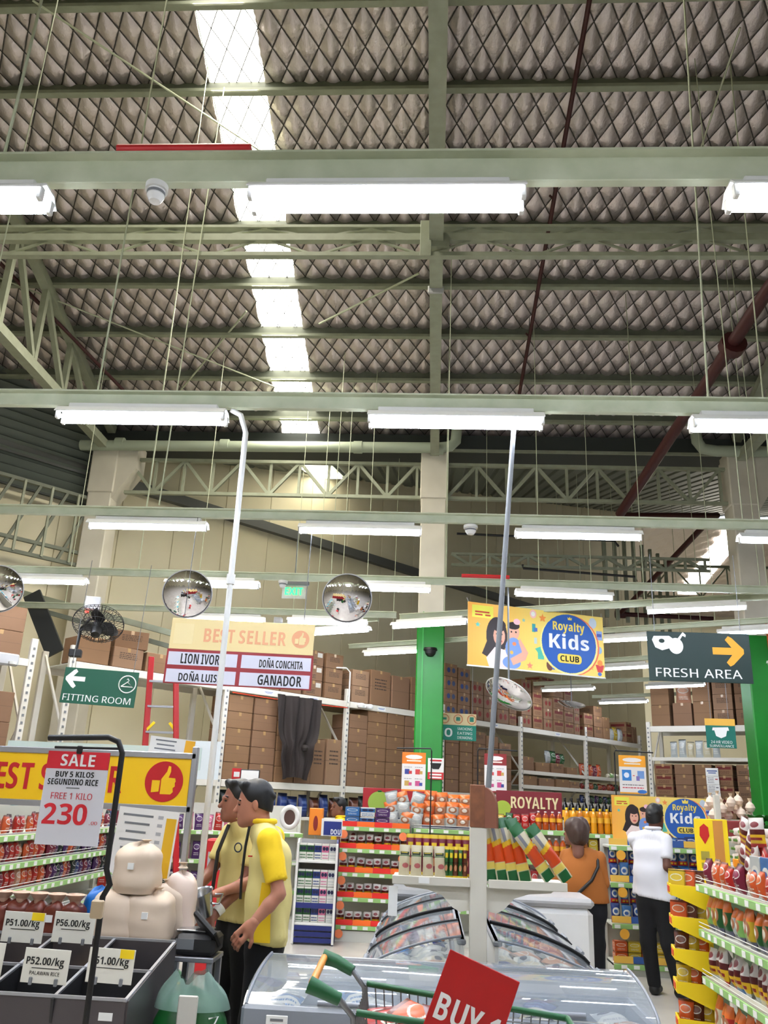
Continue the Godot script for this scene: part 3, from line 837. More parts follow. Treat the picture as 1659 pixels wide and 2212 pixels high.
	# goods in the dark under the lower beams
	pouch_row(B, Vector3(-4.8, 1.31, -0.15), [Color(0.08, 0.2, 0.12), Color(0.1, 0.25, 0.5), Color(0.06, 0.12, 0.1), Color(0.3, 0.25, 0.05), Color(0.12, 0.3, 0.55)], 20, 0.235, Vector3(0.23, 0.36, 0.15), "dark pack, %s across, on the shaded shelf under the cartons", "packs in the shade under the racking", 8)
	# curtain hung from the beam
	var cur := thing("curtain", "dark brown curtain hung from the rack beam and gathered below the middle", "curtain", B * Vector3(-3.6, 0, 0.06), RACK_Y)
	part(cur, "cloth", mb().grid(48, 30, func(u: float, v: float) -> Vector3:
		var s := 1.0 - v
		var half := lerpf(0.5, 0.4, s)
		if s > 0.55: half = lerpf(0.42, 0.27, smoothstep(0.6, 1.0, s))
		var fold := 0.05 + 0.045 * sin(u * 19.0 + sin(s * 3.0)) + 0.018 * sin(u * 43.0 + 1.0)
		var pinch := exp(-pow((s - 0.62) / 0.12, 2.0))
		var x := (u - 0.5) * 2.0 * half * (1.0 - 0.12 * pinch)
		return Vector3(x + 0.06 * pinch * (0.3 - u), 3.27 - s * 1.38 + 0.05 * sin(u * 3.0) * s, fold + pinch * 0.06 * sin(u * 7.0))), mat(Color(0.12, 0.075, 0.055), 0.75))
	part(cur, "knot", mb().lathe([Vector2(0, -0.06), Vector2(0.05, -0.045), Vector2(0.065, 0), Vector2(0.05, 0.045), Vector2(0, 0.06)], 12), mat(Color(0.11, 0.07, 0.05), 0.75), Vector3(0.12, 2.42, 0.13))
	var ct := thing("curtain_wire", "orange red cord stretched under the beam above the curtain", "cord", B * Vector3(0, 0, 0), RACK_Y)
	part(ct, "cord", mb().tube([Vector3(-4.95, 3.2, 0.03), Vector3(-3.6, 3.18, 0.03), Vector3(-2.4, 3.21, 0.03)], 0.01, 5), mat(Color(0.75, 0.22, 0.1), 0.5))
	# the rack at the left edge and the one across the corner
	var L := rack(Vector3(0, 0, -17.5), RACK_Y, [-10.95, -8.28], [[-10.9, -8.33, 3.22, 0.1], [-10.9, -8.33, 1.95, 0.1]], "white pallet rack cut by the left edge of the picture")
	stacks(L, 3.28, [[-10.0, 0.5, 2, 0.34, 1], [-9.4, 0.55, 1, 0.4, 0], [-8.75, 0.6, 2, 0.34, 1]], "upper deck of the rack at the left edge", "cartons at the left edge")
	carton(Vector3(0.34, 0.12, 0.3), 0, Vector3(-8.75, 3.96, -0.27), L, "small open carton topping the stack at the left edge", "", 0.1)
	stacks(L, 2.01, [[-10.0, 0.6, 2, 0.42, 0], [-9.35, 0.6, 2, 0.4, 7], [-8.72, 0.6, 2, 0.4, 1]], "lower deck of the rack at the left edge", "cartons at the left edge")
	var lb := thing("lamp_box", "twin-headed white emergency lamp box on the beam at the left edge", "emergency lamp", L * Vector3(-8.7, 3.22, 0.05), RACK_Y)
	part(lb, "housing", bx(Vector3.ZERO, Vector3(0.42, 0.16, 0.08), 0.02), M.lightgrey)
	for s in [-1, 1]: part(lb, "lamp_head", mb().lathe([Vector2(0, -0.02), Vector2(0.05, -0.015), Vector2(0.055, 0.02), Vector2(0, 0.03)], 14), M.white, Vector3(0.12 * s, -0.05, 0.05))
	var lb2 := thing("lamp_box", "twin round emergency lamps on the beam beside the green column", "emergency lamp", B * Vector3(-2.0, 3.28, 0.03), RACK_Y)
	part(lb2, "housing", bx(Vector3.ZERO, Vector3(0.2, 0.06, 0.05), 0.01), M.white)
	for s in [-1, 1]: part(lb2, "lamp_head", mb().lathe([Vector2(0, -0.05), Vector2(0.06, -0.04), Vector2(0.075, 0.0), Vector2(0.06, 0.04), Vector2(0, 0.05)], 14), M.white_gloss, Vector3(0.11 * s, 0.0, 0.05))
	var C := rack(Vector3(4.85, 0, -19.9), -PI / 6, [0.0, 2.6, 5.2], [[0.05, 2.55, 3.4, 0.13], [2.65, 5.15, 3.4, 0.13], [0.05, 2.55, 2.75, 0.08], [0.05, 5.15, 1.5, 0.08]], "white pallet rack across the corner behind the fresh area sign")
	stacks(C, 3.47, [[0.3, 0.42, 2, 0.46, 0], [0.78, 0.42, 1, 0.5, 1], [1.22, 0.4, 2, 0.52, 0], [1.66, 0.42, 4, 0.33, 2], [2.16, 0.5, 4, 0.33, 3]], "upper deck behind the fresh area sign", "cartons behind the fresh area sign")
	stacks(C, 1.55, [[0.28, 0.4, 5, 0.22, 6], [0.72, 0.4, 5, 0.22, 1], [1.14, 0.36, 5, 0.22, 0], [1.56, 0.36, 5, 0.22, 6], [2.0, 0.38, 5, 0.22, 7], [2.36, 0.3, 5, 0.22, 5]], "lower deck behind the second kids sign", "cartons behind the kids sign")
	pouch_row(C, Vector3(0.78, 3.975, -0.25), [Color(0.85, 0.7, 0.55)], 1, 0.2, Vector3(0.36, 0.42, 0.2), "plastic wrapped bale of white and tan packs on the corner rack", "", )
	pouch_row(C, Vector3(0.5, 2.8, -0.2), [Color(0.85, 0.88, 0.86), Color(0.75, 0.8, 0.85), Color(0.8, 0.7, 0.7)], 6, 0.18, Vector3(0.17, 0.4, 0.12), "pale plastic pack, %s across, on the middle shelf of the corner rack", "pale packs on the corner rack")
	var tg := thing("price_list", "white paper price list hanging down the cartons of the corner rack", "notice", C * Vector3(1.32, 2.15, 0.02), -PI / 6)
	for k in 5: part(tg, "sheet", bx(Vector3(0.004 * k, 0.34 - k * 0.17, 0), Vector3(0.26, 0.165, 0.004)), paper_print(40 + k))
	# small rack labels
	for k in 5:
		solo("beam_label", "small white and blue label on the upper beam, " + ordinal(k) + " along the racking", "label", bx(Vector3.ZERO, Vector3(0.22, 0.07, 0.003)), paper_print(60), B * Vector3([-4.2, -3.2, -1.5, 2.0, 4.4][k], 3.28, 0.008), RACK_Y)

func paper_print(s: int) -> StandardMaterial3D:
	var key := "paper%d" % (s % 4)
	if not M.has(key):
		var i := Ink.new(96, 64, Color(0.9, 0.9, 0.88))
		if s % 4 == 0: i.rect(0.1, 0.3, 0.8, 0.14, Color(0.25, 0.35, 0.6)); i.rect(0.2, 0.55, 0.6, 0.12, Color(0.3, 0.4, 0.65))
		else: i.lines(0.1, 0.15, 0.5, 4, 0.2, 0.07, Color(0.25, 0.25, 0.27), s); i.rect(0.7, 0.3, 0.2, 0.12, Color(0.4, 0.4, 0.42) if s % 4 != 1 else Color(0.7, 0.2, 0.2))
		M[key] = mat(Color.WHITE, 0.7, 0, i.tex())
	return M[key]

# ---------------------------------------------------------------- packs
func pouch_mesh(s: Vector3, puff := 1.0) -> ArrayMesh:
	var key := "pouch%s%.1f" % [s, puff]
	if not M.has(key):
		var m := mb()
		for sg in [1.0, -1.0]:
			m.grid(8, 8, func(u: float, v: float) -> Vector3:
				var e := pow(sin(PI * clampf((v - 0.06) / 0.88, 0.0, 1.0)), 0.55) * pow(1.0 - pow(absf(2 * u - 1), 3.0), 0.6)
				var wv := 1.0 - 0.07 * pow(sin(PI * v), 2.0) + 0.015 * sin(v * 17.0)
				var z: float = sg * s.z * 0.5 * e * puff * (1.0 + 0.12 * sin(u * 9.0 + v * 5.0) * e)
				return Vector3(sg * (u - 0.5) * s.x * wv, v * s.y, z))
		M[key] = m.mesh()
	return M[key]

func pack_mat(c: Color, look := 0) -> StandardMaterial3D:
	# a few printing colours serve all the packs, so that they share their prints
	var inks := [Color(0.75, 0.12, 0.08), Color(0.86, 0.36, 0.14), Color(0.5, 0.08, 0.2), Color(0.85, 0.72, 0.15), Color(0.12, 0.38, 0.16), Color(0.55, 0.75, 0.4), Color(0.12, 0.22, 0.5), Color(0.2, 0.45, 0.7), Color(0.78, 0.8, 0.8), Color(0.82, 0.6, 0.48), Color(0.3, 0.12, 0.4), Color(0.07, 0.15, 0.13), Color(0.4, 0.18, 0.08), Color(0.85, 0.45, 0.6), Color(0.86, 0.82, 0.7)]
	var best := 0
	for k in inks.size():
		if Vector3(c.r - inks[k].r, c.g - inks[k].g, c.b - inks[k].b).length() < Vector3(c.r - inks[best].r, c.g - inks[best].g, c.b - inks[best].b).length(): best = k
	c = inks[best]
	var key := "pack%d_%d" % [best, look]
	if M.has(key): return M[key]
	var i := Ink.new(64, 80, c)
	var w := Color(0.93, 0.93, 0.9)
	var d := c.darkened(0.45)
	match look:
		0:
			i.rect(0, 0, 1, 0.08, d).ell(0.5, 0.34, 0.38, 0.16, w).ell(0.5, 0.34, 0.33, 0.12, c.lightened(0.15))
			i.lines(0.2, 0.66, 0.6, 2, 0.1, 0.04, w, 3)
		1:   # jar-like pouch: white top with red mark, yellow and red bands below
			i.rect(0, 0, 1, 0.4, Color(0.88, 0.86, 0.84)).ell(0.5, 0.24, 0.28, 0.1, Color(0.5, 0.12, 0.15)).rect(0, 0.4, 1, 0.2, Color(0.35, 0.05, 0.05)).rect(0, 0.58, 1, 0.3, Color(0.93, 0.75, 0.1)).rect(0.1, 0.68, 0.8, 0.09, Color(0.6, 0.05, 0.05))
		2:   # blue refill: white splash, red foot
			i.ell(0.5, 0.42, 0.4, 0.2, w).ell(0.45, 0.42, 0.22, 0.1, Color(0.2, 0.4, 0.7)).rect(0, 0.68, 1, 0.22, Color(0.78, 0.1, 0.1)).rect(0.15, 0.74, 0.3, 0.1, Color(0.95, 0.8, 0.1)).rect(0.6, 0.74, 0.25, 0.1, Color(0.95, 0.8, 0.1))
		3:   # carton: white upper half with a dark eye of a mark
			i.rect(0, 0.0, 1, 0.12, w).ell(0.3, 0.3, 0.2, 0.12, Color(0.1, 0.12, 0.3)).ell(0.72, 0.3, 0.2, 0.12, Color(0.1, 0.12, 0.3)).rect(0, 0.52, 1, 0.48, w).lines(0.1, 0.66, 0.8, 2, 0.16, 0.07, c, 2)
		4:   # stick pack: bands
			i.rect(0, 0, 1, 0.1, Color(0.93, 0.8, 0.1)).rect(0.2, 0.2, 0.6, 0.16, Color(0.93, 0.8, 0.1)).rect(0, 0.5, 1, 0.04, d).ell(0.5, 0.68, 0.3, 0.1, Color(0.85, 0.6, 0.45)).rect(0, 0.92, 1, 0.08, Color(0.93, 0.8, 0.1))
		5:   # cream pack with dark print and pink mark
			i.rect(0.1, 0.22, 0.8, 0.1, Color(0.1, 0.2, 0.1)).rect(0.15, 0.24, 0.6, 0.03, Color(0.9, 0.75, 0.1)).rect(0, 0.34, 1, 0.02, Color(0.1, 0.35, 0.15)).ell(0.6, 0.66, 0.3, 0.08, Color(0.75, 0.4, 0.4))
		6:   # pasta: clear with grey stripe, orange and green
			i.rect(0, 0, 1, 0.16, Color(0.05, 0.4, 0.18)).rect(0.2, 0.16, 0.25, 0.35, Color(0.55, 0.56, 0.6)).rect(0, 0.44, 1, 0.28, Color(0.88, 0.3, 0.08)).poly(PackedVector2Array([Vector2(0, 0.4), Vector2(1, 0.34), Vector2(1, 0.42), Vector2(0, 0.48)]), Color(0.95, 0.75, 0.1)).rect(0, 0.72, 1, 0.1, Color(0.95, 0.85, 0.4)).rect(0.1, 0.84, 0.8, 0.16, Color(0.08, 0.4, 0.2))
		7:   # clear biscuit bag
			i.rect(0, 0.0, 1, 0.3, Color(0.93, 0.45, 0.1)).ell(0.5, 0.5, 0.35, 0.2, Color(0.7, 0.45, 0.3)).ell(0.5, 0.5, 0.2, 0.12, Color(0.93, 0.9, 0.85)).rect(0, 0.8, 1, 0.2, Color(0.4, 0.4, 0.5))
		8:
			i.rect(0, 0, 1, 0.15, d).rect(0.15, 0.3, 0.7, 0.12, c.lightened(0.25)).lines(0.2, 0.55, 0.6, 2, 0.14, 0.05, c.lightened(0.35), 6)
	var m := mat(Color.WHITE, 0.32, 0.0, i.tex())
	m.albedo_color = Color(0.86, 0.86, 0.85)
	M[key] = m
	return m

func pouch_row(base: Transform3D, from: Vector3, cols: Array, n: int, pitch: float, s: Vector3, label: String, group: String, look := 0) -> void:
	for k in n:
		var sz := s
		var o := solo(PACK_NAMES.get(group, "snack_pouch"), (label % ordinal(k)) if label.contains("%s") else label, "pouch", pouch_mesh(sz), pack_mat(cols[(k * 7 + k / 3) % cols.size()], look), base * (from + Vector3(k * pitch, 0, rng.randf_range(-0.02, 0.02))), 0, group)
		o.scale = Vector3(rng.randf_range(0.88, 1.02), rng.randf_range(0.84, 1.06), rng.randf_range(0.85, 1.1))
		o.rotation = Vector3(rng.randf_range(-0.1, 0.02), base.basis.get_euler().y + rng.randf_range(-0.15, 0.15), rng.randf_range(-0.05, 0.05))

const PACK_NAMES := {"snack bags on the rack": "snack_bag", "packs in the shade under the racking": "dark_pack", "warm sachets behind the rice": "sachet_pack", "cool sachets behind the rice": "sachet_pack", "pouches on the orange railed display": "seasoning_pouch", "pouches behind on the orange railed display": "seasoning_pouch", "biscuit bags left of the post": "biscuit_bag", "blue pouches on the kids sign display": "refill_pouch", "packs on the right gondola": "grocery_pack", "packs behind the white pole": "mixed_pack"}

# ---------------------------------------------------------------- pipes, poles, fan, mirrors, small fittings
func details_up() -> void:
	var pv := thing("drain_pipe", "fat pale plastic drain pipe with an elbow running below the gutter", "pipe")
	var el := [Vector3(-6.75, 7.74, -14.25), Vector3(0.0, 7.8, -14.25), Vector3(0.2, 7.83, -14.25), Vector3(0.3, 7.93, -14.25), Vector3(0.33, 8.3, -14.25)]
	part(pv, "pipe", mb().tube(el, 0.1, 14), M.pvc)
	for x in [-6.0, -4.0, -1.5, 0.0]: part(pv, "coupling", mb().tube([Vector3(x - 0.08, 7.785, -14.25), Vector3(x + 0.08, 7.785, -14.25)], 0.115, 14), M.pvc)
	var pv2 := thing("drain_pipe", "second pale drain pipe with an elbow above the right column", "pipe")
	part(pv2, "pipe", mb().tube([Vector3(12, 7.85, -14.25), Vector3(5.0, 7.82, -14.25), Vector3(4.75, 7.86, -14.25), Vector3(4.66, 8.0, -14.25), Vector3(4.64, 8.4, -14.25)], 0.1, 14), M.pvc)
	var sp := thing("sprinkler_pipe", "thin dark red sprinkler pipe running up under the foil roof", "pipe")
	part(sp, "pipe", mb().tube([Vector3(1.66, roof_h(5.0) - 0.45, -5.0), Vector3(1.36, roof_h(13.8) - 0.4, -13.8)], 0.03, 8), M.red_pipe)
	for d in [7.0, 9.6, 12.0]:
		var x := lerpf(1.66, 1.36, (d - 5.0) / 8.8)
		part(sp, "sprinkler_head", mb().tube([Vector3(x, roof_h(d) - 0.43, -d), Vector3(x - 0.06, roof_h(d) - 0.36, -d)], 0.016, 6), M.red_pipe)
		part(sp, "clip", mb().tube([Vector3(x, roof_h(d) - 0.43, -d), Vector3(x, roof_h(d) - 0.05, -d)], 0.006, 5), M.dark)
	var bp := thing("sprinkler_main", "thick dark red sprinkler main slanting down behind the right column", "pipe")
	part(bp, "pipe", mb().tube([Vector3(4.25, 7.95, -7.2), Vector3(3.95, 7.68, -9), Vector3(3.27, 6.67, -14.5)], 0.085, 12), M.red_pipe)
	part(bp, "flange", mb().tube([Vector3(3.84, 7.5, -9.92), Vector3(3.83, 7.48, -10.06)], 0.17, 14), M.red_pipe)
	var bp2 := thing("sprinkler_main", "dark red pipe continuing down to the elbow beside the banner", "pipe")
	part(bp2, "pipe", mb().tube([Vector3(3.27, 6.67, -14.6), Vector3(5.5, 7.2, -16), Vector3(5.45, 7.22, -16.4), Vector3(4.83, 6.52, -22)], 0.06, 10), M.red_pipe)
	part(bp2, "branch", mb().tube([Vector3(4.83, 6.5, -22), Vector3(7.2, 6.45, -22)], 0.06, 10), M.red_pipe)
	part(bp2, "elbow", mb().tube([Vector3(4.7, 6.5, -22), Vector3(4.95, 6.5, -22)], 0.11, 12), M.red_pipe)
	var sp2 := thing("sprinkler_pipe", "dark red sprinkler pipe crossing the roof truss at the left", "pipe")
	part(sp2, "pipe", mb().tube([Vector3(-6.9, 9.3, -10.6), Vector3(-5.35, 8.15, -13.9)], 0.03, 8), M.red_pipe)
	var dk := thing("cable_pipe", "thin dark conduit stepping across the panelled wall", "conduit")
	part(dk, "pipe", mb().tube([Vector3(0.4, 6.9, -16.6), Vector3(3.6, 6.82, -16.6), Vector3(3.68, 6.7, -16.6)], 0.025, 6), M.dark)
	var dk2 := thing("cable_pipe", "lower thin dark conduit on the panelled wall", "conduit")
	part(dk2, "pipe", mb().tube([Vector3(1.75, 6.3, -16.7), Vector3(1.76, 6.22, -16.7), Vector3(4.0, 6.1, -16.7), Vector3(4.02, 6.0, -16.7)], 0.025, 6), M.dark)
	# bracing rods under the roof
	var rods := [[Vector3(-7.0, 9.21, -11.03), Vector3(-2.9, 8.52, -13.34), 0.014, "long thin brace rod crossing from the truss to the skylight foot"], [Vector3(-2.0, 8.95, -11.9), Vector3(-0.36, 9.24, -10.92), 0.018, "short brace rod rising to the middle roof truss"], [Vector3(-4.89, 10.37, -7.15), Vector3(-2.2, 9.75, -9.2), 0.014, "brace rod at the upper left corner of the roof"], [Vector3(-5.2, 8.3, -14.0), Vector3(-3.2, 9.12, -11.8), 0.016, "brace angle beyond the haunched column"], [Vector3(3.38, 10.25, -7.57), Vector3(3.3, 9.7, -9.3), 0.012, "faint brace rod at the upper right of the roof"]]
	for r in rods: solo("brace_rod", r[3], "rod", mb().tube([r[0], r[1]], r[2], 6), M.rail)
	for w in [[Vector3(-2.08, 4.45, -3.1), Vector3(-2.05, 8.5, -3.1), "pale hanger wire at the upper left edge"], [Vector3(-2.53, 4.35, -5.46), Vector3(-2.48, 10.8, -5.46), "pale hanger wire left of the twin tube light"], [Vector3(-2.86, 4.4, -8.0), Vector3(-2.75, 9.9, -8.0), "pale hanger wire above the haunched column lamp"], [Vector3(1.9, 4.35, -5.5), Vector3(2.1, 11, -5.5), "pale hanger wire beside the right hand twin light"], [Vector3(3.3, 4.4, -8.0), Vector3(3.4, 10.2, -8.0), "pale hanger wire before the right column"]]:
		solo("hanger_wire", w[2], "wire", mb().tube([w[0], w[1]], 0.008, 5), M.rail)
	# poles that bring power down
	var pl := thing("power_pole", "white conduit pole from the second lamp rail down to the rice counter", "pole", Vector3(0, 0, 0))
	part(pl, "pole", mb().tube([Vector3(-1.52, 4.27, -5.47), Vector3(-1.45, 4.24, -5.5), Vector3(-1.4, 4.1, -5.5), Vector3(-1.4, 0.0, -5.5)], 0.02, 10), M.white)
	part(pl, "collar", mb().tube([Vector3(-1.4, 3.04, -5.5), Vector3(-1.4, 2.97, -5.5)], 0.03, 10), M.white)
	var pr := thing("power_pole", "leaning grey steel pole from the lamp rail to the freezer shelf post", "pole")
	part(pr, "pole", mb().tube([Vector3(0.53, 4.25, -5.44), Vector3(0.335, 1.72, -5.32)], 0.017, 10), M.grey)
	var cp := thing("cable_post", "thin white conduit with a bent top on the rack upright", "conduit")
	part(cp, "pipe", mb().tube([Vector3(-2.15, 3.9, -15.4), Vector3(-1.63, 3.92, -15.6), Vector3(-1.56, 3.85, -15.62), Vector3(-1.56, 3.3, -15.62)], 0.014, 8), M.white)
	# round convex mirrors
	var cap := []
	for k in 13:
		var a := 0.62 * k / 12.0
		cap.append(Vector2(0.3 * sin(a) / sin(0.62), 0.08 * (cos(a) - cos(0.62)) / (1 - cos(0.62))))
	cap.reverse()
	var mir := mat(Color(0.9, 0.9, 0.92), 0.03, 1.0)
	var ml := ["round convex mirror cut by the left edge", "round convex mirror above the left end of the best seller board", "round convex mirror above the right end of the best seller board"]
	for i in 3:
		var o := thing("convex_mirror", ml[i], "mirror", Vector3([-5.6, -3.13, -1.106][i], 3.99, -10.2), [0.45, 0.3, 0.12][i], "round convex mirrors")
		var f := Basis(Vector3.RIGHT, PI / 2 + 0.4)
		var g := mb(); g.xf = Transform3D(f, Vector3.ZERO); g.lathe(cap, 40)
		part(o, "mirror_face", g, mir)
		var b := mb(); b.xf = Transform3D(f, Vector3.ZERO); b.lathe([Vector2(0, -0.03), Vector2(0.2, -0.03), Vector2(0.305, -0.01), Vector2(0.312, 0.004), Vector2(0.3, 0.01)], 40)
		part(o, "mirror_back", b, M.lightgrey)
		part(o, "arm", mb().tube([Vector3(0, 0.1, -0.05), Vector3(0, 0.3, -0.2), Vector3(0, 0.33, -0.28)], 0.015, 8), M.dark)
	var tm := thing("convex_mirror", "tilted round mirror on a pole below the kids club banner", "mirror", Vector3(0.92, 2.93, -10.6), 0.0)
	var tf := Basis(Vector3.BACK, -0.5) * Basis(Vector3.RIGHT, PI * 0.88)
	var tg := mb(); tg.xf = Transform3D(tf, Vector3.ZERO); tg.lathe(cap, 32)
	part(tm, "mirror_face", tg, mir)
	var tb := mb(); tb.xf = Transform3D(tf, Vector3.ZERO); tb.lathe([Vector2(0, -0.03), Vector2(0.2, -0.03), Vector2(0.3, -0.01), Vector2(0.312, 0.004), Vector2(0.3, 0.01)], 32)
	part(tm, "mirror_back", tb, M.white)
	part(tm, "arm", mb().tube([Vector3(0, 0.02, 0), Vector3(0, 1.35, 0)], 0.012, 6), M.grey)
	var tm2 := thing("convex_mirror", "flat looking pale mirror seen edge on above the cartons", "mirror", Vector3(2.95, 3.75, -18.6), 0.0)
	var e2 := mb(); e2.xf = Transform3D(Basis(Vector3.BACK, -0.15) * Basis(Vector3.RIGHT, PI * 0.97), Vector3.ZERO); e2.lathe(cap, 28)
	part(tm2, "mirror_face", e2, mir)
	part(tm2, "arm", mb().tube([Vector3(0, 0.0, 0), Vector3(0, 0.6, 0)], 0.012, 6), M.grey)
	# wall fan
	var fan := thing("wall_fan", "black caged fan on a bent arm above the ladder cartons", "fan", Vector3(-4.55, 3.72, -11.0), 0.25)
	var fb := Basis(Vector3.RIGHT, 0.95)
	var cage := mb(); cage.xf = Transform3D(fb, Vector3.ZERO)
	for k in 40:
		var a := TAU * k / 40
		cage.tube([Vector3(0.05 * cos(a), 0.05 * sin(a), 0.1), Vector3(0.22 * cos(a + 0.1), 0.22 * sin(a + 0.1), 0.09), Vector3(0.33 * cos(a + 0.15), 0.33 * sin(a + 0.15), 0.02), Vector3(0.33 * cos(a + 0.15), 0.33 * sin(a + 0.15), -0.03), Vector3(0.1 * cos(a), 0.1 * sin(a), -0.09)], 0.0035, 4)
	for r in [[0.05, 0.1], [0.14, 0.1], [0.23, 0.09], [0.335, 0.0], [0.335, -0.03], [0.2, -0.07]]:
		var ring := []
		for k in 36: ring.append(Vector3(r[0] * cos(TAU * k / 36), r[0] * sin(TAU * k / 36), r[1]))
		cage.tube(ring, 0.005, 4, true)
	var cg := part(fan, "cage", cage, M.black)
	cg.set_meta("kind", "stuff")
	for k in 3:
		var bl := mb(); bl.xf = Transform3D(fb * Basis(Vector3.BACK, TAU * k / 3), Vector3.ZERO)
		bl.grid(6, 4, func(u: float, v: float) -> Vector3: return Vector3((u - 0.5) * 0.2 * sin(PI * (0.2 + 0.8 * v)), 0.05 + v * 0.25, 0.06 * (u - 0.5)))
		part(fan, "blade", bl, M.dark)
	var mt := mb(); mt.xf = Transform3D(fb * Basis(Vector3.RIGHT, PI / 2), Vector3.ZERO)
	mt.lathe([Vector2(0, -0.08), Vector2(0.06, -0.07), Vector2(0.08, 0.05), Vector2(0.06, 0.2), Vector2(0, 0.22)], 16)
	part(fan, "motor", mt, M.black)
	part(fan, "arm", mb().tube([Vector3(0, 0.1, -0.15), Vector3(-0.14, 0.08, -0.1), Vector3(-0.22, -0.1, -0.05), Vector3(-0.24, -0.36, -0.05)], 0.02, 8), M.black)
	part(fan, "clamp", bx(Vector3(-0.24, -0.4, -0.05), Vector3(0.16, 0.1, 0.12), 0.01), M.black)
	var jb := thing("junction_box", "small pale grey box with a red lamp beside the fan", "box", Vector3(-4.75, 4.05, -11.2), 0.3)
	part(jb, "housing", bx(Vector3.ZERO, Vector3(0.2, 0.18, 0.12), 0.01), M.lightgrey)
	part(jb, "lamp", bx(Vector3(-0.06, -0.13, 0.03), Vector3(0.05, 0.025, 0.03)), glow(Color(1, 0.2, 0.15), 1.5))
	# ladder
	var ld := thing("step_ladder", "red fibreglass ladder with silver rungs standing by the empty rack bay", "ladder", Vector3(-2.9, 0, -10.2))
	var a0 := Vector3(-0.3, 0, 0.3); var a1 := Vector3(-0.62, 3.2, -0.1)
	var b0 := Vector3(0.2, 0, 0.3); var b1 := Vector3(-0.31, 3.2, -0.1)
	part(ld, "rail", mb().bar(a0, a1, 0.07, 0.03, 0.004), mat(Color(0.66, 0.06, 0.07), 0.4))
	part(ld, "rail", mb().bar(b0, b1, 0.07, 0.03, 0.004), mat(Color(0.66, 0.06, 0.07), 0.4))
	for k in 10:
		var q := 0.05 + k * 0.095
		part(ld, "rung", mb().bar(a0.lerp(a1, q), b0.lerp(b1, q), 0.05, 0.025, 0.003), M.alu)
	for s in [0, 1]:
		var p: Vector3 = a0.lerp(a1, 0.72) if s == 0 else b0.lerp(b1, 0.72)
		part(ld, "gusset", mb().bar(p, p + Vector3(0.09 if s == 0 else -0.09, 0.1, 0), 0.02, 0.03), M.yellow)
	# smoke detectors, cameras, red tubes on the rails
	for e in [[Vector3(-1.34, 4.235, -3.15), "white smoke detector hanging from the first lamp rail", 0.052], [Vector3(0.33, 4.2, -8.03), "white smoke detector under the third lamp rail by the column", 0.07], [Vector3(-1.98, 4.2, -10.48), "pale round detector under the fourth lamp rail", 0.06]]:
		var sd := thing("smoke_detector", e[1], "detector", e[0])
		part(sd, "base", mb().lathe([Vector2(0, 0.035), Vector2(e[2], 0.03), Vector2(e[2], 0.06), Vector2(0, 0.07)], 24), M.white)
		part(sd, "chamber", mb().lathe([Vector2(0, -0.035), Vector2(e[2] * 0.5, -0.03), Vector2(e[2] * 0.78, 0.0), Vector2(e[2] * 0.8, 0.03)], 24), M.white_gloss)
		part(sd, "vent_ring", mb().lathe([Vector2(e[2] * 0.8, 0.005), Vector2(e[2] * 0.82, 0.01), Vector2(e[2] * 0.82, 0.02)], 24), M.grey)
	for e in [[Vector3(-0.08, 4.06, -14.34), "black dome camera on the front of the green column"], [Vector3(5.62, 4.02, -14.34), "white dome camera on the right green column"]]:
		var cm := thing("dome_camera", e[1], "camera", e[0])
		part(cm, "mount", mb().lathe([Vector2(0, 0.03), Vector2(0.12, 0.02), Vector2(0.11, 0.06), Vector2(0, 0.065)], 20), M.black if e[0].x < 1 else M.white)
		part(cm, "dome", mb().lathe([Vector2(0, -0.09), Vector2(0.05, -0.08), Vector2(0.085, -0.04), Vector2(0.1, 0.02)], 20), M.black if e[0].x < 1 else M.white_gloss)
	var cc := thing("dome_camera", "small camera under the fifth lamp rail between two tube lights", "camera", Vector3(-2.43, 4.22, -12.72))
	part(cc, "body", bx(Vector3(0, -0.03, 0), Vector3(0.12, 0.1, 0.1), 0.01), M.lightgrey)
	part(cc, "lens", mb().lathe([Vector2(0, -0.13), Vector2(0.035, -0.12), Vector2(0.045, -0.08)], 14), M.black)
	solo("marker_tube", "long red plastic strip lying on the first lamp rail", "strip", mb().tube([Vector3(-1.53, 4.452, -3.09), Vector3(-0.9, 4.452, -3.09)], 0.024, 8), M.red)
	solo("marker_tube", "red plastic strip on the fourth lamp rail beside the column", "strip", mb().tube([Vector3(0.32, 4.39, -10.5), Vector3(0.93, 4.385, -10.5)], 0.03, 8), M.red)
	# exit sign
	var ex := thing("exit_sign", "hanging clear exit sign with green lit letters under a grey bar", "exit sign", Vector3(-1.92, 4.2, -11.0))
	part(ex, "housing", bx(Vector3(0, 0.16, 0), Vector3(0.4, 0.06, 0.06), 0.01), M.grey)
	part(ex, "rod", mb().tube([Vector3(0, 0.19, 0), Vector3(0, 1.0, 0)], 0.008, 6), M.grey)
	var pl2 := part(ex, "panel", bx(Vector3(0, 0.04, 0), Vector3(0.32, 0.18, 0.01)), M.glass)
	text(pl2, "EXIT", glow(Color(0.1, 0.9, 0.35), 1.6), Vector3(0, 0.05, 0.008), 0.1, 0.24)

# ---------------------------------------------------------------- hanging signs and posters
func hang(o: Node3D, w: float, top: float, rail_y: float, back := 0.0) -> void:
	for s in [-1, 1]: part(o, "wire", mb().tube([Vector3(w * 0.42 * s, top, 0), Vector3(w * 0.42 * s, rail_y, back)], 0.004, 5), M.grey)

func star_pts(c: Vector2, r: float) -> PackedVector2Array:
	var p := PackedVector2Array()
	for k in 10: p.push_back(c + Vector2.from_angle(TAU * k / 10 + PI / 2) * (r if k % 2 == 0 else r * 0.45))
	return p

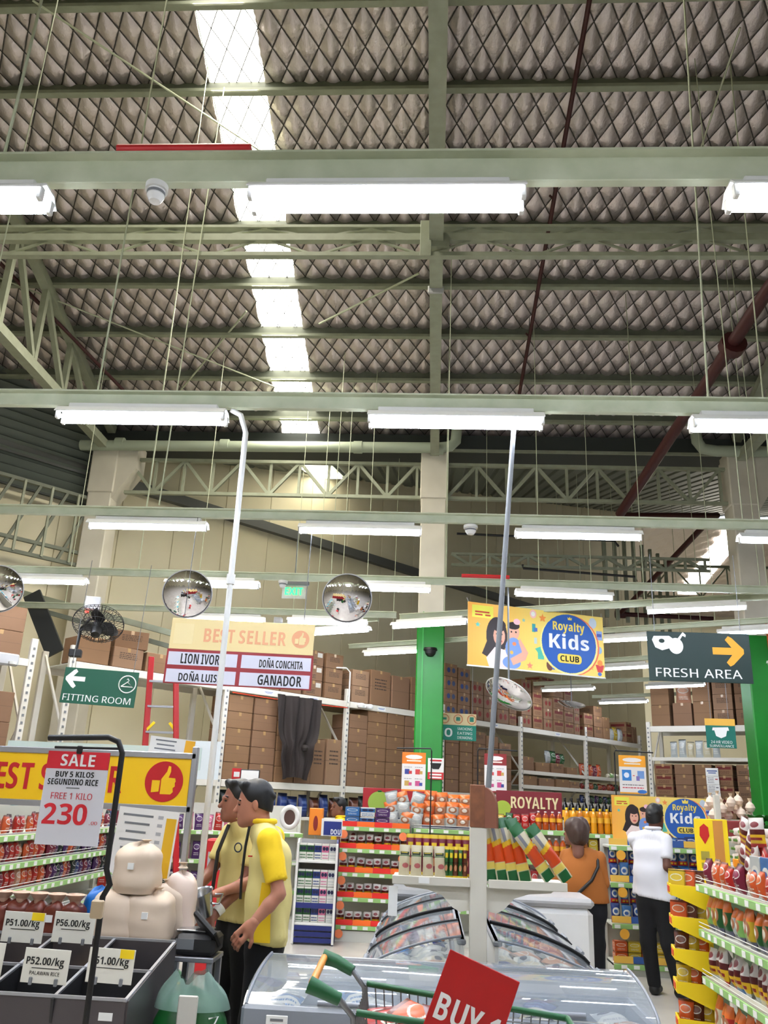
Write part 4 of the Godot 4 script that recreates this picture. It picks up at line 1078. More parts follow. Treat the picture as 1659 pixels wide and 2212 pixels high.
func disc(r: float, n := 32, c := Vector2.ZERO, ry := -1.0) -> PackedVector2Array:
	var p := PackedVector2Array()
	for k in n: p.push_back(c + Vector2(cos(TAU * k / n) * r, sin(TAU * k / n) * (ry if ry > 0 else r)))
	return p

func rrect(w: float, h: float, r: float) -> PackedVector2Array:
	var p := PackedVector2Array()
	for q in 4:
		var c := Vector2((w / 2 - r) * [1, -1, -1, 1][q], (h / 2 - r) * [1, 1, -1, -1][q])
		for k in 6: p.push_back(c + Vector2.from_angle(PI / 2 * (q + k / 5.0)) * r)
	return p

func arrow(w: float, th: float) -> PackedVector2Array:   # points to +x, round ends approximated
	var h := w * 0.44
	return PackedVector2Array([Vector2(-w / 2, -th / 2), Vector2(w * 0.12, -th / 2), Vector2(-w * 0.08, -h + th * 0.3), Vector2(w * 0.03, -h - th * 0.25), Vector2(w * 0.14, -h), Vector2(w / 2, -th * 0.3), Vector2(w / 2, th * 0.3), Vector2(w * 0.14, h), Vector2(w * 0.03, h + th * 0.25), Vector2(-w * 0.08, h - th * 0.3), Vector2(w * 0.12, th / 2), Vector2(-w / 2, th / 2)])

func kids_print() -> StandardMaterial3D:
	if M.has("kids"): return M.kids
	var bg := Color(0.93, 0.82, 0.42)
	var i := Ink.new(512, 212, bg)
	for k in 26:   # warm wash from orange at the left to pale yellow
		i.rect(k / 52.0, 0, 0.02, 1, Color(0.93, 0.66, 0.25).lerp(bg, k / 26.0))
	i.rect(0.03, 0.04, 0.15, 0.2, Color(0.88, 0.86, 0.3))
	i.lines(0.05, 0.13, 0.11, 2, 0.05, 0.025, Color(0.75, 0.2, 0.12), 4)
	# a woman with long dark hair holding a small child, as on the print, in plain flat shapes
	var hair := Color(0.14, 0.08, 0.08); var skin := Color(0.87, 0.65, 0.55)
	i.ell(0.205, 0.5, 0.075, 0.3, hair).poly(PackedVector2Array([Vector2(0.16, 0.45), Vector2(0.1, 0.8), Vector2(0.15, 0.86), Vector2(0.22, 0.7)]), hair)
	i.poly(PackedVector2Array([Vector2(0.15, 1), Vector2(0.13, 0.86), Vector2(0.19, 0.68), Vector2(0.28, 0.72), Vector2(0.33, 1)]), Color(0.92, 0.84, 0.82))
	i.ell(0.222, 0.5, 0.042, 0.15, skin).ell(0.22, 0.33, 0.05, 0.1, hair).ell(0.205, 0.47, 0.006, 0.012, hair).ell(0.24, 0.47, 0.006, 0.012, hair).ell(0.226, 0.58, 0.018, 0.018, Color(0.75, 0.3, 0.3))
	i.ell(0.325, 0.41, 0.042, 0.13, skin).ell(0.325, 0.31, 0.045, 0.06, hair).ell(0.35, 0.24, 0.025, 0.05, Color(0.95, 0.75, 0.78)).ell(0.31, 0.41, 0.006, 0.014, hair).ell(0.342, 0.41, 0.006, 0.014, hair)
	i.ell(0.325, 0.68, 0.06, 0.18, Color(0.45, 0.58, 0.82)).ell(0.31, 0.9, 0.065, 0.1, Color(0.45, 0.58, 0.82)).ell(0.33, 0.6, 0.014, 0.03, Color(0.9, 0.5, 0.3)).ell(0.31, 0.74, 0.012, 0.03, Color(0.9, 0.7, 0.3))
	i.poly(PackedVector2Array([Vector2(0.37, 0.5), Vector2(0.43, 0.72), Vector2(0.41, 0.84), Vector2(0.32, 0.94), Vector2(0.3, 0.84), Vector2(0.385, 0.72), Vector2(0.36, 0.56)]), skin)
	for e in [[0.07, 0.35, 0.02, 0.35, 0.75, 0.7], [0.4, 0.2, 0.015, 0.55, 0.75, 0.7], [0.54, 0.13, 0.03, 0.93, 0.55, 0.25], [0.58, 0.25, 0.02, 0.93, 0.45, 0.3], [0.44, 0.92, 0.025, 0.95, 0.5, 0.4], [0.84, 0.82, 0.03, 0.9, 0.55, 0.3], [0.9, 0.86, 0.02, 0.93, 0.65, 0.3]]:
		i.star(e[0], e[1], e[2], Color(e[3], e[4], e[5]))
	i.ell(0.47, 0.08, 0.025, 0.07, Color(0.95, 0.75, 0.72)).ell(0.47, 0.08, 0.015, 0.04, Color(0.93, 0.93, 0.9))
	i.rect(0.46, 0.24, 0.025, 0.13, Color(0.2, 0.6, 0.6)).rect(0.475, 0.3, 0.025, 0.06, Color(0.3, 0.4, 0.7)).rect(0.475, 0.46, 0.022, 0.1, Color(0.75, 0.8, 0.78))
	i.poly(PackedVector2Array([Vector2(0.48, 0.64), Vector2(0.52, 0.6), Vector2(0.56, 0.64), Vector2(0.545, 0.7), Vector2(0.545, 0.8), Vector2(0.5, 0.8), Vector2(0.5, 0.7)]), Color(0.3, 0.7, 0.6))
	i.ell(0.587, 0.88, 0.025, 0.09, Color(0.42, 0.25, 0.18)).ell(0.587, 0.8, 0.02, 0.05, Color(0.42, 0.25, 0.18)).ell(0.615, 0.92, 0.013, 0.03, Color(0.3, 0.45, 0.75))
	i.rect(0.945, 0.24, 0.045, 0.15, Color(0.55, 0.65, 0.85)).rect(0.95, 0.29, 0.035, 0.05, Color(0.25, 0.3, 0.6)).ell(0.92, 0.12, 0.03, 0.09, Color(0.75, 0.8, 0.85)).ell(0.965, 0.56, 0.02, 0.06, Color(0.6, 0.72, 0.85))
	i.poly(PackedVector2Array([Vector2(0.93, 0.8), Vector2(0.995, 0.8), Vector2(0.98, 0.92), Vector2(0.945, 0.92)]), Color(0.8, 0.25, 0.25)).ell(0.965, 0.77, 0.02, 0.05, Color(0.92, 0.55, 0.25)).ell(0.96, 0.95, 0.015, 0.03, Color(0.3, 0.45, 0.75))
	i.ell(0.745, 0.52, 0.22, 0.5, Color(0.9, 0.45, 0.3)).ell(0.735, 0.52, 0.218, 0.49, Color(0.95, 0.88, 0.55)).ell(0.735, 0.5, 0.205, 0.48, Color(0.13, 0.35, 0.67))
	M.kids = mat(Color.WHITE, 0.5, 0, i.tex())
	return M.kids

func kids_sign(o: Node3D, w: float, h: float, at: Vector3) -> void:
	var p := part(o, "print", bx(Vector3.ZERO, Vector3(w, h, 0.006)), kids_print(), at)
	var gold := mat(Color(0.93, 0.82, 0.35), 0.6)
	var cx := w * 0.235
	text(p, "Royalty", gold, Vector3(cx, h * 0.255, 0.005), h * 0.2, w * 0.24)
	text(p, "Kids", M.whiteink, Vector3(cx, h * 0.03, 0.005), h * 0.25, w * 0.3)
	part(p, "name_pill", mb().prism(rrect(w * 0.18, h * 0.15, h * 0.06), 0.002), gold, Vector3(cx, -h * 0.25, 0.004))
	text(p, "CLUB", M.blackink, Vector3(cx, -h * 0.25, 0.0065), h * 0.095, w * 0.14)
	part(p, "crown", mb().prism(PackedVector2Array([Vector2(-0.03, -0.02), Vector2(0.03, -0.02), Vector2(0.036, 0.02), Vector2(0.016, 0.005), Vector2(0, 0.028), Vector2(-0.016, 0.005), Vector2(-0.036, 0.02)]), 0.002), gold, Vector3(cx + w * 0.01, h * 0.41, 0.004))

func thumb(r: float) -> PackedVector2Array:
	var p := PackedVector2Array()
	for q in [[-0.12, -0.62], [0.42, -0.62], [0.55, -0.5], [0.52, -0.3], [0.62, -0.22], [0.6, -0.05], [0.64, 0.02], [0.6, 0.18], [0.25, 0.2], [0.34, 0.5], [0.32, 0.75], [0.2, 0.78], [0.14, 0.5], [-0.12, 0.12]]: p.push_back(Vector2(q[0], q[1]) * r)
	return p

func best_art(p: Node3D, at: Vector3, r: float, ring: Material, hand: Material) -> void:
	part(p, "thumb_disc", mb().prism(disc(r, 40), 0.002), ring, at)
	part(p, "thumb_hand", mb().prism(thumb(r), 0.002), hand, at + Vector3(-r * 0.02, 0, 0.002))
	part(p, "thumb_cuff", mb().prism(PackedVector2Array([Vector2(-0.62, -0.55) * r, Vector2(-0.22, -0.5) * r, Vector2(-0.2, 0.05) * r, Vector2(-0.62, 0.05) * r]), 0.002), hand, at + Vector3(0, 0, 0.002))

func promo(called: String, label: String, at: Vector3, w: float, h: float, head: Color, turn := 0.0, kind := 0) -> Node3D:
	var o := thing(called, label, "poster", at, turn)
	var i := Ink.new(96, 160, Color(0.9, 0.88, 0.86))
	i.rect(0, 0, 1, 0.3, head).rect(0, 0.96, 1, 0.04, head)
	i.ell(0.5, 0.12, 0.36, 0.06, Color(0.95, 0.92, 0.9)).rect(0.2, 0.2, 0.6, 0.04, Color(0.95, 0.9, 0.85))
	var cs := [Color(0.2, 0.25, 0.55), Color(0.8, 0.25, 0.25), Color(0.75, 0.6, 0.3), Color(0.75, 0.3, 0.5)]
	if kind == 0:
		for k in 4:
			var x := 0.1 + 0.45 * (k % 2)
			var y := 0.38 + 0.3 * (k / 2)
			i.lines(x, y, 0.32, 1, 0.1, 0.015, Color(0.4, 0.4, 0.4), k).rect(x + 0.02, y + 0.06, 0.2, 0.13, cs[k]).rect(x + 0.2, y + 0.1, 0.12, 0.08, cs[(k + 1) % 4])
	else:
		i.rect(0.1, 0.38, 0.34, 0.28, Color(0.2, 0.5, 0.78)).ell(0.27, 0.52, 0.1, 0.07, Color(0.9, 0.92, 0.95)).rect(0.68, 0.4, 0.25, 0.2, Color(0.45, 0.6, 0.82)).rect(0.62, 0.54, 0.12, 0.12, Color(0.5, 0.45, 0.7)).rect(0.5, 0.52, 0.07, 0.02, Color(0.8, 0.2, 0.2)).lines(0.1, 0.76, 0.8, 1, 0.1, 0.02, Color(0.3, 0.3, 0.3), 2).lines(0.1, 0.83, 0.8, 1, 0.1, 0.025, Color(0.8, 0.25, 0.3), 5).ell(0.82, 0.94, 0.17, 0.05, Color(0.2, 0.45, 0.75))
	part(o, "print", bx(Vector3.ZERO, Vector3(w, h, 0.004)), mat(Color.WHITE, 0.6, 0, i.tex()))
	return o

func signs() -> void:
	var fr := thing("direction_sign", "dark green hanging FRESH AREA sign with a yellow arrow pointing right", "sign", Vector3(2.77, 3.18, -9.0), 0.0)
	var fp := part(fr, "board", bx(Vector3.ZERO, Vector3(1.06, 0.52, 0.012), 0.003), mat(Color(0.05, 0.16, 0.14), 0.5))
	text(fp, "FRESH AREA", M.whiteink, Vector3(-0.02, -0.17, 0.008), 0.09, 0.88, "Droid Sans", false)
	part(fp, "arrow", mb().prism(arrow(0.32, 0.075), 0.002), mat(Color(0.85, 0.6, 0.14), 0.6), Vector3(0.3, 0.07, 0.008))
	var meat := part(fp, "meat_symbol", mb().prism(PackedVector2Array([Vector2(-0.12, 0.03), Vector2(-0.1, 0.07), Vector2(0.06, 0.075), Vector2(0.12, 0.03), Vector2(0.08, -0.05), Vector2(-0.02, -0.08), Vector2(-0.09, -0.05)]), 0.002).prism(disc(0.075, 24, Vector2(0.125, -0.03), 0.085), 0.002, 0.001).prism(PackedVector2Array([Vector2(0.16, 0.02), Vector2(0.2, 0.08), Vector2(0.23, 0.065), Vector2(0.235, 0.09), Vector2(0.205, 0.12), Vector2(0.18, 0.09), Vector2(0.14, 0.04)]), 0.002), M.whiteink, Vector3(-0.36, 0.14, 0.008))
	part(meat, "outline", mb().prism(disc(0.03, 18, Vector2(-0.02, 0.02), 0.022), 0.002), mat(Color(0.05, 0.16, 0.14), 0.5), Vector3(0, 0, 0.002))
	hang(fr, 1.06, 0.26, 1.12)
	var ft := thing("direction_sign", "green hanging FITTING ROOM sign with a white arrow pointing left", "sign", Vector3(-4.0, 2.77, -10.0), 0.12)
	ft.rotation.z = -0.03
	var tp := part(ft, "board", bx(Vector3.ZERO, Vector3(0.88, 0.42, 0.012), 0.003), mat(Color(0.04, 0.33, 0.24), 0.5))
	text(tp, "FITTING ROOM", M.whiteink, Vector3(-0.01, -0.14, 0.008), 0.075, 0.8, "Droid Sans", false)
	var la := part(tp, "arrow", mb().prism(arrow(0.23, 0.055), 0.002), M.whiteink, Vector3(-0.3, 0.08, 0.008))
	la.rotation.z = PI
	var rg := part(tp, "hanger_symbol", mb().tube([Vector3(-0.07, -0.03, 0), Vector3(0, 0.025, 0), Vector3(0.07, -0.03, 0), Vector3(-0.07, -0.03, 0)], 0.007, 5).tube([Vector3(0, 0.025, 0), Vector3(0.015, 0.045, 0), Vector3(0, 0.065, 0), Vector3(-0.012, 0.055, 0)], 0.006, 5), M.whiteink, Vector3(0.32, 0.06, 0.01))
	var ring := []
	for k in 28: ring.append(Vector3(cos(TAU * k / 28), sin(TAU * k / 28), 0) * 0.1)
	part(rg, "ring", mb().tube(ring, 0.007, 5, true), M.whiteink)
	hang(ft, 0.88, 0.21, 1.55)
	# best seller board
	var bs := thing("rice_board", "hanging board with faded BEST SELLER heading over four red framed rice names", "sign", Vector3(-1.87, 2.9, -8.0), 0.03)
	bs.rotation.z = -0.015
	part(bs, "heading", bx(Vector3(0, 0.17, 0), Vector3(1.4, 0.3, 0.012), 0.003), mat(Color(0.88, 0.80, 0.58), 0.6))
	var faded := mat(Color(0.86, 0.62, 0.47), 0.7)
	var hb := bs.get_child(0)
	text(hb, "BEST SELLER", faded, Vector3(0.03, 0.165, 0.008), 0.13, 0.8)
	best_art(hb, Vector3(0.57, 0.17, 0.008), 0.085, faded, mat(Color(0.88, 0.8, 0.58), 0.6))
	part(hb, "faded_crest", mb().box(Vector3(-0.57, 0.17, 0.007), Vector3(0.19, 0.2, 0.002)), mat(Color(0.89, 0.82, 0.62), 0.6))
	part(bs, "red_panel", bx(Vector3(0, -0.145, 0), Vector3(1.42, 0.33, 0.014), 0.003), mat(Color(0.55, 0.06, 0.1), 0.5))
	var nm := ["LION IVORY", "DOÑA CONCHITA", "DOÑA LUISA", "GANADOR"]
	for k in 4:
		var c := Vector3(-0.355 if k % 2 == 0 else 0.355, -0.07 if k < 2 else -0.235, 0.009)
		var cd := part(bs, "name_card", bx(Vector3.ZERO, Vector3(0.67, 0.125, 0.004)), mat(Color(0.8, 0.8, 0.85), 0.5), c)
		text(cd, nm[k], M.blackink, Vector3(0.05 if k % 2 else 0.0, 0, 0.003), 0.095, 0.42)
	hang(bs, 1.4, 0.32, 1.36)
	# the banner on the slanting rail
	var bn := thing("banner", "large orange kids club banner tied along the slanting lamp rail", "banner", Vector3(1.445, 3.86, -12.0) + Vector3(0, 0, 0.06), 0.3835)
	kids_sign(bn, 2.16, 0.88, Vector3.ZERO)
	part(bn, "hem", bx(Vector3(0, -0.445, 0), Vector3(2.18, 0.02, 0.012)), M.white)
	for s in [-1, 1]: part(bn, "eyelet_tie", mb().tube([Vector3(1.06 * s, 0.42, 0), Vector3(1.08 * s, 0.5, -0.03)], 0.006, 5), M.grey)
	# notices
	var no := thing("notice_board", "small teal and cream prohibition sign partly behind the green column", "sign", Vector3(0.33, 2.9, -15.2), 0.1)
	part(no, "upper_panel", bx(Vector3(0, 0.13, 0), Vector3(0.84, 0.2, 0.012), 0.002), mat(Color(0.85, 0.78, 0.6), 0.6))
	var np := part(no, "lower_panel", bx(Vector3(0, -0.1, 0), Vector3(0.84, 0.26, 0.012), 0.002), mat(Color(0.05, 0.5, 0.42), 0.6))
	text(np, "NO", M.whiteink, Vector3(-0.15, -0.1, 0.008), 0.15, 0.3)
	for k in 3: text(np, ["SMOKING", "EATING", "DRINKING"][k], M.whiteink, Vector3(0.22, -0.03 - k * 0.075, 0.008), 0.045, 0.26, "Droid Sans", false)
	for k in 3:
		var rr := []
		for q in 20: rr.append(Vector3(cos(TAU * q / 20), sin(TAU * q / 20), 0) * 0.075)
		var rp := part(no, "ban_ring", mb().tube(rr, 0.008, 5, true), mat(Color(0.8, 0.5, 0.35), 0.6), Vector3(-0.14 + k * 0.24, 0.135, 0.01))
		part(rp, "symbol", bx(Vector3.ZERO, Vector3(0.07, 0.04 + 0.02 * k, 0.003), 0.001), mat(Color(0.15, 0.5, 0.42), 0.6))
	hang(no, 0.84, 0.23, 1.38)
	var vs := thing("notice_board", "small teal video surveillance sign with a camera symbol hanging by the right column", "sign", Vector3(4.22, 2.76, -13.0), -0.05)
	part(vs, "upper_panel", bx(Vector3(0, 0.16, 0), Vector3(0.43, 0.1, 0.012), 0.002), mat(Color(0.86, 0.66, 0.25), 0.6))
	var vp := part(vs, "lower_panel", bx(Vector3(0, -0.05, 0), Vector3(0.42, 0.32, 0.012), 0.002), mat(Color(0.03, 0.42, 0.36), 0.6))
	part(vp, "camera_symbol", mb().prism(PackedVector2Array([Vector2(-0.11, 0.06), Vector2(0.11, 0.07), Vector2(0.12, 0.02), Vector2(0.09, 0.02), Vector2(0.07, -0.06), Vector2(0, -0.09), Vector2(-0.07, -0.06), Vector2(-0.09, 0.02), Vector2(-0.12, 0.02)]), 0.003), M.whiteink, Vector3(0, 0.02, 0.008))
	text(vp, "24 HR VIDEO", M.whiteink, Vector3(0, -0.125, 0.008), 0.04, 0.3, "Droid Sans", false)
	text(vp, "SURVEILLANCE", M.whiteink, Vector3(0, -0.18, 0.008), 0.035, 0.34, "Droid Sans", false)
	hang(vs, 0.3, 0.2, 1.5)
	var cn := thing("notice_board", "white and red camera notice fixed low on the green column", "sign", Vector3(0.05, 2.15, -14.35))
	part(cn, "board", bx(Vector3(0, 0, 0.0), Vector3(0.26, 0.33, 0.01), 0.002), M.white)
	var cr := part(cn, "red_panel", bx(Vector3(0, -0.11, 0.004), Vector3(0.26, 0.11, 0.006)), M.red)
	for k in 3: part(cr, "print_line", bx(Vector3(0, [0.13, -0.09, -0.135][k], 0.008), Vector3(0.19, 0.025, 0.002)), M.tag if k else M.redink)
	part(cn, "camera_symbol", mb().prism(PackedVector2Array([Vector2(-0.09, 0.05), Vector2(0.09, 0.05), Vector2(0.085, 0.02), Vector2(0.05, -0.045), Vector2(-0.05, -0.045), Vector2(-0.085, 0.02)]), 0.003), M.blackink, Vector3(0, 0.04, 0.007))
	# promotion posters on wire frames
	var ps := [["orange headed promotion poster on a wire frame left of the green column", Vector3(-0.215, 1.95, -10.0), 0.27, 0.42, Color(0.93, 0.5, 0.12), 0], ["maroon headed promotion poster behind the wooden post", Vector3(0.71, 1.97, -10.0), 0.25, 0.42, Color(0.55, 0.12, 0.12), 0], ["yellow headed promotion poster with blue packs above the second kids sign", Vector3(2.34, 2.03, -10.45), 0.31, 0.43, Color(0.95, 0.65, 0.15), 1]]
	for e in ps:
		var o := promo("promo_poster", e[0], e[1], e[2], e[3], e[4], 0.0, e[5])
		part(o, "frame", mb().tube([Vector3(-0.2, e[3] / 2 + 0.04, 0), Vector3(0.19, e[3] / 2 + 0.05, 0), Vector3(0.2, e[3] / 2 + 0.02, 0), Vector3(0.2, -0.75, -0.02)] if e[5] == 0 and e[1].x < 0 else [Vector3(0.25, e[3] / 2 + 0.04, 0), Vector3(-0.19, e[3] / 2 + 0.05, 0), Vector3(-0.2, e[3] / 2 + 0.02, 0), Vector3(-0.2, -0.75, -0.02)], 0.008, 6), M.black)

# ---------------------------------------------------------------- rice counter at the left
func sack_mesh(w: float, h: float, d: float, seed_ := 1) -> ArrayMesh:
	var m := mb()
	m.grid(28, 18, func(u: float, v: float) -> Vector3:
		var a := TAU * u
		var ca := cos(a); var sa := sin(a)
		var e := lerpf(0.86, 1.0, smoothstep(0.0, 0.16, v)) * (1.0 if v < 0.72 else sqrt(maxf(0.0, 1.0 - pow((v - 0.72) / 0.28, 2.2))))
		var r := 1.0 / pow(pow(absf(ca), 3.6) + pow(absf(sa), 3.6), 1.0 / 3.6) * (1.04 - 0.1 * v)
		var wob := 1.0 + 0.025 * sin(a * 3.0 + v * 6.0 + seed_) + 0.02 * sin(v * 14.0 + seed_ * 2.0)
		return Vector3(-ca * r * w / 2 * e * wob, v * h + 0.012 * sin(a * 2 + seed_) * v, sa * r * d / 2 * e * wob))
	return m.mesh()

func price_card(label: String, at: Vector3, price: String, sub: String, yellow: bool, tilt: float) -> void:
	var o := thing("price_card", label, "price card", at, 0.05, "rice price cards")
	o.rotation.z = tilt
	var b := part(o, "card", bx(Vector3.ZERO, Vector3(0.2, 0.135, 0.004), 0.001), mat(Color(0.86, 0.85, 0.80), 0.25))
	text(b, price, M.blackink, Vector3(-0.005, 0.015, 0.003), 0.042, 0.165, "Droid Sans", true, 0.001)
	if sub: text(b, sub, M.blackink, Vector3(0, -0.028, 0.003), 0.014, 0.13, "Droid Sans", false, 0.001)
	part(b, "rule", bx(Vector3(0, -0.009, 0.0025), Vector3(0.12, 0.003, 0.001)), M.blackink)
	if yellow: part(o, "yellow_tag", bx(Vector3(0.065, 0.05, 0.003), Vector3(0.06, 0.035, 0.002)), M.yellow)
	for s in [-1, 1]: part(o, "clip", bx(Vector3(0.055 * s, -0.06, 0.002), Vector3(0.015, 0.03, 0.014), 0.003), M.grey)

func rice_counter() -> void:
	var steel := mat(Color(0.34, 0.32, 0.33), 0.35, 0.6)
	var unit := thing("rice_bin_unit", "row of dark steel rice bins with thin bright edges", "rice bins", Vector3.ZERO)
	part(unit, "front_panel", bx(Vector3(-2.06, 0.385, -4.0), Vector3(1.56, 0.77, 0.02), 0.003), steel)
	part(unit, "side_panel", mb().prism(PackedVector2Array([Vector2(4.0, 0), Vector2(4.66, 0), Vector2(4.66, 0.9), Vector2(4.0, 0.77)]), 0.015), steel)
	var sp: Node3D = unit.get_child(1)
	sp.rotation.y = PI / 2
	sp.position = Vector3(-1.28, 0, 0)
	part(unit, "back_panel", bx(Vector3(-2.06, 0.45, -4.67), Vector3(1.56, 0.9, 0.015)), steel)
	part(unit, "bin_floor", bx(Vector3(-2.06, 0.5, -4.33), Vector3(1.54, 0.02, 0.64)), M.dark)
	for k in 6:
		var x := -1.285 - k * 0.31
		if k: part(unit, "divider", mb().bar(Vector3(x, 0.62, -4.0), Vector3(x, 0.74, -4.66), 0.012, 0.3), M.dark)
		part(unit, "edge_trim", mb().bar(Vector3(x, 0.772, -3.99), Vector3(x, 0.902, -4.67), 0.014, 0.01), M.alu)
	for e in [[-3.995, 0.775], [-4.3, 0.832], [-4.67, 0.905]]: part(unit, "edge_trim", bx(Vector3(-2.06, e[1], e[0]), Vector3(1.56, 0.012, 0.014)), M.alu)
	part(unit, "cross_divider", bx(Vector3(-2.06, 0.66, -4.3), Vector3(1.54, 0.33, 0.012)), M.dark)
	part(unit, "maker_label", bx(Vector3(-1.36, 0.71, -3.988), Vector3(0.06, 0.03, 0.003)), M.tag)
	for k in 3:
		var o := solo("rice_heap", "heap of pale rice in the back bin, " + ["behind the middle price card", "one bin farther left", "at the left edge"][k], "rice", mb().grid(12, 10, func(u: float, v: float) -> Vector3: return Vector3((u - 0.5) * 0.28, 0.2 * sin(PI * u) * sin(PI * v), (0.5 - v) * 0.32)), mat(Color(0.86, 0.77, 0.62), 0.8), Vector3(-1.75 - k * 0.31, 0.6, -4.48))
		o.set_meta("kind", "stuff")
	price_card("rice card P52 clipped at the front bins, second from the right", Vector3(-1.655, 0.885, -4.0), "P52.00/kg", "PALAWAN RICE", false, -0.03)
	price_card("glossy rice card P51 at the front right bin", Vector3(-1.37, 0.9, -4.0), "P51.00/kg", "", true, -0.03)
	price_card("rice card cut by the left edge at the front bins", Vector3(-1.95, 0.9, -4.0), "P50.00/kg", "", false, -0.03)
	price_card("rice card P51 with yellow tag at the back bins", Vector3(-1.97, 0.97, -4.42), "P51.00/kg", "", true, -0.02)
	price_card("rice card P56 at the back bins beside the black stand", Vector3(-1.72, 0.98, -4.42), "P56.00/kg", "", false, -0.02)
	# the counter behind, with bagged rice
	var ct := thing("counter", "dark counter behind the bins carrying the bagged rice", "counter", Vector3(-2.33, 0, -4.94))
	part(ct, "top", bx(Vector3(0, 0.85, 0), Vector3(1.9, 0.03, 0.5), 0.005), M.grey)
	part(ct, "body", bx(Vector3(0, 0.42, 0), Vector3(1.86, 0.83, 0.46)), M.dark)
	var cream := mat(Color(0.82, 0.74, 0.65), 0.55)
	var bags := [[Vector3(-1.67, 0.866, -4.84), 0.24, 0.25, "plain cream rice bag at the foot of the pile beside the black stand"], [Vector3(-1.485, 0.866, -4.86), 0.25, 0.25, "plain cream rice bag at the foot of the pile, right one with white sticker"], [Vector3(-1.585, 1.1, -4.87), 0.24, 0.25, "plain cream rice bag resting on top of two others"]]
	for i in 3:
		var e: Array = bags[i]
		var o := thing("rice_bag", e[3], "rice bag", e[0], 0.1 - 0.1 * i, "cream rice bags")
		part(o, "bag", sack_mesh(e[1], e[2], 0.2, i), cream)
		part(o, "tied_neck", mb().lathe([Vector2(0.03, 0), Vector2(0.012, 0.018), Vector2(0.03, 0.03), Vector2(0.0, 0.02)], 10), cream, Vector3(0.03, e[2] - 0.012, 0))
		if i: part(o, "sticker", bx(Vector3(0.0, e[2] * 0.55, 0.1), Vector3(0.032, 0.032, 0.012)), M.tag)
	for i in 2:
		var o := thing("rice_bag", ["half clear rice bag behind the sign post", "pale rice bag under the attendants' arms"][i], "rice bag", [Vector3(-1.47, 0.866, -5.06), Vector3(-1.4, 0.866, -5.09)][i], 0.2, "cream rice bags")
		part(o, "bag", sack_mesh([0.24, 0.19][i], [0.27, 0.33][i], 0.13, 5 + i), mat([Color(0.83, 0.76, 0.68), Color(0.86, 0.78, 0.72)][i], 0.4))
		part(o, "tied_neck", mb().lathe([Vector2(0.03, 0), Vector2(0.012, 0.018), Vector2(0.03, 0.03), Vector2(0.0, 0.02)], 10), cream, Vector3(0, [0.26, 0.35][i], 0))
	var brown := mat(Color(0.38, 0.16, 0.11), 0.3)
	for i in 8:
		var o := thing("brown_rice_bag", "clear bag of red brown rice, frilled top, %s from the left" % ordinal(i), "rice bag", Vector3(-2.62 + i * 0.1, 0.866, -4.9), rng.randf_range(-0.2, 0.2), "brown rice bags")
		part(o, "bag", sack_mesh(0.125, 0.17, 0.13, i + 10), brown)
		part(o, "frilled_top", mb().lathe([Vector2(0.025, 0), Vector2(0.03, 0.02), Vector2(0.055, 0.05), Vector2(0.04, 0.055), Vector2(0.0, 0.02)], 9), mat(Color(0.75, 0.62, 0.53), 0.4), Vector3(0, 0.155, 0))
		part(o, "sticker", bx(Vector3(0, 0.09, 0.066), Vector3(0.035, 0.035, 0.008)), M.tag)
	var bb := thing("blue_bag", "bright blue plastic bag between the brown and the cream rice bags", "bag", Vector3(-1.82, 0.866, -5.0))
	part(bb, "bag", sack_mesh(0.16, 0.24, 0.14, 3), mat(Color(0.05, 0.38, 0.68), 0.3))
	# yellow best seller frame
	var fr := thing("rice_sign_frame", "yellow BEST SELLER sign in a silver frame on a post above the rice", "sign", Vector3(-2.11, 1.677, -5.17), 0.0)
	var yb := part(fr, "board", bx(Vector3.ZERO, Vector3(1.34, 0.27, 0.02)), mat(Color(0.93, 0.74, 0.04), 0.45))
	text(yb, "BEST SELLER", M.redink, Vector3(-0.17, 0, 0.012), 0.15, 0.88)
	best_art(yb, Vector3(0.52, 0, 0.012), 0.115, M.redink, mat(Color(0.93, 0.74, 0.04), 0.5))
	for s in [-1, 1]: part(fr, "frame_rail", bx(Vector3(0, 0.15 * s, 0), Vector3(1.4, 0.035, 0.04), 0.004), M.alu)
	for x in [-0.69, 0.69]: part(fr, "frame_post", bx(Vector3(x, -0.3, 0), Vector3(0.035, 1.01, 0.04), 0.004), M.alu)
	var yp := mat(Color(0.9, 0.89, 0.86), 0.7)
	var pp := thing("price_list", "long white rice price list with a yellow column below the yellow sign", "notice", Vector3(-1.66, 1.34, -5.145))
	pp.rotation.z = -0.06
	part(pp, "sheet", bx(Vector3.ZERO, Vector3(0.36, 0.36, 0.004)), yp)
	for k in 7:
		part(pp, "row_print", bx(Vector3(-0.06, 0.14 - k * 0.045, 0.003), Vector3(0.18 - 0.03 * (k % 3), 0.012, 0.001)), M.grey)
		part(pp, "price_print", bx(Vector3(0.075, 0.14 - k * 0.045, 0.003), Vector3(0.03, 0.018, 0.001)), M.lightgrey)
	part(pp, "yellow_strip", bx(Vector3(0.14, -0.02, 0.003), Vector3(0.06, 0.32, 0.001)), mat(Color(0.85, 0.66, 0.08), 0.6))
	var p2 := thing("price_list", "short white price list with a yellow corner above the yellow sign", "notice", Vector3(-1.58, 1.875, -5.2))
	p2.rotation.z = -0.08
	part(p2, "sheet", bx(Vector3.ZERO, Vector3(0.28, 0.11, 0.004)), yp)
	part(p2, "yellow_corner", bx(Vector3(0.11, 0.0, 0.003), Vector3(0.06, 0.1, 0.001)), mat(Color(0.9, 0.66, 0.12), 0.6))
	for k in 4: part(p2, "row_print", bx(Vector3(-0.04, 0.035 - k * 0.025, 0.003), Vector3(0.13 - 0.02 * (k % 2), 0.008, 0.001)), M.grey)
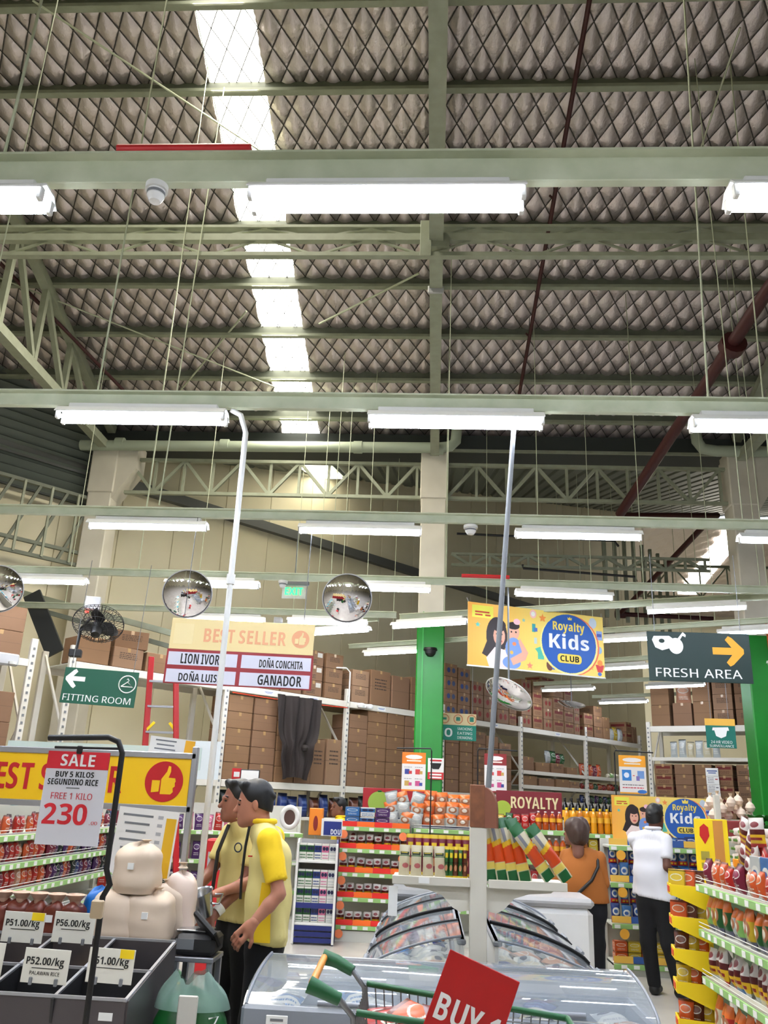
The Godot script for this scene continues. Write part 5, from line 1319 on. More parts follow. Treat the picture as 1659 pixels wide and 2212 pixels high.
	solo("wall_card", "pale blank panel leaning behind the yellow sign above the ladder foot", "panel", bx(Vector3.ZERO, Vector3(1.3, 0.14, 0.01)), mat(Color(0.78, 0.86, 0.85), 0.6), Vector3(-2.15, 1.83, -5.6))
	solo("blank_board", "plain white panel beside the white pole left of the attendants", "panel", bx(Vector3.ZERO, Vector3(0.32, 0.36, 0.012)), mat(Color(0.85, 0.88, 0.88), 0.6), Vector3(-2.25, 1.93, -8.5))
	# the SALE placard on its black stand
	var st := thing("placard_stand", "black metal placard stand with a bent arm in front of the bins", "stand", Vector3(-1.157, 0, -3.2))
	part(st, "pole", mb().tube([Vector3(-0.29, 1.795, 0.0), Vector3(-0.06, 1.805, 0), Vector3(-0.02, 1.79, 0), Vector3(0, 1.75, 0), Vector3(0, 1.35, 0), Vector3(0.02, 1.3, 0), Vector3(0, 1.26, 0), Vector3(0, 0.02, 0)], 0.011, 8), M.black)
	part(st, "hook_bar", mb().tube([Vector3(-0.26, 1.762, 0), Vector3(0, 1.765, 0)], 0.005, 6), M.black)
	part(st, "foot", mb().lathe([Vector2(0.14, 0), Vector2(0.14, 0.012), Vector2(0.02, 0.03), Vector2(0, 0.03)], 20), M.black)
	part(st, "pole_clip", bx(Vector3(-0.01, 1.22, 0.01), Vector3(0.045, 0.06, 0.02), 0.005), mat(Color(0.7, 0.62, 0.5), 0.5))
	var sl := thing("sale_placard", "white SALE placard with red header and big price 230", "placard", Vector3(-1.315, 1.585, -3.19), 0.0)
	var sc := part(sl, "card", bx(Vector3.ZERO, Vector3(0.235, 0.325, 0.004), 0.001), mat(Color(0.86, 0.86, 0.89), 0.35))
	var sh := part(sl, "red_header", bx(Vector3(0, 0.132, 0.001), Vector3(0.235, 0.062, 0.004)), mat(Color(0.82, 0.14, 0.2), 0.4))
	text(sh, "SALE", M.whiteink, Vector3(0.0, 0.132, 0.004), 0.042, 0.13, "Droid Sans", true, 0.001)
	text(sc, "BUY 5 KILOS", M.blackink, Vector3(-0.005, 0.082, 0.003), 0.02, 0.145, "Droid Sans", true, 0.001)
	text(sc, "SEGUNDINO RICE", M.blackink, Vector3(-0.008, 0.055, 0.003), 0.021, 0.19, "Droid Sans", true, 0.001)
	part(sc, "fine_print", bx(Vector3(-0.005, 0.034, 0.0025), Vector3(0.05, 0.004, 0.001)), M.grey)
	text(sc, "FREE 1 KILO", mat(Color(0.8, 0.2, 0.25), 0.6), Vector3(-0.005, 0.006, 0.003), 0.022, 0.155, "Droid Sans", false, 0.001)
	text(sc, "230", mat(Color(0.82, 0.12, 0.17), 0.6), Vector3(-0.02, -0.056, 0.003), 0.072, 0.165, "Droid Sans", true, 0.001)
	text(sc, ".00", mat(Color(0.8, 0.3, 0.33), 0.6), Vector3(0.09, -0.084, 0.003), 0.012, 0.03, "Droid Sans", false, 0.001)
	part(sl, "clip", bx(Vector3(0.0, 0.17, 0.004), Vector3(0.02, 0.03, 0.014), 0.003), M.black)
	# scale on its stand, and the steel pan
	var tb := thing("scale_stand", "small steel stand under the weighing scale", "stand", Vector3(-1.24, 0, -5.0))
	part(tb, "top", bx(Vector3(0, 0.79, 0), Vector3(0.22, 0.025, 0.24), 0.004), M.alu)
	for s in [[-1, -1], [1, -1], [1, 1], [-1, 1]]: part(tb, "leg", bx(Vector3(0.09 * s[0], 0.39, 0.1 * s[1]), Vector3(0.03, 0.78, 0.03), 0.003), M.alu)
	part(tb, "shelf", bx(Vector3(0, 0.35, 0), Vector3(0.18, 0.015, 0.2)), M.alu)
	var sca := thing("weighing_scale", "dark weighing scale with a slanted display beside the sign post", "scale", Vector3(-1.24, 0.803, -4.99))
	part(sca, "body", bx(Vector3(0, 0.055, 0), Vector3(0.22, 0.1, 0.22), 0.02), M.dark)
	var hd := mb(); hd.xf = Transform3D(Basis(Vector3.RIGHT, -0.5) * Basis(Vector3.BACK, -0.7), Vector3(0.05, 0.13, 0.05)); hd.box(Vector3.ZERO, Vector3(0.18, 0.03, 0.16), 0.008)
	part(sca, "display_head", hd, M.black)
	var ds := mb(); ds.xf = hd.xf; ds.box(Vector3(0, 0.017, 0), Vector3(0.13, 0.004, 0.04))
	part(sca, "display", ds, mat(Color(0.75, 0.72, 0.6), 0.3))
	part(sca, "platform", bx(Vector3(-0.03, 0.115, -0.03), Vector3(0.18, 0.012, 0.15), 0.004), M.chrome)
	part(sca, "keypad", bx(Vector3(-0.05, 0.06, 0.111), Vector3(0.1, 0.05, 0.004)), M.grey)
	var pan := thing("weighing_pan", "tapered steel scoop pan held over the scale", "pan", Vector3(-1.32, 1.02, -5.28))
	var pm := mb(); pm.xf = Transform3D(Basis(Vector3.BACK, 0.25) * Basis(Vector3.RIGHT, 0.3), Vector3.ZERO)
	pm.lathe([Vector2(0, -0.075), Vector2(0.05, -0.075), Vector2(0.075, 0.06), Vector2(0.08, 0.063), Vector2(0.071, 0.058), Vector2(0.046, -0.07), Vector2(0, -0.07)], 28)
	part(pan, "pan", pm, M.chrome)
	part(pan, "handle", mb().tube([Vector3(0.075, 0.05, 0.01), Vector3(0.12, 0.055, 0.0), Vector3(0.1, 0.0, 0.0), Vector3(0.065, 0.0, 0.01)], 0.007, 6), M.chrome)
	# green sack
	var gs := thing("rice_sack", "big green and white rice sack with a crumpled clear top by the bins", "sack", Vector3(-1.09, 0, -4.38), 0.05)
	part(gs, "sack", sack_mesh(0.36, 0.76, 0.22, 2), mat(Color(0.02, 0.3, 0.1), 0.3))
	part(gs, "white_band", bx(Vector3(0.0, 0.45, 0.108), Vector3(0.09, 0.6, 0.012), 0.005), mat(Color(0.75, 0.74, 0.7), 0.4))
	var film := mat(Color(0.55, 0.68, 0.63, 0.5), 0.3)
	film.transparency = BaseMaterial3D.TRANSPARENCY_ALPHA
	part(gs, "crumpled_top", mb().grid(40, 8, func(u: float, v: float) -> Vector3:
		var a := TAU * u
		var r := 1.0 + 0.05 * sin(a * 13 + v * 4) * v + 0.09 * sin(a * 4 + 2) * v
		return Vector3(-cos(a) * (0.176 - 0.03 * v - 0.06 * v * v) * r, 0.68 + v * 0.13 + 0.022 * sin(a * 3 + 1) * v + 0.008 * sin(a * 8) * v, sin(a) * (0.106 - 0.05 * v) * r)), film)
	part(gs, "script_print", mb().tube([Vector3(0.1, 0.66, 0.106), Vector3(0.14, 0.67, 0.1), Vector3(0.11, 0.6, 0.108), Vector3(0.13, 0.63, 0.104), Vector3(0.15, 0.62, 0.096)], 0.004, 5), M.whiteink)
	var gs2 := thing("rice_sack", "green and yellow rice sack on the floor behind the trousers", "sack", Vector3(-1.62, 0, -5.75), 0.3)
	part(gs2, "sack", sack_mesh(0.3, 0.62, 0.2, 4), mat(Color(0.05, 0.36, 0.14), 0.35))
	part(gs2, "yellow_band", bx(Vector3(0, 0.5, 0.08), Vector3(0.2, 0.06, 0.03), 0.01), M.yellow)
	# gondola of bottles and sachets behind the counter
	var G := gondola("gondola", "gondola of colourful personal care packs behind the rice counter", Transform3D(Basis(Vector3.UP, PI / 2), Vector3(-3.6, 0, -6.4)), 4.2, [1.2, 0.97, 0.75, 0.5], 1.62, true)
	var warm := [Color(0.75, 0.12, 0.06), Color(0.85, 0.35, 0.2), Color(0.7, 0.15, 0.12), Color(0.85, 0.5, 0.35), Color(0.8, 0.3, 0.1), Color(0.65, 0.1, 0.3)]
	var cool := [Color(0.55, 0.12, 0.4), Color(0.35, 0.1, 0.35), Color(0.1, 0.15, 0.3), Color(0.1, 0.3, 0.4), Color(0.25, 0.15, 0.4), Color(0.7, 0.35, 0.1)]
	for r in 3:
		var y: float = [1.22, 0.99, 0.77][r]
		pouch_row(G, Vector3(0.85, y, -0.08), warm, 14, 0.095, Vector3(0.088, 0.17, 0.07), "warm coloured sachet pack, %s along the " + ordinal(r) + " shelf behind the rice counter", "warm sachets behind the rice", 0)
		pouch_row(G, Vector3(2.2, y, -0.08), cool, 20, 0.095, Vector3(0.088, 0.17, 0.07), "purple or blue sachet pack, %s along the " + ordinal(r) + " shelf behind the counter", "cool sachets behind the rice", 0)
	for k in 8: solo("white_box", "white carton with a blue base on the gondola top, %s along" % ordinal(k), "box", bx(Vector3(0, 0.04, 0), Vector3(0.28, 0.08, 0.14), 0.004), [M.white, mat(Color(0.4, 0.7, 0.75), 0.5)][k % 2], G * Vector3(0.3 + k * 0.33, 1.455, -0.1), PI / 2, "cartons on the gondola top")

# shelves against a back panel; local x along the shelf, z towards the shopper
func gondola(called: String, label: String, base: Transform3D, w: float, hs: Array, top: float, guards: bool, depth := 0.42) -> Transform3D:
	var t := thing(called, label, "shelf unit", base.origin, base.basis.get_euler().y)
	part(t, "back_panel", bx(Vector3(w / 2, top / 2, -depth), Vector3(w, top, 0.03)), M.shelf)
	for x in [0.0, w]: part(t, "upright", bx(Vector3(x, top / 2, -depth + 0.03), Vector3(0.04, top, 0.05)), M.shelf)
	for h in hs:
		var s := part(t, "shelf_board", bx(Vector3(w / 2, h, -depth / 2), Vector3(w, 0.025, depth), 0.004), M.shelf)
		part(s, "price_rail", bx(Vector3(w / 2, h - 0.012, 0.006), Vector3(w, 0.05, 0.014), 0.004), M.railgreen)
		if guards:
			for g in 2: part(s, "guard_wire", mb().tube([Vector3(0, h + 0.03 + g * 0.025, 0.005), Vector3(w, h + 0.03 + g * 0.025, 0.005)], 0.003, 5), M.white)
		var tags := mb()
		for k in int(w / 0.16): tags.box(Vector3(0.08 + k * 0.16 + 0.03 * sin(k * 5.1 + h * 9), h - 0.012, 0.015), Vector3(0.06, 0.035, 0.003))
		part(s, "price_tags", tags, M.tag).set_meta("kind", "stuff")
	part(t, "plinth", bx(Vector3(w / 2, 0.06, -depth / 2 - 0.02), Vector3(w, 0.12, depth)), M.shelf)
	return base

# ---------------------------------------------------------------- freezers, post with packs, trolley
func freezer_profile(v: float) -> Vector2:   # across the lid: v = 0 low outer side, 1 high rear side; (across, height)
	var a := lerpf(0.0, PI / 2 * 0.98, v)
	return Vector2(pow(v, 1.3) * 0.55 + v * 0.45, 0.70 + 0.12 * pow(sin(a), 0.72))

func freezer(label: String, base: Transform3D, length: float, width: float, lids: int, rise: float, inset := 0.0) -> Node3D:
	var t := thing("chest_freezer", label, "freezer", base.origin, base.basis.get_euler().y)
	var grey := mat(Color(0.50, 0.52, 0.55), 0.4)
	if not M.has("lid_glass"):
		M.lid_glass = mat(Color(0.62, 0.66, 0.70, 0.42), 0.04)
		M.lid_glass.transparency = BaseMaterial3D.TRANSPARENCY_ALPHA
	var z0 := 0.0
	part(t, "body", bx(Vector3(length / 2, 0.3, -width / 2), Vector3(length, 0.56, width), 0.02), M.white_gloss)
	part(t, "kick_plate", bx(Vector3(length / 2, 0.03, -width / 2), Vector3(length - 0.06, 0.05, width - 0.06)), M.dark)
	for s in [[0.025, length / 2, -0.02, length, 0.05], [0, length / 2, -width + 0.02, length, 0.05]]:
		part(t, "rim", bx(Vector3(s[1], 0.64, s[2]), Vector3(s[3], 0.13, s[4]), 0.015), grey)
	for x in [0.02, length - 0.02]: part(t, "rim", bx(Vector3(x, 0.64, -width / 2), Vector3(0.045, 0.13, width), 0.015), grey)
	part(t, "rear_rail", bx(Vector3(length / 2, 0.805 + rise, -width + 0.02), Vector3(length - 0.02, 0.03, 0.05), 0.008), grey)
	part(t, "inner_floor", bx(Vector3(length / 2, 0.585, -width / 2), Vector3(length - 0.08, 0.01, width - 0.08)), M.white)
	part(t, "back_wall", bx(Vector3(length / 2, 0.72 + rise / 2, -width + 0.015), Vector3(length - 0.04, 0.2 + rise, 0.02)), M.white)
	for e in [0.012, length - 0.012]:
		var pl := PackedVector2Array()
		for k in 13:
			var p := freezer_profile(k / 12.0)
			pl.push_back(Vector2(p.x * (width - 0.04) + 0.02, p.y + rise * k / 12.0))
		pl.push_back(Vector2(width - 0.02, 0.66)); pl.push_back(Vector2(0.02, 0.66))
		var fm := mb(); fm.xf = Transform3D(Basis(Vector3.UP, PI / 2), Vector3(e, 0, 0))
		fm.prism(pl, 0.02)
		part(t, "end_glass", fm, M.glass)
	for k in lids:
		var x0 := 0.01 + k * (length - 0.02) / lids
		var x1 := x0 + (length - 0.02) / lids + (0.02 if k < lids - 1 else 0.0)
		var up := 0.012 * (k % 2)
		var lid := part(t, "glass_lid", mb().grid(4, 18, func(u: float, v: float) -> Vector3:
			var p := freezer_profile(v)
			return Vector3(lerpf(x0, x1, u), p.y + rise * v + up, -p.x * (width - 0.04) - 0.02)), M.lid_glass)
		for x in [x0 + 0.006, x1 - 0.006]:
			var arc := []
			for q in 15:
				var p := freezer_profile(q / 14.0)
				arc.append(Vector3(x, p.y + rise * q / 14.0 + up + 0.004, -p.x * (width - 0.04) - 0.02))
			part(lid, "lid_frame", mb().tube(arc, 0.007, 6), grey if k == 0 and x < x0 + 0.1 or k == lids - 1 and x > x1 - 0.1 else M.rubber)
		part(lid, "handle", mb().tube([Vector3(lerpf(x0, x1, 0.35), 0.722 + up, -0.02), Vector3(lerpf(x0, x1, 0.65), 0.722 + up, -0.02)], 0.012, 6), grey)
	return t

func frozen_goods(base: Transform3D, length: float, width: float, n: int, where: String) -> void:
	var cols := [Color(0.78, 0.8, 0.8), Color(0.82, 0.6, 0.48), Color(0.12, 0.22, 0.5), Color(0.78, 0.8, 0.8), Color(0.86, 0.82, 0.7), Color(0.2, 0.45, 0.7), Color(0.78, 0.8, 0.8)]
	var across := maxi(2, int((width - 0.12) / 0.17))
	for k in n:
		var i := k / across
		var j := k % across
		var o := solo("frozen_pack", "frozen food pack, %s along and %s across, in the %s" % [ordinal(i), ordinal(j), where], "frozen pack", pouch_mesh(Vector3(0.17, 0.2, 0.07)), pack_mat(cols[(k * 5 + i) % 7], [0, 3, 0, 8][k % 4]), Vector3.ZERO, 0, "packs in the " + where)
		o.transform = base * Transform3D(Basis(Vector3.UP, rng.randf_range(-0.5, 0.5)) * Basis(Vector3.RIGHT, -1.45), Vector3(0.14 + i * (length - 0.28) / maxf(1, ceilf(float(n) / across) - 1), 0.635, -0.0 - 0.06 - (j + 0.1) * (width - 0.12) / across))

func freezers() -> void:
	var A := Transform3D(Basis(), Vector3(-0.86, 0, -4.38))
	var fa := freezer("wide chest freezer with curved glass across the front of the picture", A, 1.92, 0.66, 2, 0.0)
	part(fa, "logo_plate", bx(Vector3(0.17, 0.64, 0.01), Vector3(0.1, 0.06, 0.008), 0.002), M.tag)
	for k in 2: part(fa, "logo_print", bx(Vector3(0.17, 0.652 - 0.02 * k, 0.015), Vector3(0.06 - 0.02 * k, 0.01, 0.001)), M.grey)
	frozen_goods(A, 1.92, 0.66, 14, "front freezer")
	var Bf := Transform3D(Basis(Vector3.UP, -PI / 2), Vector3(-0.4, 0, -8.05))
	freezer("long chest freezer with dark edged glass lids left of the white post", Bf, 2.85, 0.6, 4, 0.09)
	frozen_goods(Bf, 2.85, 0.6, 36, "left long freezer")
	var Cf := Transform3D(Basis(Vector3.UP, PI / 2), Vector3(1.02, 0, -5.2))
	freezer("long chest freezer with dark edged glass lids right of the white post", Cf, 2.85, 0.66, 4, 0.09)
	frozen_goods(Cf, 2.85, 0.66, 36, "right long freezer")
	var eb := thing("freezer", "white cabinet freezer end with rounded corner behind the right freezer", "freezer", Vector3(0.95, 0, -8.45))
	part(eb, "body", bx(Vector3(0, 0.4, 0), Vector3(0.95, 0.8, 0.62), 0.05), M.white_gloss)
	part(eb, "lid", bx(Vector3(0, 0.84, 0), Vector3(0.97, 0.08, 0.64), 0.03), M.lightgrey)
	var eb2 := thing("freezer", "grey cabinet freezer end behind the left freezer", "freezer", Vector3(-0.05, 0, -8.45))
	part(eb2, "body", bx(Vector3(0, 0.4, 0), Vector3(0.62, 0.8, 0.62), 0.05), M.lightgrey)
	part(eb2, "lid", bx(Vector3(0, 0.84, 0), Vector3(0.64, 0.08, 0.64), 0.03), M.grey)
	# post with shelf
	var po := thing("shelf_post", "white painted post with a wooden top and a bracketed shelf between the freezers", "display post", Vector3(0.265, 0, -5.12))
	part(po, "post", bx(Vector3(0, 0.75, 0), Vector3(0.095, 1.5, 0.07), 0.004), M.column_white)
	var wood := tri_mat(noise_tex(0.03, Color(0.43, 0.25, 0.15), Color(0.55, 0.34, 0.21), 128, 21), 3.0, 0.6)
	part(po, "wooden_top", bx(Vector3(-0.005, 1.615, 0.0), Vector3(0.085, 0.23, 0.075), 0.004), wood)
	var wb := mb(); wb.xf = Transform3D(Basis(Vector3.UP, -0.5), Vector3(0.03, 0, 0.02))
	var pts := PackedVector2Array([Vector2(0, 1.5), Vector2(0.085, 1.5), Vector2(0.085, 1.6)])
	for k in 6: pts.push_back(Vector2(0.0, 1.6) + Vector2(cos(PI / 2 * k / 5.0) * 0.085, sin(PI / 2 * k / 5.0) * 0.12))
	pts.push_back(Vector2(0, 1.72))
	wb.prism(pts, 0.025)
	part(po, "wooden_wing", wb, mat(Color(0.5, 0.3, 0.22), 0.6))
	for s in [-1.0, 1.0]:
		part(po, "shelf_board", bx(Vector3((0.27 if s > 0 else 0.262) * s, 1.215, -0.12), Vector3(0.43, 0.018, 0.34), 0.003), M.column_white)
		part(po, "shelf_lip", bx(Vector3((0.27 if s > 0 else 0.262) * s, 1.212, 0.05), Vector3(0.43, 0.045, 0.015), 0.003), M.column_white)
		var br := PackedVector2Array([Vector2(0.045, 1.19), Vector2(0.42, 1.19), Vector2(0.4, 1.175), Vector2(0.28, 1.165), Vector2(0.2, 1.14), Vector2(0.14, 1.08), Vector2(0.1, 1.06), Vector2(0.045, 1.07)])
		for k in br.size(): br[k].x *= s
		part(po, "bracket", mb().prism(br, 0.02), M.column_white)
	part(po, "hanging_card", bx(Vector3(-0.47, 1.1, 0.03), Vector3(0.05, 0.15, 0.003)), M.tag)
	part(po, "price_tag", bx(Vector3(-0.3, 1.214, 0.06), Vector3(0.06, 0.03, 0.004)), M.tag)
	var top := 1.226
	for k in 4:
		var o := solo("cream_pack", "cream coloured pack with dark print, %s from the left on the post shelf" % ordinal(k), "pack", pouch_mesh(Vector3(0.062, 0.165, 0.03)), pack_mat(Color(0.88, 0.85, 0.68), 5), Vector3(-0.15 + k * 0.068, top, -5.13), 0, "cream packs on the post shelf")
		o.rotation = Vector3(-0.12, 0.1, -0.03 + 0.02 * k)
	var sc := [Color(0.25, 0.45, 0.1), Color(0.15, 0.4, 0.12), Color(0.45, 0.12, 0.06), Color(0.05, 0.35, 0.15), Color(0.5, 0.2, 0.06), Color(0.6, 0.1, 0.06), Color(0.45, 0.15, 0.05), Color(0.6, 0.12, 0.05), Color(0.5, 0.1, 0.06)]
	for k in 9:
		var o := solo("stick_pack", "slim %s seasoning pack with yellow ends, %s along the post shelf" % [["green", "green", "brown", "dark green", "orange brown", "red", "brown", "red", "dark red"][k], ordinal(k)], "pack", pouch_mesh(Vector3(0.026, 0.165, 0.024)), pack_mat(sc[k], 4), Vector3(0.085 + (k % 5) * 0.027, top, -5.14 - 0.03 * (k / 5)), 0, "slim packs on the post shelf")
		o.rotation = Vector3(-0.08, 0, 0.01 * (k - 4))
	for k in 8:
		var o := solo("red_top_pack", "small pack with a red cap behind the slim packs, %s along" % ordinal(k), "pack", pouch_mesh(Vector3(0.05, 0.22, 0.03)), pack_mat(Color(0.6, 0.05, 0.08), 4), Vector3(-0.12 + k * 0.046, top, -5.27), 0, "red topped packs on the post shelf")
		o.rotation.x = -0.05
	for k in 6:
		var o := solo("pasta_pack", ["upright pasta pack with green crimped top, against the post", "upright pasta pack, second from the post", "upright pasta pack, third from the post", "upright pasta pack, last before the fallen ones", "pasta pack lying aslant on the others", "foremost pasta pack fallen aslant at the shelf end"][k], "pasta pack", pouch_mesh(Vector3(0.075, 0.34, 0.05)), pack_mat(Color(0.86, 0.82, 0.7), 6), Vector3(0.345 + k * 0.062 + (0.07 if k > 3 else 0.0) + (0.03 if k > 4 else 0.0), top + (0.02 if k > 3 else 0.0), -5.13 + (0.04 if k > 3 else 0.0)), 0, "pasta packs on the post shelf")
		o.rotation = Vector3(-0.15, 0.2, 0.12 + 0.03 * k if k < 4 else 0.62)
	# trolley
	var tr := thing("shopping_trolley", "wire shopping trolley with green grips cut by the lower edge", "trolley", Vector3(-0.4, 0, -3.6), 0.0)
	var wirem := mat(Color(0.5, 0.51, 0.52), 0.35, 0.7)
	var grn := mat(Color(0.03, 0.33, 0.16), 0.4)
	for z in [-0.28, 0.28]:
		part(tr, "grip", mb().tube([Vector3(-0.02 - (0.02 if z < 0 else 0.0), 1.0, z), Vector3(0.02, 0.985, z * 1.0), Vector3(0.09, 0.955, z * 0.95)], 0.03, 10, false, 0.022), grn)
		part(tr, "post", mb().tube([Vector3(0.09, 0.955, z * 0.95), Vector3(0.14, 0.9, z * 0.9), Vector3(0.17, 0.6, z * 0.85), Vector3(0.1, 0.18, z * 0.8)], 0.011, 6), wirem)
		part(tr, "wheel", mb().tube([Vector3(0.1, 0.06, z * 0.8 - 0.015), Vector3(0.1, 0.06, z * 0.8 + 0.015)], 0.06, 16), M.rubber)
		part(tr, "wheel", mb().tube([Vector3(0.85, 0.06, z * 0.6 - 0.015), Vector3(0.85, 0.06, z * 0.6 + 0.015)], 0.06, 16), M.rubber)
		part(tr, "under_rail", mb().tube([Vector3(0.1, 0.16, z * 0.8), Vector3(0.85, 0.13, z * 0.6)], 0.011, 6), wirem)
		part(tr, "rim", mb().tube([Vector3(0.15, 0.915, z * 0.9), Vector3(0.95, 0.84, z * 0.75)], 0.012, 8), grn)
	part(tr, "handle_bar", mb().tube([Vector3(-0.03, 1.0, -0.26), Vector3(-0.01, 1.0, 0.26)], 0.014, 10), mat(Color(0.8, 0.5, 0.1), 0.45))
	part(tr, "front_rim", mb().tube([Vector3(0.95, 0.84, -0.21), Vector3(0.95, 0.84, 0.21)], 0.012, 8), grn)
	var wr := mb()
	for k in 24:
		var u := k / 23.0
		for s in [-1.0, 1.0]:
			wr.tube([Vector3(0.15 + 0.8 * u, 0.915 - 0.075 * u, 0.252 * s * (1 - 0.167 * u)), Vector3(0.2 + 0.68 * u, 0.5, 0.2 * s * (1 - 0.15 * u))], 0.0028, 4)
	for k in 6:
		var y := 0.5 + k * 0.065
		for s in [-1.0, 1.0]: wr.tube([Vector3(0.19 - 0.008 * k, y, (0.2 + 0.008 * k) * s), Vector3(0.88 + 0.012 * k, y - 0.01 * k * 0.2, (0.17 + 0.006 * k) * s)], 0.0028, 4)
		wr.tube([Vector3(0.88 + 0.012 * k, y, -0.17), Vector3(0.88 + 0.012 * k, y, 0.17)], 0.0028, 4)
	for k in 9: wr.tube([Vector3(0.2, 0.5, -0.2 + k * 0.05), Vector3(0.88, 0.5, -0.17 + k * 0.0425)], 0.0028, 4)
	for k in 10: wr.tube([Vector3(0.15, 0.915, -0.225 + k * 0.05), Vector3(0.2, 0.5, -0.2 + k * 0.044)], 0.0028, 4)
	part(tr, "wire_basket", wr, wirem).set_meta("kind", "stuff")
	for k in 4:
		var o := solo("trolley_pack", ["red and blue pack on top in the trolley", "red snack pack in the trolley by the near side", "orange snack pack deep in the trolley", "striped pack at the trolley front"][k], "pack", pouch_mesh(Vector3(0.2, 0.26, 0.09)), pack_mat([Color(0.75, 0.1, 0.12), Color(0.7, 0.08, 0.1), Color(0.85, 0.35, 0.1), Color(0.8, 0.2, 0.15)][k], 0), Vector3(-0.14 + k * 0.12, 0.72 + 0.02 * k, -3.62 + 0.08 * (k % 2)))
		o.rotation = Vector3(-1.1, 0.5 * k, 0.2)
	# red BUY placard
	var bu := thing("buy_placard", "tilted red BUY placard with white letters before the freezer", "placard", Vector3(0.125, 1.0, -3.0), 0.0)
	bu.rotation.z = -0.36
	var rb := part(bu, "card", bx(Vector3.ZERO, Vector3(0.235, 0.3, 0.005), 0.002), mat(Color(0.70, 0.05, 0.06), 0.4))
	text(rb, "BUY 1", M.whiteink, Vector3(0.0, -0.01, 0.004), 0.075, 0.2)
	part(bu, "pole", mb().tube([Vector3(0, -0.15, -0.01), Vector3(0.05, -0.4, -0.01)], 0.008, 6), M.black)
	var bs := thing("placard_stand", "black pole carrying the tilted red placard", "stand", Vector3(-0.02, 0, -3.0))
	part(bs, "pole", mb().tube([Vector3(0.02, 0.68, -0.01), Vector3(0.02, 0.02, -0.01)], 0.01, 6), M.black)
	part(bs, "base", mb().lathe([Vector2(0.14, 0), Vector2(0.14, 0.012), Vector2(0, 0.03)], 20), M.black)

# ---------------------------------------------------------------- displays in the middle of the shop
func round_tag(p: Node3D, at: Vector3, c: Color) -> void:
	part(p, "round_tag", mb().prism(disc(0.05, 20), 0.004), mat(c, 0.5), at)

func cartons_row(base: Transform3D, from: Vector3, kinds: Array, n: int, pitch: float, s: Vector3, label: String, group: String, cat := "carton") -> void:
	for k in n:
		var key := "cr%s" % s
		if not M.has(key): M[key] = bx(Vector3(0, s.y / 2, 0), s, 0.003).mesh()
		var e: Array = kinds[k % kinds.size()]
		var o := solo("product_box", label % ordinal(k), cat, M[key], pack_mat(e[0], e[1]), base * (from + Vector3(k * pitch, 0, 0)), base.basis.get_euler().y + rng.randf_range(-0.04, 0.04), group)
		o.name = "product_box"

func bottle_mesh(r: float, h: float) -> ArrayMesh:
	var key := "bot%.3f%.3f" % [r, h]
	if not M.has(key): M[key] = mb().lathe([Vector2(0, 0), Vector2(r * 0.9, 0), Vector2(r, h * 0.04), Vector2(r, h * 0.3), Vector2(r * 0.94, h * 0.36), Vector2(r, h * 0.42), Vector2(r, h * 0.66), Vector2(r * 0.75, h * 0.8), Vector2(r * 0.36, h * 0.88), Vector2(r * 0.34, h * 0.93)], 14).mesh()
	return M[key]

func bottles(base: Transform3D, from: Vector3, cols: Array, n: int, pitch: float, r: float, h: float, capc: Color, label: String, group: String) -> void:
	for k in n:
		var o := thing("bottle", label % ordinal(k), "bottle", base * (from + Vector3(k * pitch, 0, 0)), 0, group)
		var key := "bc%s" % cols[k % cols.size()]
		if not M.has(key): M[key] = mat(cols[k % cols.size()], 0.12)
		var ck := "cap%s" % capc
		if not M.has(ck): M[ck] = mat(capc, 0.4)
		part(o, "bottle_body", bottle_mesh(r, h), M[key])
		part(o, "cap", mb().lathe([Vector2(r * 0.4, h * 0.92), Vector2(r * 0.42, h * 0.99), Vector2(r * 0.36, h), Vector2(0, h)], 12), M[ck])
		part(o, "paper_label", mb().lathe([Vector2(r * 1.01, h * 0.43), Vector2(r * 1.01, h * 0.64)], 14), M.lab if M.has("lab") else M.yellow)

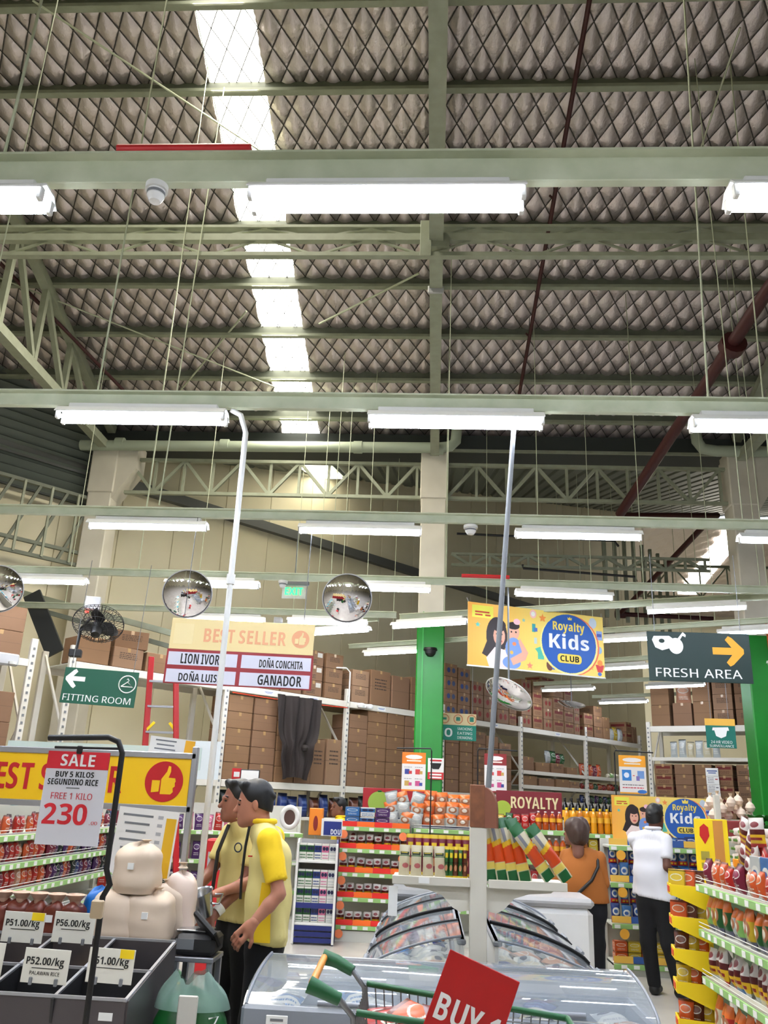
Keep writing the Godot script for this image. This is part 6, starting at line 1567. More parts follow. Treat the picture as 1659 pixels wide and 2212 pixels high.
func shelving() -> void:
	M.lab = mat(Color(0.85, 0.62, 0.12), 0.5)
	# carton rack with arched sides
	var mr := thing("carton_rack", "tall white rack of milk cartons with arched sides and blue striped foot", "display rack", Vector3(-1.37, 0, -11.0), 0.05)
	for s in [-1, 1]:
		var sd := PackedVector2Array([Vector2(-0.17, 0), Vector2(0.17, 0), Vector2(0.17, 1.08)])
		for k in 6: sd.push_back(Vector2(0.1 + cos(PI / 2 * k / 5.0) * 0.07, 1.08 + sin(PI / 2 * k / 5.0) * 0.07))
		for k in 6: sd.push_back(Vector2(-0.1 - sin(PI / 2 * k / 5.0) * 0.07, 1.08 + cos(PI / 2 * k / 5.0) * 0.07))
		var sm := mb(); sm.xf = Transform3D(Basis(Vector3.UP, PI / 2), Vector3(0.235 * s, 0, 0)); sm.prism(sd, 0.02)
		part(mr, "side_panel", sm, M.white if s < 0 else mat(Color(0.08, 0.13, 0.35), 0.5))
		part(mr, "front_edge", bx(Vector3(0.235 * s, 0.56, 0.172), Vector3(0.028, 1.1, 0.02), 0.004), M.white)
	part(mr, "back_panel", bx(Vector3(0, 0.57, -0.16), Vector3(0.45, 1.14, 0.01)), M.lightgrey)
	for h in [0.9, 0.42, 0.22]: part(mr, "shelf_board", bx(Vector3(0, h, 0), Vector3(0.45, 0.03, 0.33), 0.004), M.white)
	part(mr, "blue_strip", bx(Vector3(0, 0.42, 0.172), Vector3(0.45, 0.06, 0.006)), mat(Color(0.08, 0.13, 0.4), 0.5))
	for k in 3: part(mr, "blue_strip", bx(Vector3(0, 0.05 + k * 0.065, 0.17), Vector3(0.45, 0.05, 0.006)), mat(Color(0.08, 0.13, 0.4), 0.5))
	var MR := mr.transform
	var gk := [[Color(0.12, 0.38, 0.16), 3], [Color(0.12, 0.38, 0.16), 3], [Color(0.12, 0.22, 0.5), 3], [Color(0.85, 0.45, 0.6), 3], [Color(0.78, 0.8, 0.8), 3]]
	for r in 4:
		cartons_row(MR, Vector3(-0.18, [0.915, 0.435, 0.625, 0.235][r], 0.08), gk, 5, 0.09, Vector3(0.084, 0.185, 0.08) if r < 3 else Vector3(0.084, 0.17, 0.08), "milk carton, %s from the left, " + ["top shelf of the arched rack", "middle shelf of the arched rack, lower layer", "middle shelf of the arched rack, upper layer", "low shelf of the arched rack"][r], "milk cartons on the arched rack")
	# orange railed display
	var O := gondola("gondola_end", "shelf end with orange strips and green rails full of bright pouches", Transform3D(Basis(), Vector3(-1.15, 0, -11.2)), 0.88, [1.29, 1.035, 0.76, 0.48, 0.17], 1.36, false)
	var of: Node3D = get_child(get_child_count() - 1)
	for k in 5:
		var h: float = [1.29, 1.035, 0.76, 0.48, 0.17][k]
		for q in 4: part(of, "orange_strip", bx(Vector3(0.11 + q * 0.22, h + 0.045, 0.008), Vector3(0.218, 0.06, 0.008)), mat([Color(0.85, 0.12, 0.08), Color(0.93, 0.4, 0.08)][q % 2], 0.45))
		round_tag(of, Vector3(0.06, h - 0.08, 0.03), Color(0.93, 0.5, 0.3))
		if k < 2: round_tag(of, Vector3(0.8, h - 0.08, 0.03), Color(0.93, 0.5, 0.3))
	for k in 4:
		pouch_row(O, Vector3(0.06, [1.05, 0.775, 0.495, 0.185][k], -0.07), [Color(0.75, 0.12, 0.08)], 8, 0.108, Vector3(0.1, 0.17, 0.07), "white, yellow and red pouch, %s from the left, " + ["first", "second", "third", "lowest"][k] + " shelf of the orange railed display", "pouches on the orange railed display", 1)
	pouch_row(O, Vector3(0.06, 1.05, -0.19), [Color(0.5, 0.08, 0.2)], 6, 0.108, Vector3(0.1, 0.19, 0.07), "pouch in the second file, %s from the left, first shelf of the orange railed display", "pouches behind on the orange railed display", 1)
	var bc := [[Color(0.2, 0.45, 0.7), 0], [Color(0.2, 0.45, 0.7), 3], [Color(0.3, 0.12, 0.4), 0]]
	for r in 2: cartons_row(O, Vector3(0.15, 1.31 + r * 0.115, -0.12), bc, 3, 0.19, Vector3(0.18, 0.11, 0.14), "blue or purple biscuit box, %s from the left, " + ["lower", "upper"][r] + " layer on the orange railed display", "biscuit boxes on the display")
	for k in 9:
		var o := solo("silver_pack", "shiny silver snack pack heaped by the melon sign, %s in the heap" % ordinal(k), "pouch", pouch_mesh(Vector3(0.17, 0.2, 0.1)), pack_mat(Color(0.78, 0.8, 0.8), [0, 7][k % 2]), O * Vector3(0.66 + (k % 3) * 0.14, 1.31 + (k / 3) * 0.12, -0.1 - 0.03 * (k / 3)), rng.randf_range(-0.4, 0.4), "silver packs by the melon sign")
		o.rotation.z = rng.randf_range(-0.3, 0.3)
	var ms := thing("melon_sign", "red header sign with a pale green melon above the orange railed display", "sign", Vector3(-0.47, 1.6, -11.66))
	var mp := part(ms, "board", bx(Vector3.ZERO, Vector3(0.88, 0.36, 0.015), 0.003), mat(Color(0.62, 0.06, 0.1), 0.5))
	part(mp, "melon_print", mb().prism(disc(0.15, 28, Vector2(-0.22, 0.0), 0.14), 0.002), mat(Color(0.55, 0.66, 0.25), 0.6), Vector3(0, 0, 0.009))
	part(mp, "leaf_print", bx(Vector3(-0.22, 0.14, 0.009), Vector3(0.05, 0.02, 0.002)), mat(Color(0.1, 0.45, 0.2), 0.6))
	part(mp, "orange_print", mb().prism(disc(0.16, 24, Vector2(0.08, -0.08), 0.1), 0.002), mat(Color(0.85, 0.35, 0.2), 0.6), Vector3(0, 0, 0.009))
	# shelf of bagged bread and biscuits right of it
	var O2 := gondola("gondola", "shelf of bright bagged biscuits between the melon sign and the wooden post", Transform3D(Basis(), Vector3(-0.22, 0, -11.25)), 1.0, [1.3, 1.0, 0.7, 0.4], 1.5, true)
	for r in 3:
		pouch_row(O2, Vector3(0.16 + 0.02 * r, 1.315 + r * 0.13, -0.1 - 0.06 * r), [Color(0.86, 0.36, 0.14), Color(0.82, 0.6, 0.48), Color(0.78, 0.8, 0.8)], 5, 0.15, Vector3(0.17, 0.19, 0.11), "orange or clear biscuit bag, %s along, layer " + ["one", "two", "three"][r] + " of the heap left of the post", "biscuit bags left of the post", 7)
	pouch_row(O2, Vector3(0.1, 1.015, -0.08), [Color(0.75, 0.12, 0.08), Color(0.86, 0.36, 0.14)], 8, 0.11, Vector3(0.1, 0.2, 0.07), "red pack, %s along, on the shelf under the biscuit bags", "red packs under the biscuit bags")
	pouch_row(O2, Vector3(0.1, 0.715, -0.08), [Color(0.5, 0.08, 0.2), Color(0.85, 0.72, 0.15)], 8, 0.11, Vector3(0.1, 0.2, 0.07), "dark red pack, %s along, two shelves under the biscuit bags", "red packs under the biscuit bags")
	# things by the yellow shirts: orange box stand, blue board, patterned bag
	var ob := thing("display_box", "upright orange display box with a red pack on its front", "box", Vector3(-1.46, 1.18, -11.3))
	part(ob, "box", bx(Vector3(0, 0.16, 0), Vector3(0.17, 0.32, 0.12), 0.005), mat(Color(0.88, 0.5, 0.08), 0.5))
	part(ob, "pack_print", mb().prism(disc(0.03, 18, Vector2.ZERO, 0.09), 0.003), mat(Color(0.5, 0.1, 0.06), 0.5), Vector3(0, 0.14, 0.061))
	var dbd := thing("price_board", "blue and white price board above the arched carton rack", "sign", Vector3(-1.23, 1.285, -11.05))
	var bp := part(dbd, "board", bx(Vector3.ZERO, Vector3(0.26, 0.2, 0.01), 0.002), M.white)
	part(bp, "blue_panel", bx(Vector3(0.01, -0.01, 0.006), Vector3(0.22, 0.16, 0.002)), mat(Color(0.08, 0.16, 0.45), 0.5))
	text(bp, "DOU", M.whiteink, Vector3(0.05, -0.05, 0.008), 0.06, 0.12)
	var pbg := thing("patterned_bag", "round white and brown patterned bag behind the attendant's back", "bag", Vector3(-1.85, 1.25, -11.6))
	var rg := []
	for k in 24: rg.append(Vector3(cos(TAU * k / 24) * 0.1, sin(TAU * k / 24) * 0.12 + 0.12, 0))
	part(pbg, "rim", mb().tube(rg, 0.035, 8, true), M.white)
	part(pbg, "centre", mb().prism(disc(0.09, 20, Vector2(0, 0.12), 0.1), 0.04), mat(Color(0.3, 0.2, 0.16), 0.6))
	var lowrack := gondola("gondola", "dark low shelves of mixed goods behind the attendants", Transform3D(Basis(Vector3.UP, 0.3), Vector3(-4.2, 0, -11.2)), 2.6, [1.15, 0.8, 0.45], 1.5, false)
	for r in 3: pouch_row(lowrack, Vector3(0.1, [1.165, 0.815, 0.465][r], -0.1), [Color(0.75, 0.12, 0.08), Color(0.3, 0.12, 0.4), Color(0.78, 0.8, 0.8), Color(0.85, 0.45, 0.6), Color(0.07, 0.15, 0.13)], 16, 0.125, Vector3(0.11, 0.22, 0.08), "mixed pack, %s along, " + ["upper", "middle", "lower"][r] + " shelf behind the white pole", "packs behind the white pole")
	var fe := thing("red_dispenser", "red cabinet with pale front panel behind the yellow price list", "cabinet", Vector3(-2.12, 0, -8.9))
	part(fe, "body", bx(Vector3(0, 0.6, 0), Vector3(0.2, 1.2, 0.2), 0.02), M.red)
	part(fe, "front_panel", bx(Vector3(0, 1.0, 0.102), Vector3(0.13, 0.16, 0.006)), M.lightgrey)
	var rs := thing("red_tag", "small red and white tag on the rack upright near the dark heads", "tag", Vector3(-2.02, 1.78, -9.0))
	part(rs, "card", bx(Vector3.ZERO, Vector3(0.1, 0.2, 0.005)), M.red)
	part(rs, "white_print", bx(Vector3(0, 0.04, 0.003), Vector3(0.06, 0.05, 0.002)), M.white)
	part(rs, "white_print", bx(Vector3(0, -0.04, 0.003), Vector3(0.06, 0.05, 0.002)), M.white)
	var cb := thing("clip_board", "white framed sheet behind the attendants' heads", "notice", Vector3(-1.86, 1.68, -8.9))
	part(cb, "frame", bx(Vector3.ZERO, Vector3(0.2, 0.38, 0.01), 0.003), M.black)
	part(cb, "sheet", bx(Vector3(0, 0.0, 0.006), Vector3(0.18, 0.36, 0.002)), M.tag)
	# red header sign with its packs and bottles
	var ry := thing("header_sign", "dark red header sign with raised cream capital letters behind the pasta packs", "sign", Vector3(1.07, 1.62, -9.9), 0.0)
	var rp := part(ry, "board", bx(Vector3.ZERO, Vector3(0.72, 0.33, 0.02), 0.003), mat(Color(0.45, 0.04, 0.1), 0.5))
	text(rp, "ROYALTY", mat(Color(0.86, 0.8, 0.6), 0.6), Vector3(0.06, 0.045, 0.014), 0.12, 0.52, "Droid Sans", true, 0.012)
	part(rp, "melon_print", mb().prism(disc(0.09, 24, Vector2(-0.29, -0.02), 0.08), 0.002), mat(Color(0.6, 0.68, 0.2), 0.6), Vector3(0, 0, 0.011))
	part(rp, "orange_print", mb().prism(disc(0.1, 24, Vector2(-0.2, -0.13), 0.03), 0.002), mat(Color(0.85, 0.3, 0.1), 0.6), Vector3(0, 0, 0.011))
	var R := gondola("gondola_end", "shelf end under the red header sign with hanging red packs", Transform3D(Basis(), Vector3(0.7, 0, -9.75)), 0.74, [1.38, 1.08, 0.75, 0.4], 1.5, false, 0.3)
	bottles(R, Vector3(0.46, 1.395, -0.05), [Color(0.62, 0.25, 0.05)], 4, 0.075, 0.034, 0.19, Color(0.86, 0.83, 0.8), "amber bottle with white cap, %s along, beside the red header sign", "amber bottles by the red sign")
	bottles(R, Vector3(0.5, 1.095, -0.03), [Color(0.65, 0.27, 0.05)], 4, 0.07, 0.034, 0.22, Color(0.86, 0.83, 0.8), "amber bottle with white cap, %s along, one shelf under the red header sign", "amber bottles by the red sign")
	pouch_row(R, Vector3(0.05, 1.395, -0.08), [Color(0.85, 0.72, 0.15), Color(0.75, 0.12, 0.08), Color(0.75, 0.12, 0.08), Color(0.12, 0.38, 0.16)], 5, 0.09, Vector3(0.085, 0.17, 0.06), "bright noodle pack, %s along, top shelf under the red header sign", "packs under the red sign")
	for r in 2: pouch_row(R, Vector3(0.05, 1.1 - r * 0.34, -0.06), [Color(0.75, 0.12, 0.08)], 5, 0.088, Vector3(0.085, 0.27, 0.05), "red pack with green top, %s along, " + ["second", "third"][r] + " shelf under the red header sign", "red packs under the red sign", [6, 0][r])
	# oil shelves behind the woman
	var Q := gondola("gondola", "shelves of cooking oil bottles and boxes behind the woman", Transform3D(Basis(), Vector3(1.35, 0, -11.5)), 1.05, [1.32, 1.1, 0.78, 0.42, 0.12], 1.4, false)
	bottles(Q, Vector3(0.38, 1.335, -0.08), [Color(0.8, 0.5, 0.05), Color(0.85, 0.58, 0.1), Color(0.72, 0.42, 0.05)], 8, 0.085, 0.04, 0.3, Color(0.9, 0.75, 0.1), "yellow oil bottle, %s along, on the top shelf behind the woman", "oil bottles behind the woman")
	bottles(Q, Vector3(0.38, 1.335, -0.2), [Color(0.06, 0.06, 0.07)], 8, 0.085, 0.038, 0.42, Color(0.1, 0.1, 0.1), "dark bottle, %s along, behind the yellow oil bottles", "dark bottles behind the oil")
	for r in 4: cartons_row(Q, Vector3(0.1, [1.115, 0.795, 0.435, 0.135][r], -0.1), [[[Color(0.4, 0.18, 0.08), 0], [Color(0.85, 0.72, 0.15), 0]], [[Color(0.75, 0.12, 0.08), 0], [Color(0.85, 0.72, 0.15), 0], [Color(0.5, 0.08, 0.2), 0]], [[Color(0.12, 0.38, 0.16), 0], [Color(0.55, 0.75, 0.4), 0]], [[Color(0.4, 0.18, 0.08), 0], [Color(0.12, 0.38, 0.16), 0]]][r], 8, 0.12, Vector3(0.11, [0.16, 0.24, 0.28, 0.2][r], 0.1), "boxed grocery, %s along, " + ["second", "third", "fourth", "lowest"][r] + " shelf behind the woman", "boxes behind the woman")
	# the second kids sign over the blue display
	var K := gondola("gondola_end", "shelf end with yellow and blue strips under the second kids club sign", Transform3D(Basis(), Vector3(1.93, 0, -9.95)), 1.2, [1.25, 0.88, 0.48, 0.1], 1.32, false)
	var kf: Node3D = get_child(get_child_count() - 1)
	for k in 4:
		var h: float = [1.25, 0.88, 0.48, 0.1][k]
		for q in 6: part(kf, "print_strip", bx(Vector3(0.1 + q * 0.2, h + 0.055, 0.008), Vector3(0.198, 0.065, 0.008)), mat([Color(0.9, 0.72, 0.3), Color(0.2, 0.35, 0.6)][q % 2], 0.45))
		round_tag(kf, Vector3(0.12, h - 0.08, 0.03), Color(0.9, 0.65, 0.2))
	for k in 3:
		for lay in (2 if k < 2 else 1): pouch_row(K, Vector3([0.06, 0.06, 0.58][k], [0.895, 0.495, 1.265][k] + lay * 0.17, -0.07 - 0.05 * lay), [Color(0.12, 0.22, 0.5), Color(0.2, 0.45, 0.7)], 11 if k < 2 else 5, 0.108, Vector3(0.1, 0.19, 0.07) if k < 2 else Vector3(0.13, 0.11, 0.06), "blue powder pouch, %s along, " + ["second shelf", "third shelf", "top"][k] + [", lower layer", ", upper layer"][lay] + " of the kids sign display", "blue pouches on the kids sign display", 2 if k < 2 else 0)
	for lay in 2: cartons_row(K, Vector3(0.09, 0.115 + lay * 0.105, -0.1), [[Color(0.86, 0.36, 0.14), 0], [Color(0.85, 0.72, 0.15), 0]], 8, 0.14, Vector3(0.13, 0.1, 0.12), "orange tea box, %s along, " + ["lower", "upper"][lay] + " layer at the foot of the kids sign display", "boxes at the foot of the kids sign display")
	var ks := thing("kids_sign", "second smaller kids club sign standing on the blue display behind the man", "sign", Vector3(2.58, 1.56, -10.2))
	kids_sign(ks, 1.1, 0.46, Vector3.ZERO)
	part(ks, "side_post", bx(Vector3(0.56, -0.1, 0), Vector3(0.03, 0.7, 0.03)), M.shelf)

func right_side() -> void:
	var G := gondola("gondola", "gondola of mixed groceries with green rails cut by the right edge", Transform3D(Basis(Vector3.UP, -PI / 2), Vector3(1.9, 0, -6.65)), 2.6, [1.14, 0.85, 0.555, 0.2], 1.3, true)
	var mixed := [[Color(0.5, 0.08, 0.2), Color(0.75, 0.12, 0.08), Color(0.86, 0.36, 0.14), Color(0.82, 0.6, 0.48)], [Color(0.55, 0.75, 0.4), Color(0.78, 0.8, 0.8), Color(0.12, 0.38, 0.16), Color(0.85, 0.72, 0.15)], [Color(0.78, 0.8, 0.8), Color(0.2, 0.45, 0.7), Color(0.75, 0.12, 0.08), Color(0.86, 0.82, 0.7)], [Color(0.86, 0.82, 0.7), Color(0.12, 0.38, 0.16), Color(0.75, 0.12, 0.08)]]
	for r in 4:
		pouch_row(G, Vector3(0.07, [1.155, 0.865, 0.57, 0.215][r], -0.07), mixed[r], 15, 0.12, Vector3(0.115, [0.17, 0.22, 0.21, 0.24][r], 0.08), "grocery pack, %s along, " + ["top", "second", "third", "lowest"][r] + " shelf of the gondola at the right edge", "packs on the right gondola", [0, 7, 1, 7][r])
	cartons_row(G, Vector3(1.05, 1.155, -0.1), [[Color(0.78, 0.8, 0.8), 2], [Color(0.2, 0.45, 0.7), 2]], 6, 0.17, Vector3(0.16, 0.24, 0.1), "white and blue detergent box, %s along, on the top shelf at the right edge", "detergent boxes at the right edge")
	for k in 12:
		var o := solo("red_sachet", "shiny red and white sachet strip, %s in the heap at the right edge" % ordinal(k), "sachet", pouch_mesh(Vector3(0.13, 0.17, 0.05)), pack_mat(Color(0.75, 0.12, 0.08), 1 if k % 2 else 0), G * Vector3(0.72 + 0.08 * (k % 5), 1.22 + 0.075 * (k / 3), -0.12 + 0.03 * (k % 2)), -PI / 2 + rng.randf_range(-0.5, 0.5), "red sachets at the right edge")
		o.rotation.z = rng.randf_range(-0.5, 0.2)
	# yellow strip display at the gondola end
	var Y := thing("yellow_display", "narrow bright yellow display stand with five stepped trays by the gondola end", "display stand", Vector3(1.97, 0, -6.86), -0.15)
	part(Y, "spine", bx(Vector3(0.05, 0.62, -0.02), Vector3(0.03, 1.24, 0.17), 0.004), M.yellow)
	part(Y, "header", bx(Vector3(0.13, 1.33, -0.08), Vector3(0.24, 0.52, 0.015), 0.004), M.yellow)
	part(Y, "header_mark", mb().prism(PackedVector2Array([Vector2(0, -0.07), Vector2(0.035, -0.01), Vector2(0.03, 0.05), Vector2(0, 0.075), Vector2(-0.03, 0.05), Vector2(-0.035, -0.01)]), 0.003), mat(Color(0.75, 0.08, 0.06), 0.5), Vector3(0.08, 1.48, -0.071))
	part(Y, "header_strip", bx(Vector3(0.18, 1.33, -0.071), Vector3(0.07, 0.5, 0.003)), mat(Color(0.75, 0.5, 0.2), 0.5))
	for k in 3: part(Y, "header_print", bx(Vector3(0.075, 1.33 - k * 0.08, -0.071), Vector3(0.06, 0.06, 0.003)), mat(Color(0.6, 0.55, 0.2), 0.5))
	for k in 5:
		var h: float = [1.06, 0.85, 0.64, 0.43, 0.2][k]
		var t := part(Y, "tray", bx(Vector3(-0.08, h, 0), Vector3(0.25, 0.012, 0.2)), M.yellow)
		part(t, "tray_front", bx(Vector3(-0.205, h + 0.035, 0), Vector3(0.012, 0.075, 0.2), 0.003), M.yellow)
		part(t, "tray_label", bx(Vector3(-0.213, h + 0.035, 0), Vector3(0.004, 0.04, 0.12)), mat(Color(0.8, 0.25, 0.05), 0.5))
		part(t, "tray_side", mb().prism(PackedVector2Array([Vector2(-0.205, h), Vector2(0.05, h - 0.1), Vector2(0.05, h + 0.06), Vector2(-0.205, h + 0.07)]), 0.012, 0.1), M.yellow)
		part(t, "tray_side", mb().prism(PackedVector2Array([Vector2(-0.205, h), Vector2(0.05, h - 0.1), Vector2(0.05, h + 0.06), Vector2(-0.205, h + 0.07)]), 0.012, -0.1), M.yellow)
		for q in 3:
			var o := solo("seasoning_pack", "yellow seasoning pack, %s on the %s tray of the yellow stand" % [ordinal(q), ["top", "second", "third", "fourth", "lowest"][k]], "pouch", pouch_mesh(Vector3(0.11, 0.17, 0.06)) if k > 1 else bx(Vector3(0, 0.08, 0), Vector3(0.12, 0.16, 0.055), 0.003).mesh(), pack_mat([Color(0.85, 0.72, 0.15), Color(0.86, 0.36, 0.14), Color(0.4, 0.18, 0.08)][(q + k) % 3], 0), Y.transform * Vector3(-0.15 + 0.07 * q, h + 0.008, 0.02), -0.6, "packs on the yellow stand")
			o.rotation.x = -0.1
	# produce stand
	var P := thing("produce_stand", "produce stand piled with white roots and greens before the right column", "stand", Vector3(3.25, 0, -8.75))
	part(P, "table", bx(Vector3(0, 1.18, 0), Vector3(1.2, 0.06, 0.8), 0.01), M.shelf)
	part(P, "skirt", bx(Vector3(0, 0.57, 0), Vector3(1.15, 1.14, 0.75)), mat(Color(0.3, 0.36, 0.25), 0.6))
	part(P, "step", bx(Vector3(0, 1.32, -0.2), Vector3(1.16, 0.22, 0.36), 0.01), M.shelf)
	part(P, "yellow_tray", bx(Vector3(-0.28, 1.22, 0.41), Vector3(0.5, 0.07, 0.05), 0.006), mat(Color(0.9, 0.55, 0.05), 0.5))
	part(P, "post", bx(Vector3(-0.6, 0.9, 0.3), Vector3(0.05, 1.8, 0.05), 0.004), M.column_white)
	var wr := mat(Color(0.88, 0.82, 0.78), 0.35)
	for k in 12:
		var o := thing("daikon", "plump white radish, %s in the pile on the produce stand" % ordinal(k), "radish", Vector3(2.98 + 0.0 * k + 0.05 * (k % 2), 1.255 + 0.075 * (k / 3), -8.5 - 0.085 * (k % 3)), 0, "white radishes on the produce stand")
		var dm := mb(); dm.xf = Transform3D(Basis(Vector3.BACK, PI / 2), Vector3.ZERO)
		dm.lathe([Vector2(0, -0.17), Vector2(0.02, -0.16), Vector2(0.04, -0.1), Vector2(0.042, 0.08), Vector2(0.03, 0.15), Vector2(0, 0.16)], 14)
		part(o, "root", dm, wr)
		part(o, "stalk", mb().tube([Vector3(-0.155, 0, 0), Vector3(-0.19, 0.005, 0)], 0.012, 6), mat(Color(0.4, 0.55, 0.25), 0.6))
	for k in 14:
		var o := thing("garlic_bag", "white netted garlic bulb with a pale neck, %s in the heap above the radishes" % ordinal(k), "garlic", Vector3(2.76 + 0.09 * (k % 5), 1.6 + 0.06 * (k / 5) + 0.02 * (k % 2), -8.93 - 0.06 * (k % 3)), k * 1.3, "garlic above the radishes")
		part(o, "bulb", mb().lathe([Vector2(0, -0.02), Vector2(0.03, -0.015), Vector2(0.048, 0.02), Vector2(0.035, 0.055), Vector2(0.012, 0.075), Vector2(0.01, 0.09)], 12), mat(Color(0.86, 0.78, 0.7), 0.6))
		part(o, "neck", mb().lathe([Vector2(0.01, 0.085), Vector2(0.022, 0.11), Vector2(0.0, 0.1)], 8), mat(Color(0.8, 0.7, 0.58), 0.6))
	part(P, "upper_step", bx(Vector3(-0.3, 1.5, -0.25), Vector3(0.56, 0.15, 0.26), 0.01), mat(Color(0.5, 0.15, 0.15), 0.5))
	var gm := mat(Color(0.06, 0.32, 0.1), 0.5)
	gm.backlight_enabled = true; gm.backlight = Color(0.1, 0.25, 0.05)
	for k in 9:
		var o := thing("leaf_bunch", "bunch of dark green leaves, %s along the back of the produce stand" % ordinal(k), "greens", Vector3(3.15 + 0.12 * (k % 5), 1.45 + 0.09 * (k / 5), -8.75 - 0.06 * (k % 2)), k * 2.1, "leafy greens on the produce stand")
		for q in 7:
			var a := TAU * q / 7
			part(o, "leaf", mb().grid(4, 6, func(u: float, v: float) -> Vector3:
				var w := 0.045 * sin(PI * (0.1 + 0.88 * v)) * (u - 0.5) * 2
				return Basis(Vector3.UP, a) * Vector3(w, 0.02 + v * 0.13 - 0.05 * v * v, 0.02 + v * 0.1 + 0.02 * absf(u - 0.5))), gm)
		part(o, "stem_tie", mb().lathe([Vector2(0.02, -0.03), Vector2(0.025, 0.0), Vector2(0.02, 0.03)], 8), mat(Color(0.55, 0.65, 0.4), 0.6))
	for k in 8:
		var o := thing("brown_root", "rough brown root, %s in the pile beyond the radishes" % ordinal(k), "root", Vector3(3.3 + 0.07 * (k % 4), 1.245 + 0.06 * (k / 4), -8.45), 0.3 * k, "brown roots on the produce stand")
		part(o, "root", mb().lathe([Vector2(0, -0.03), Vector2(0.03, -0.02), Vector2(0.036, 0.01), Vector2(0.025, 0.04), Vector2(0, 0.05)], 10), mat(Color(0.42, 0.34, 0.2), 0.8))
		part(o, "tip", mb().lathe([Vector2(0.012, 0.04), Vector2(0, 0.06)], 6), mat(Color(0.3, 0.3, 0.12), 0.8))

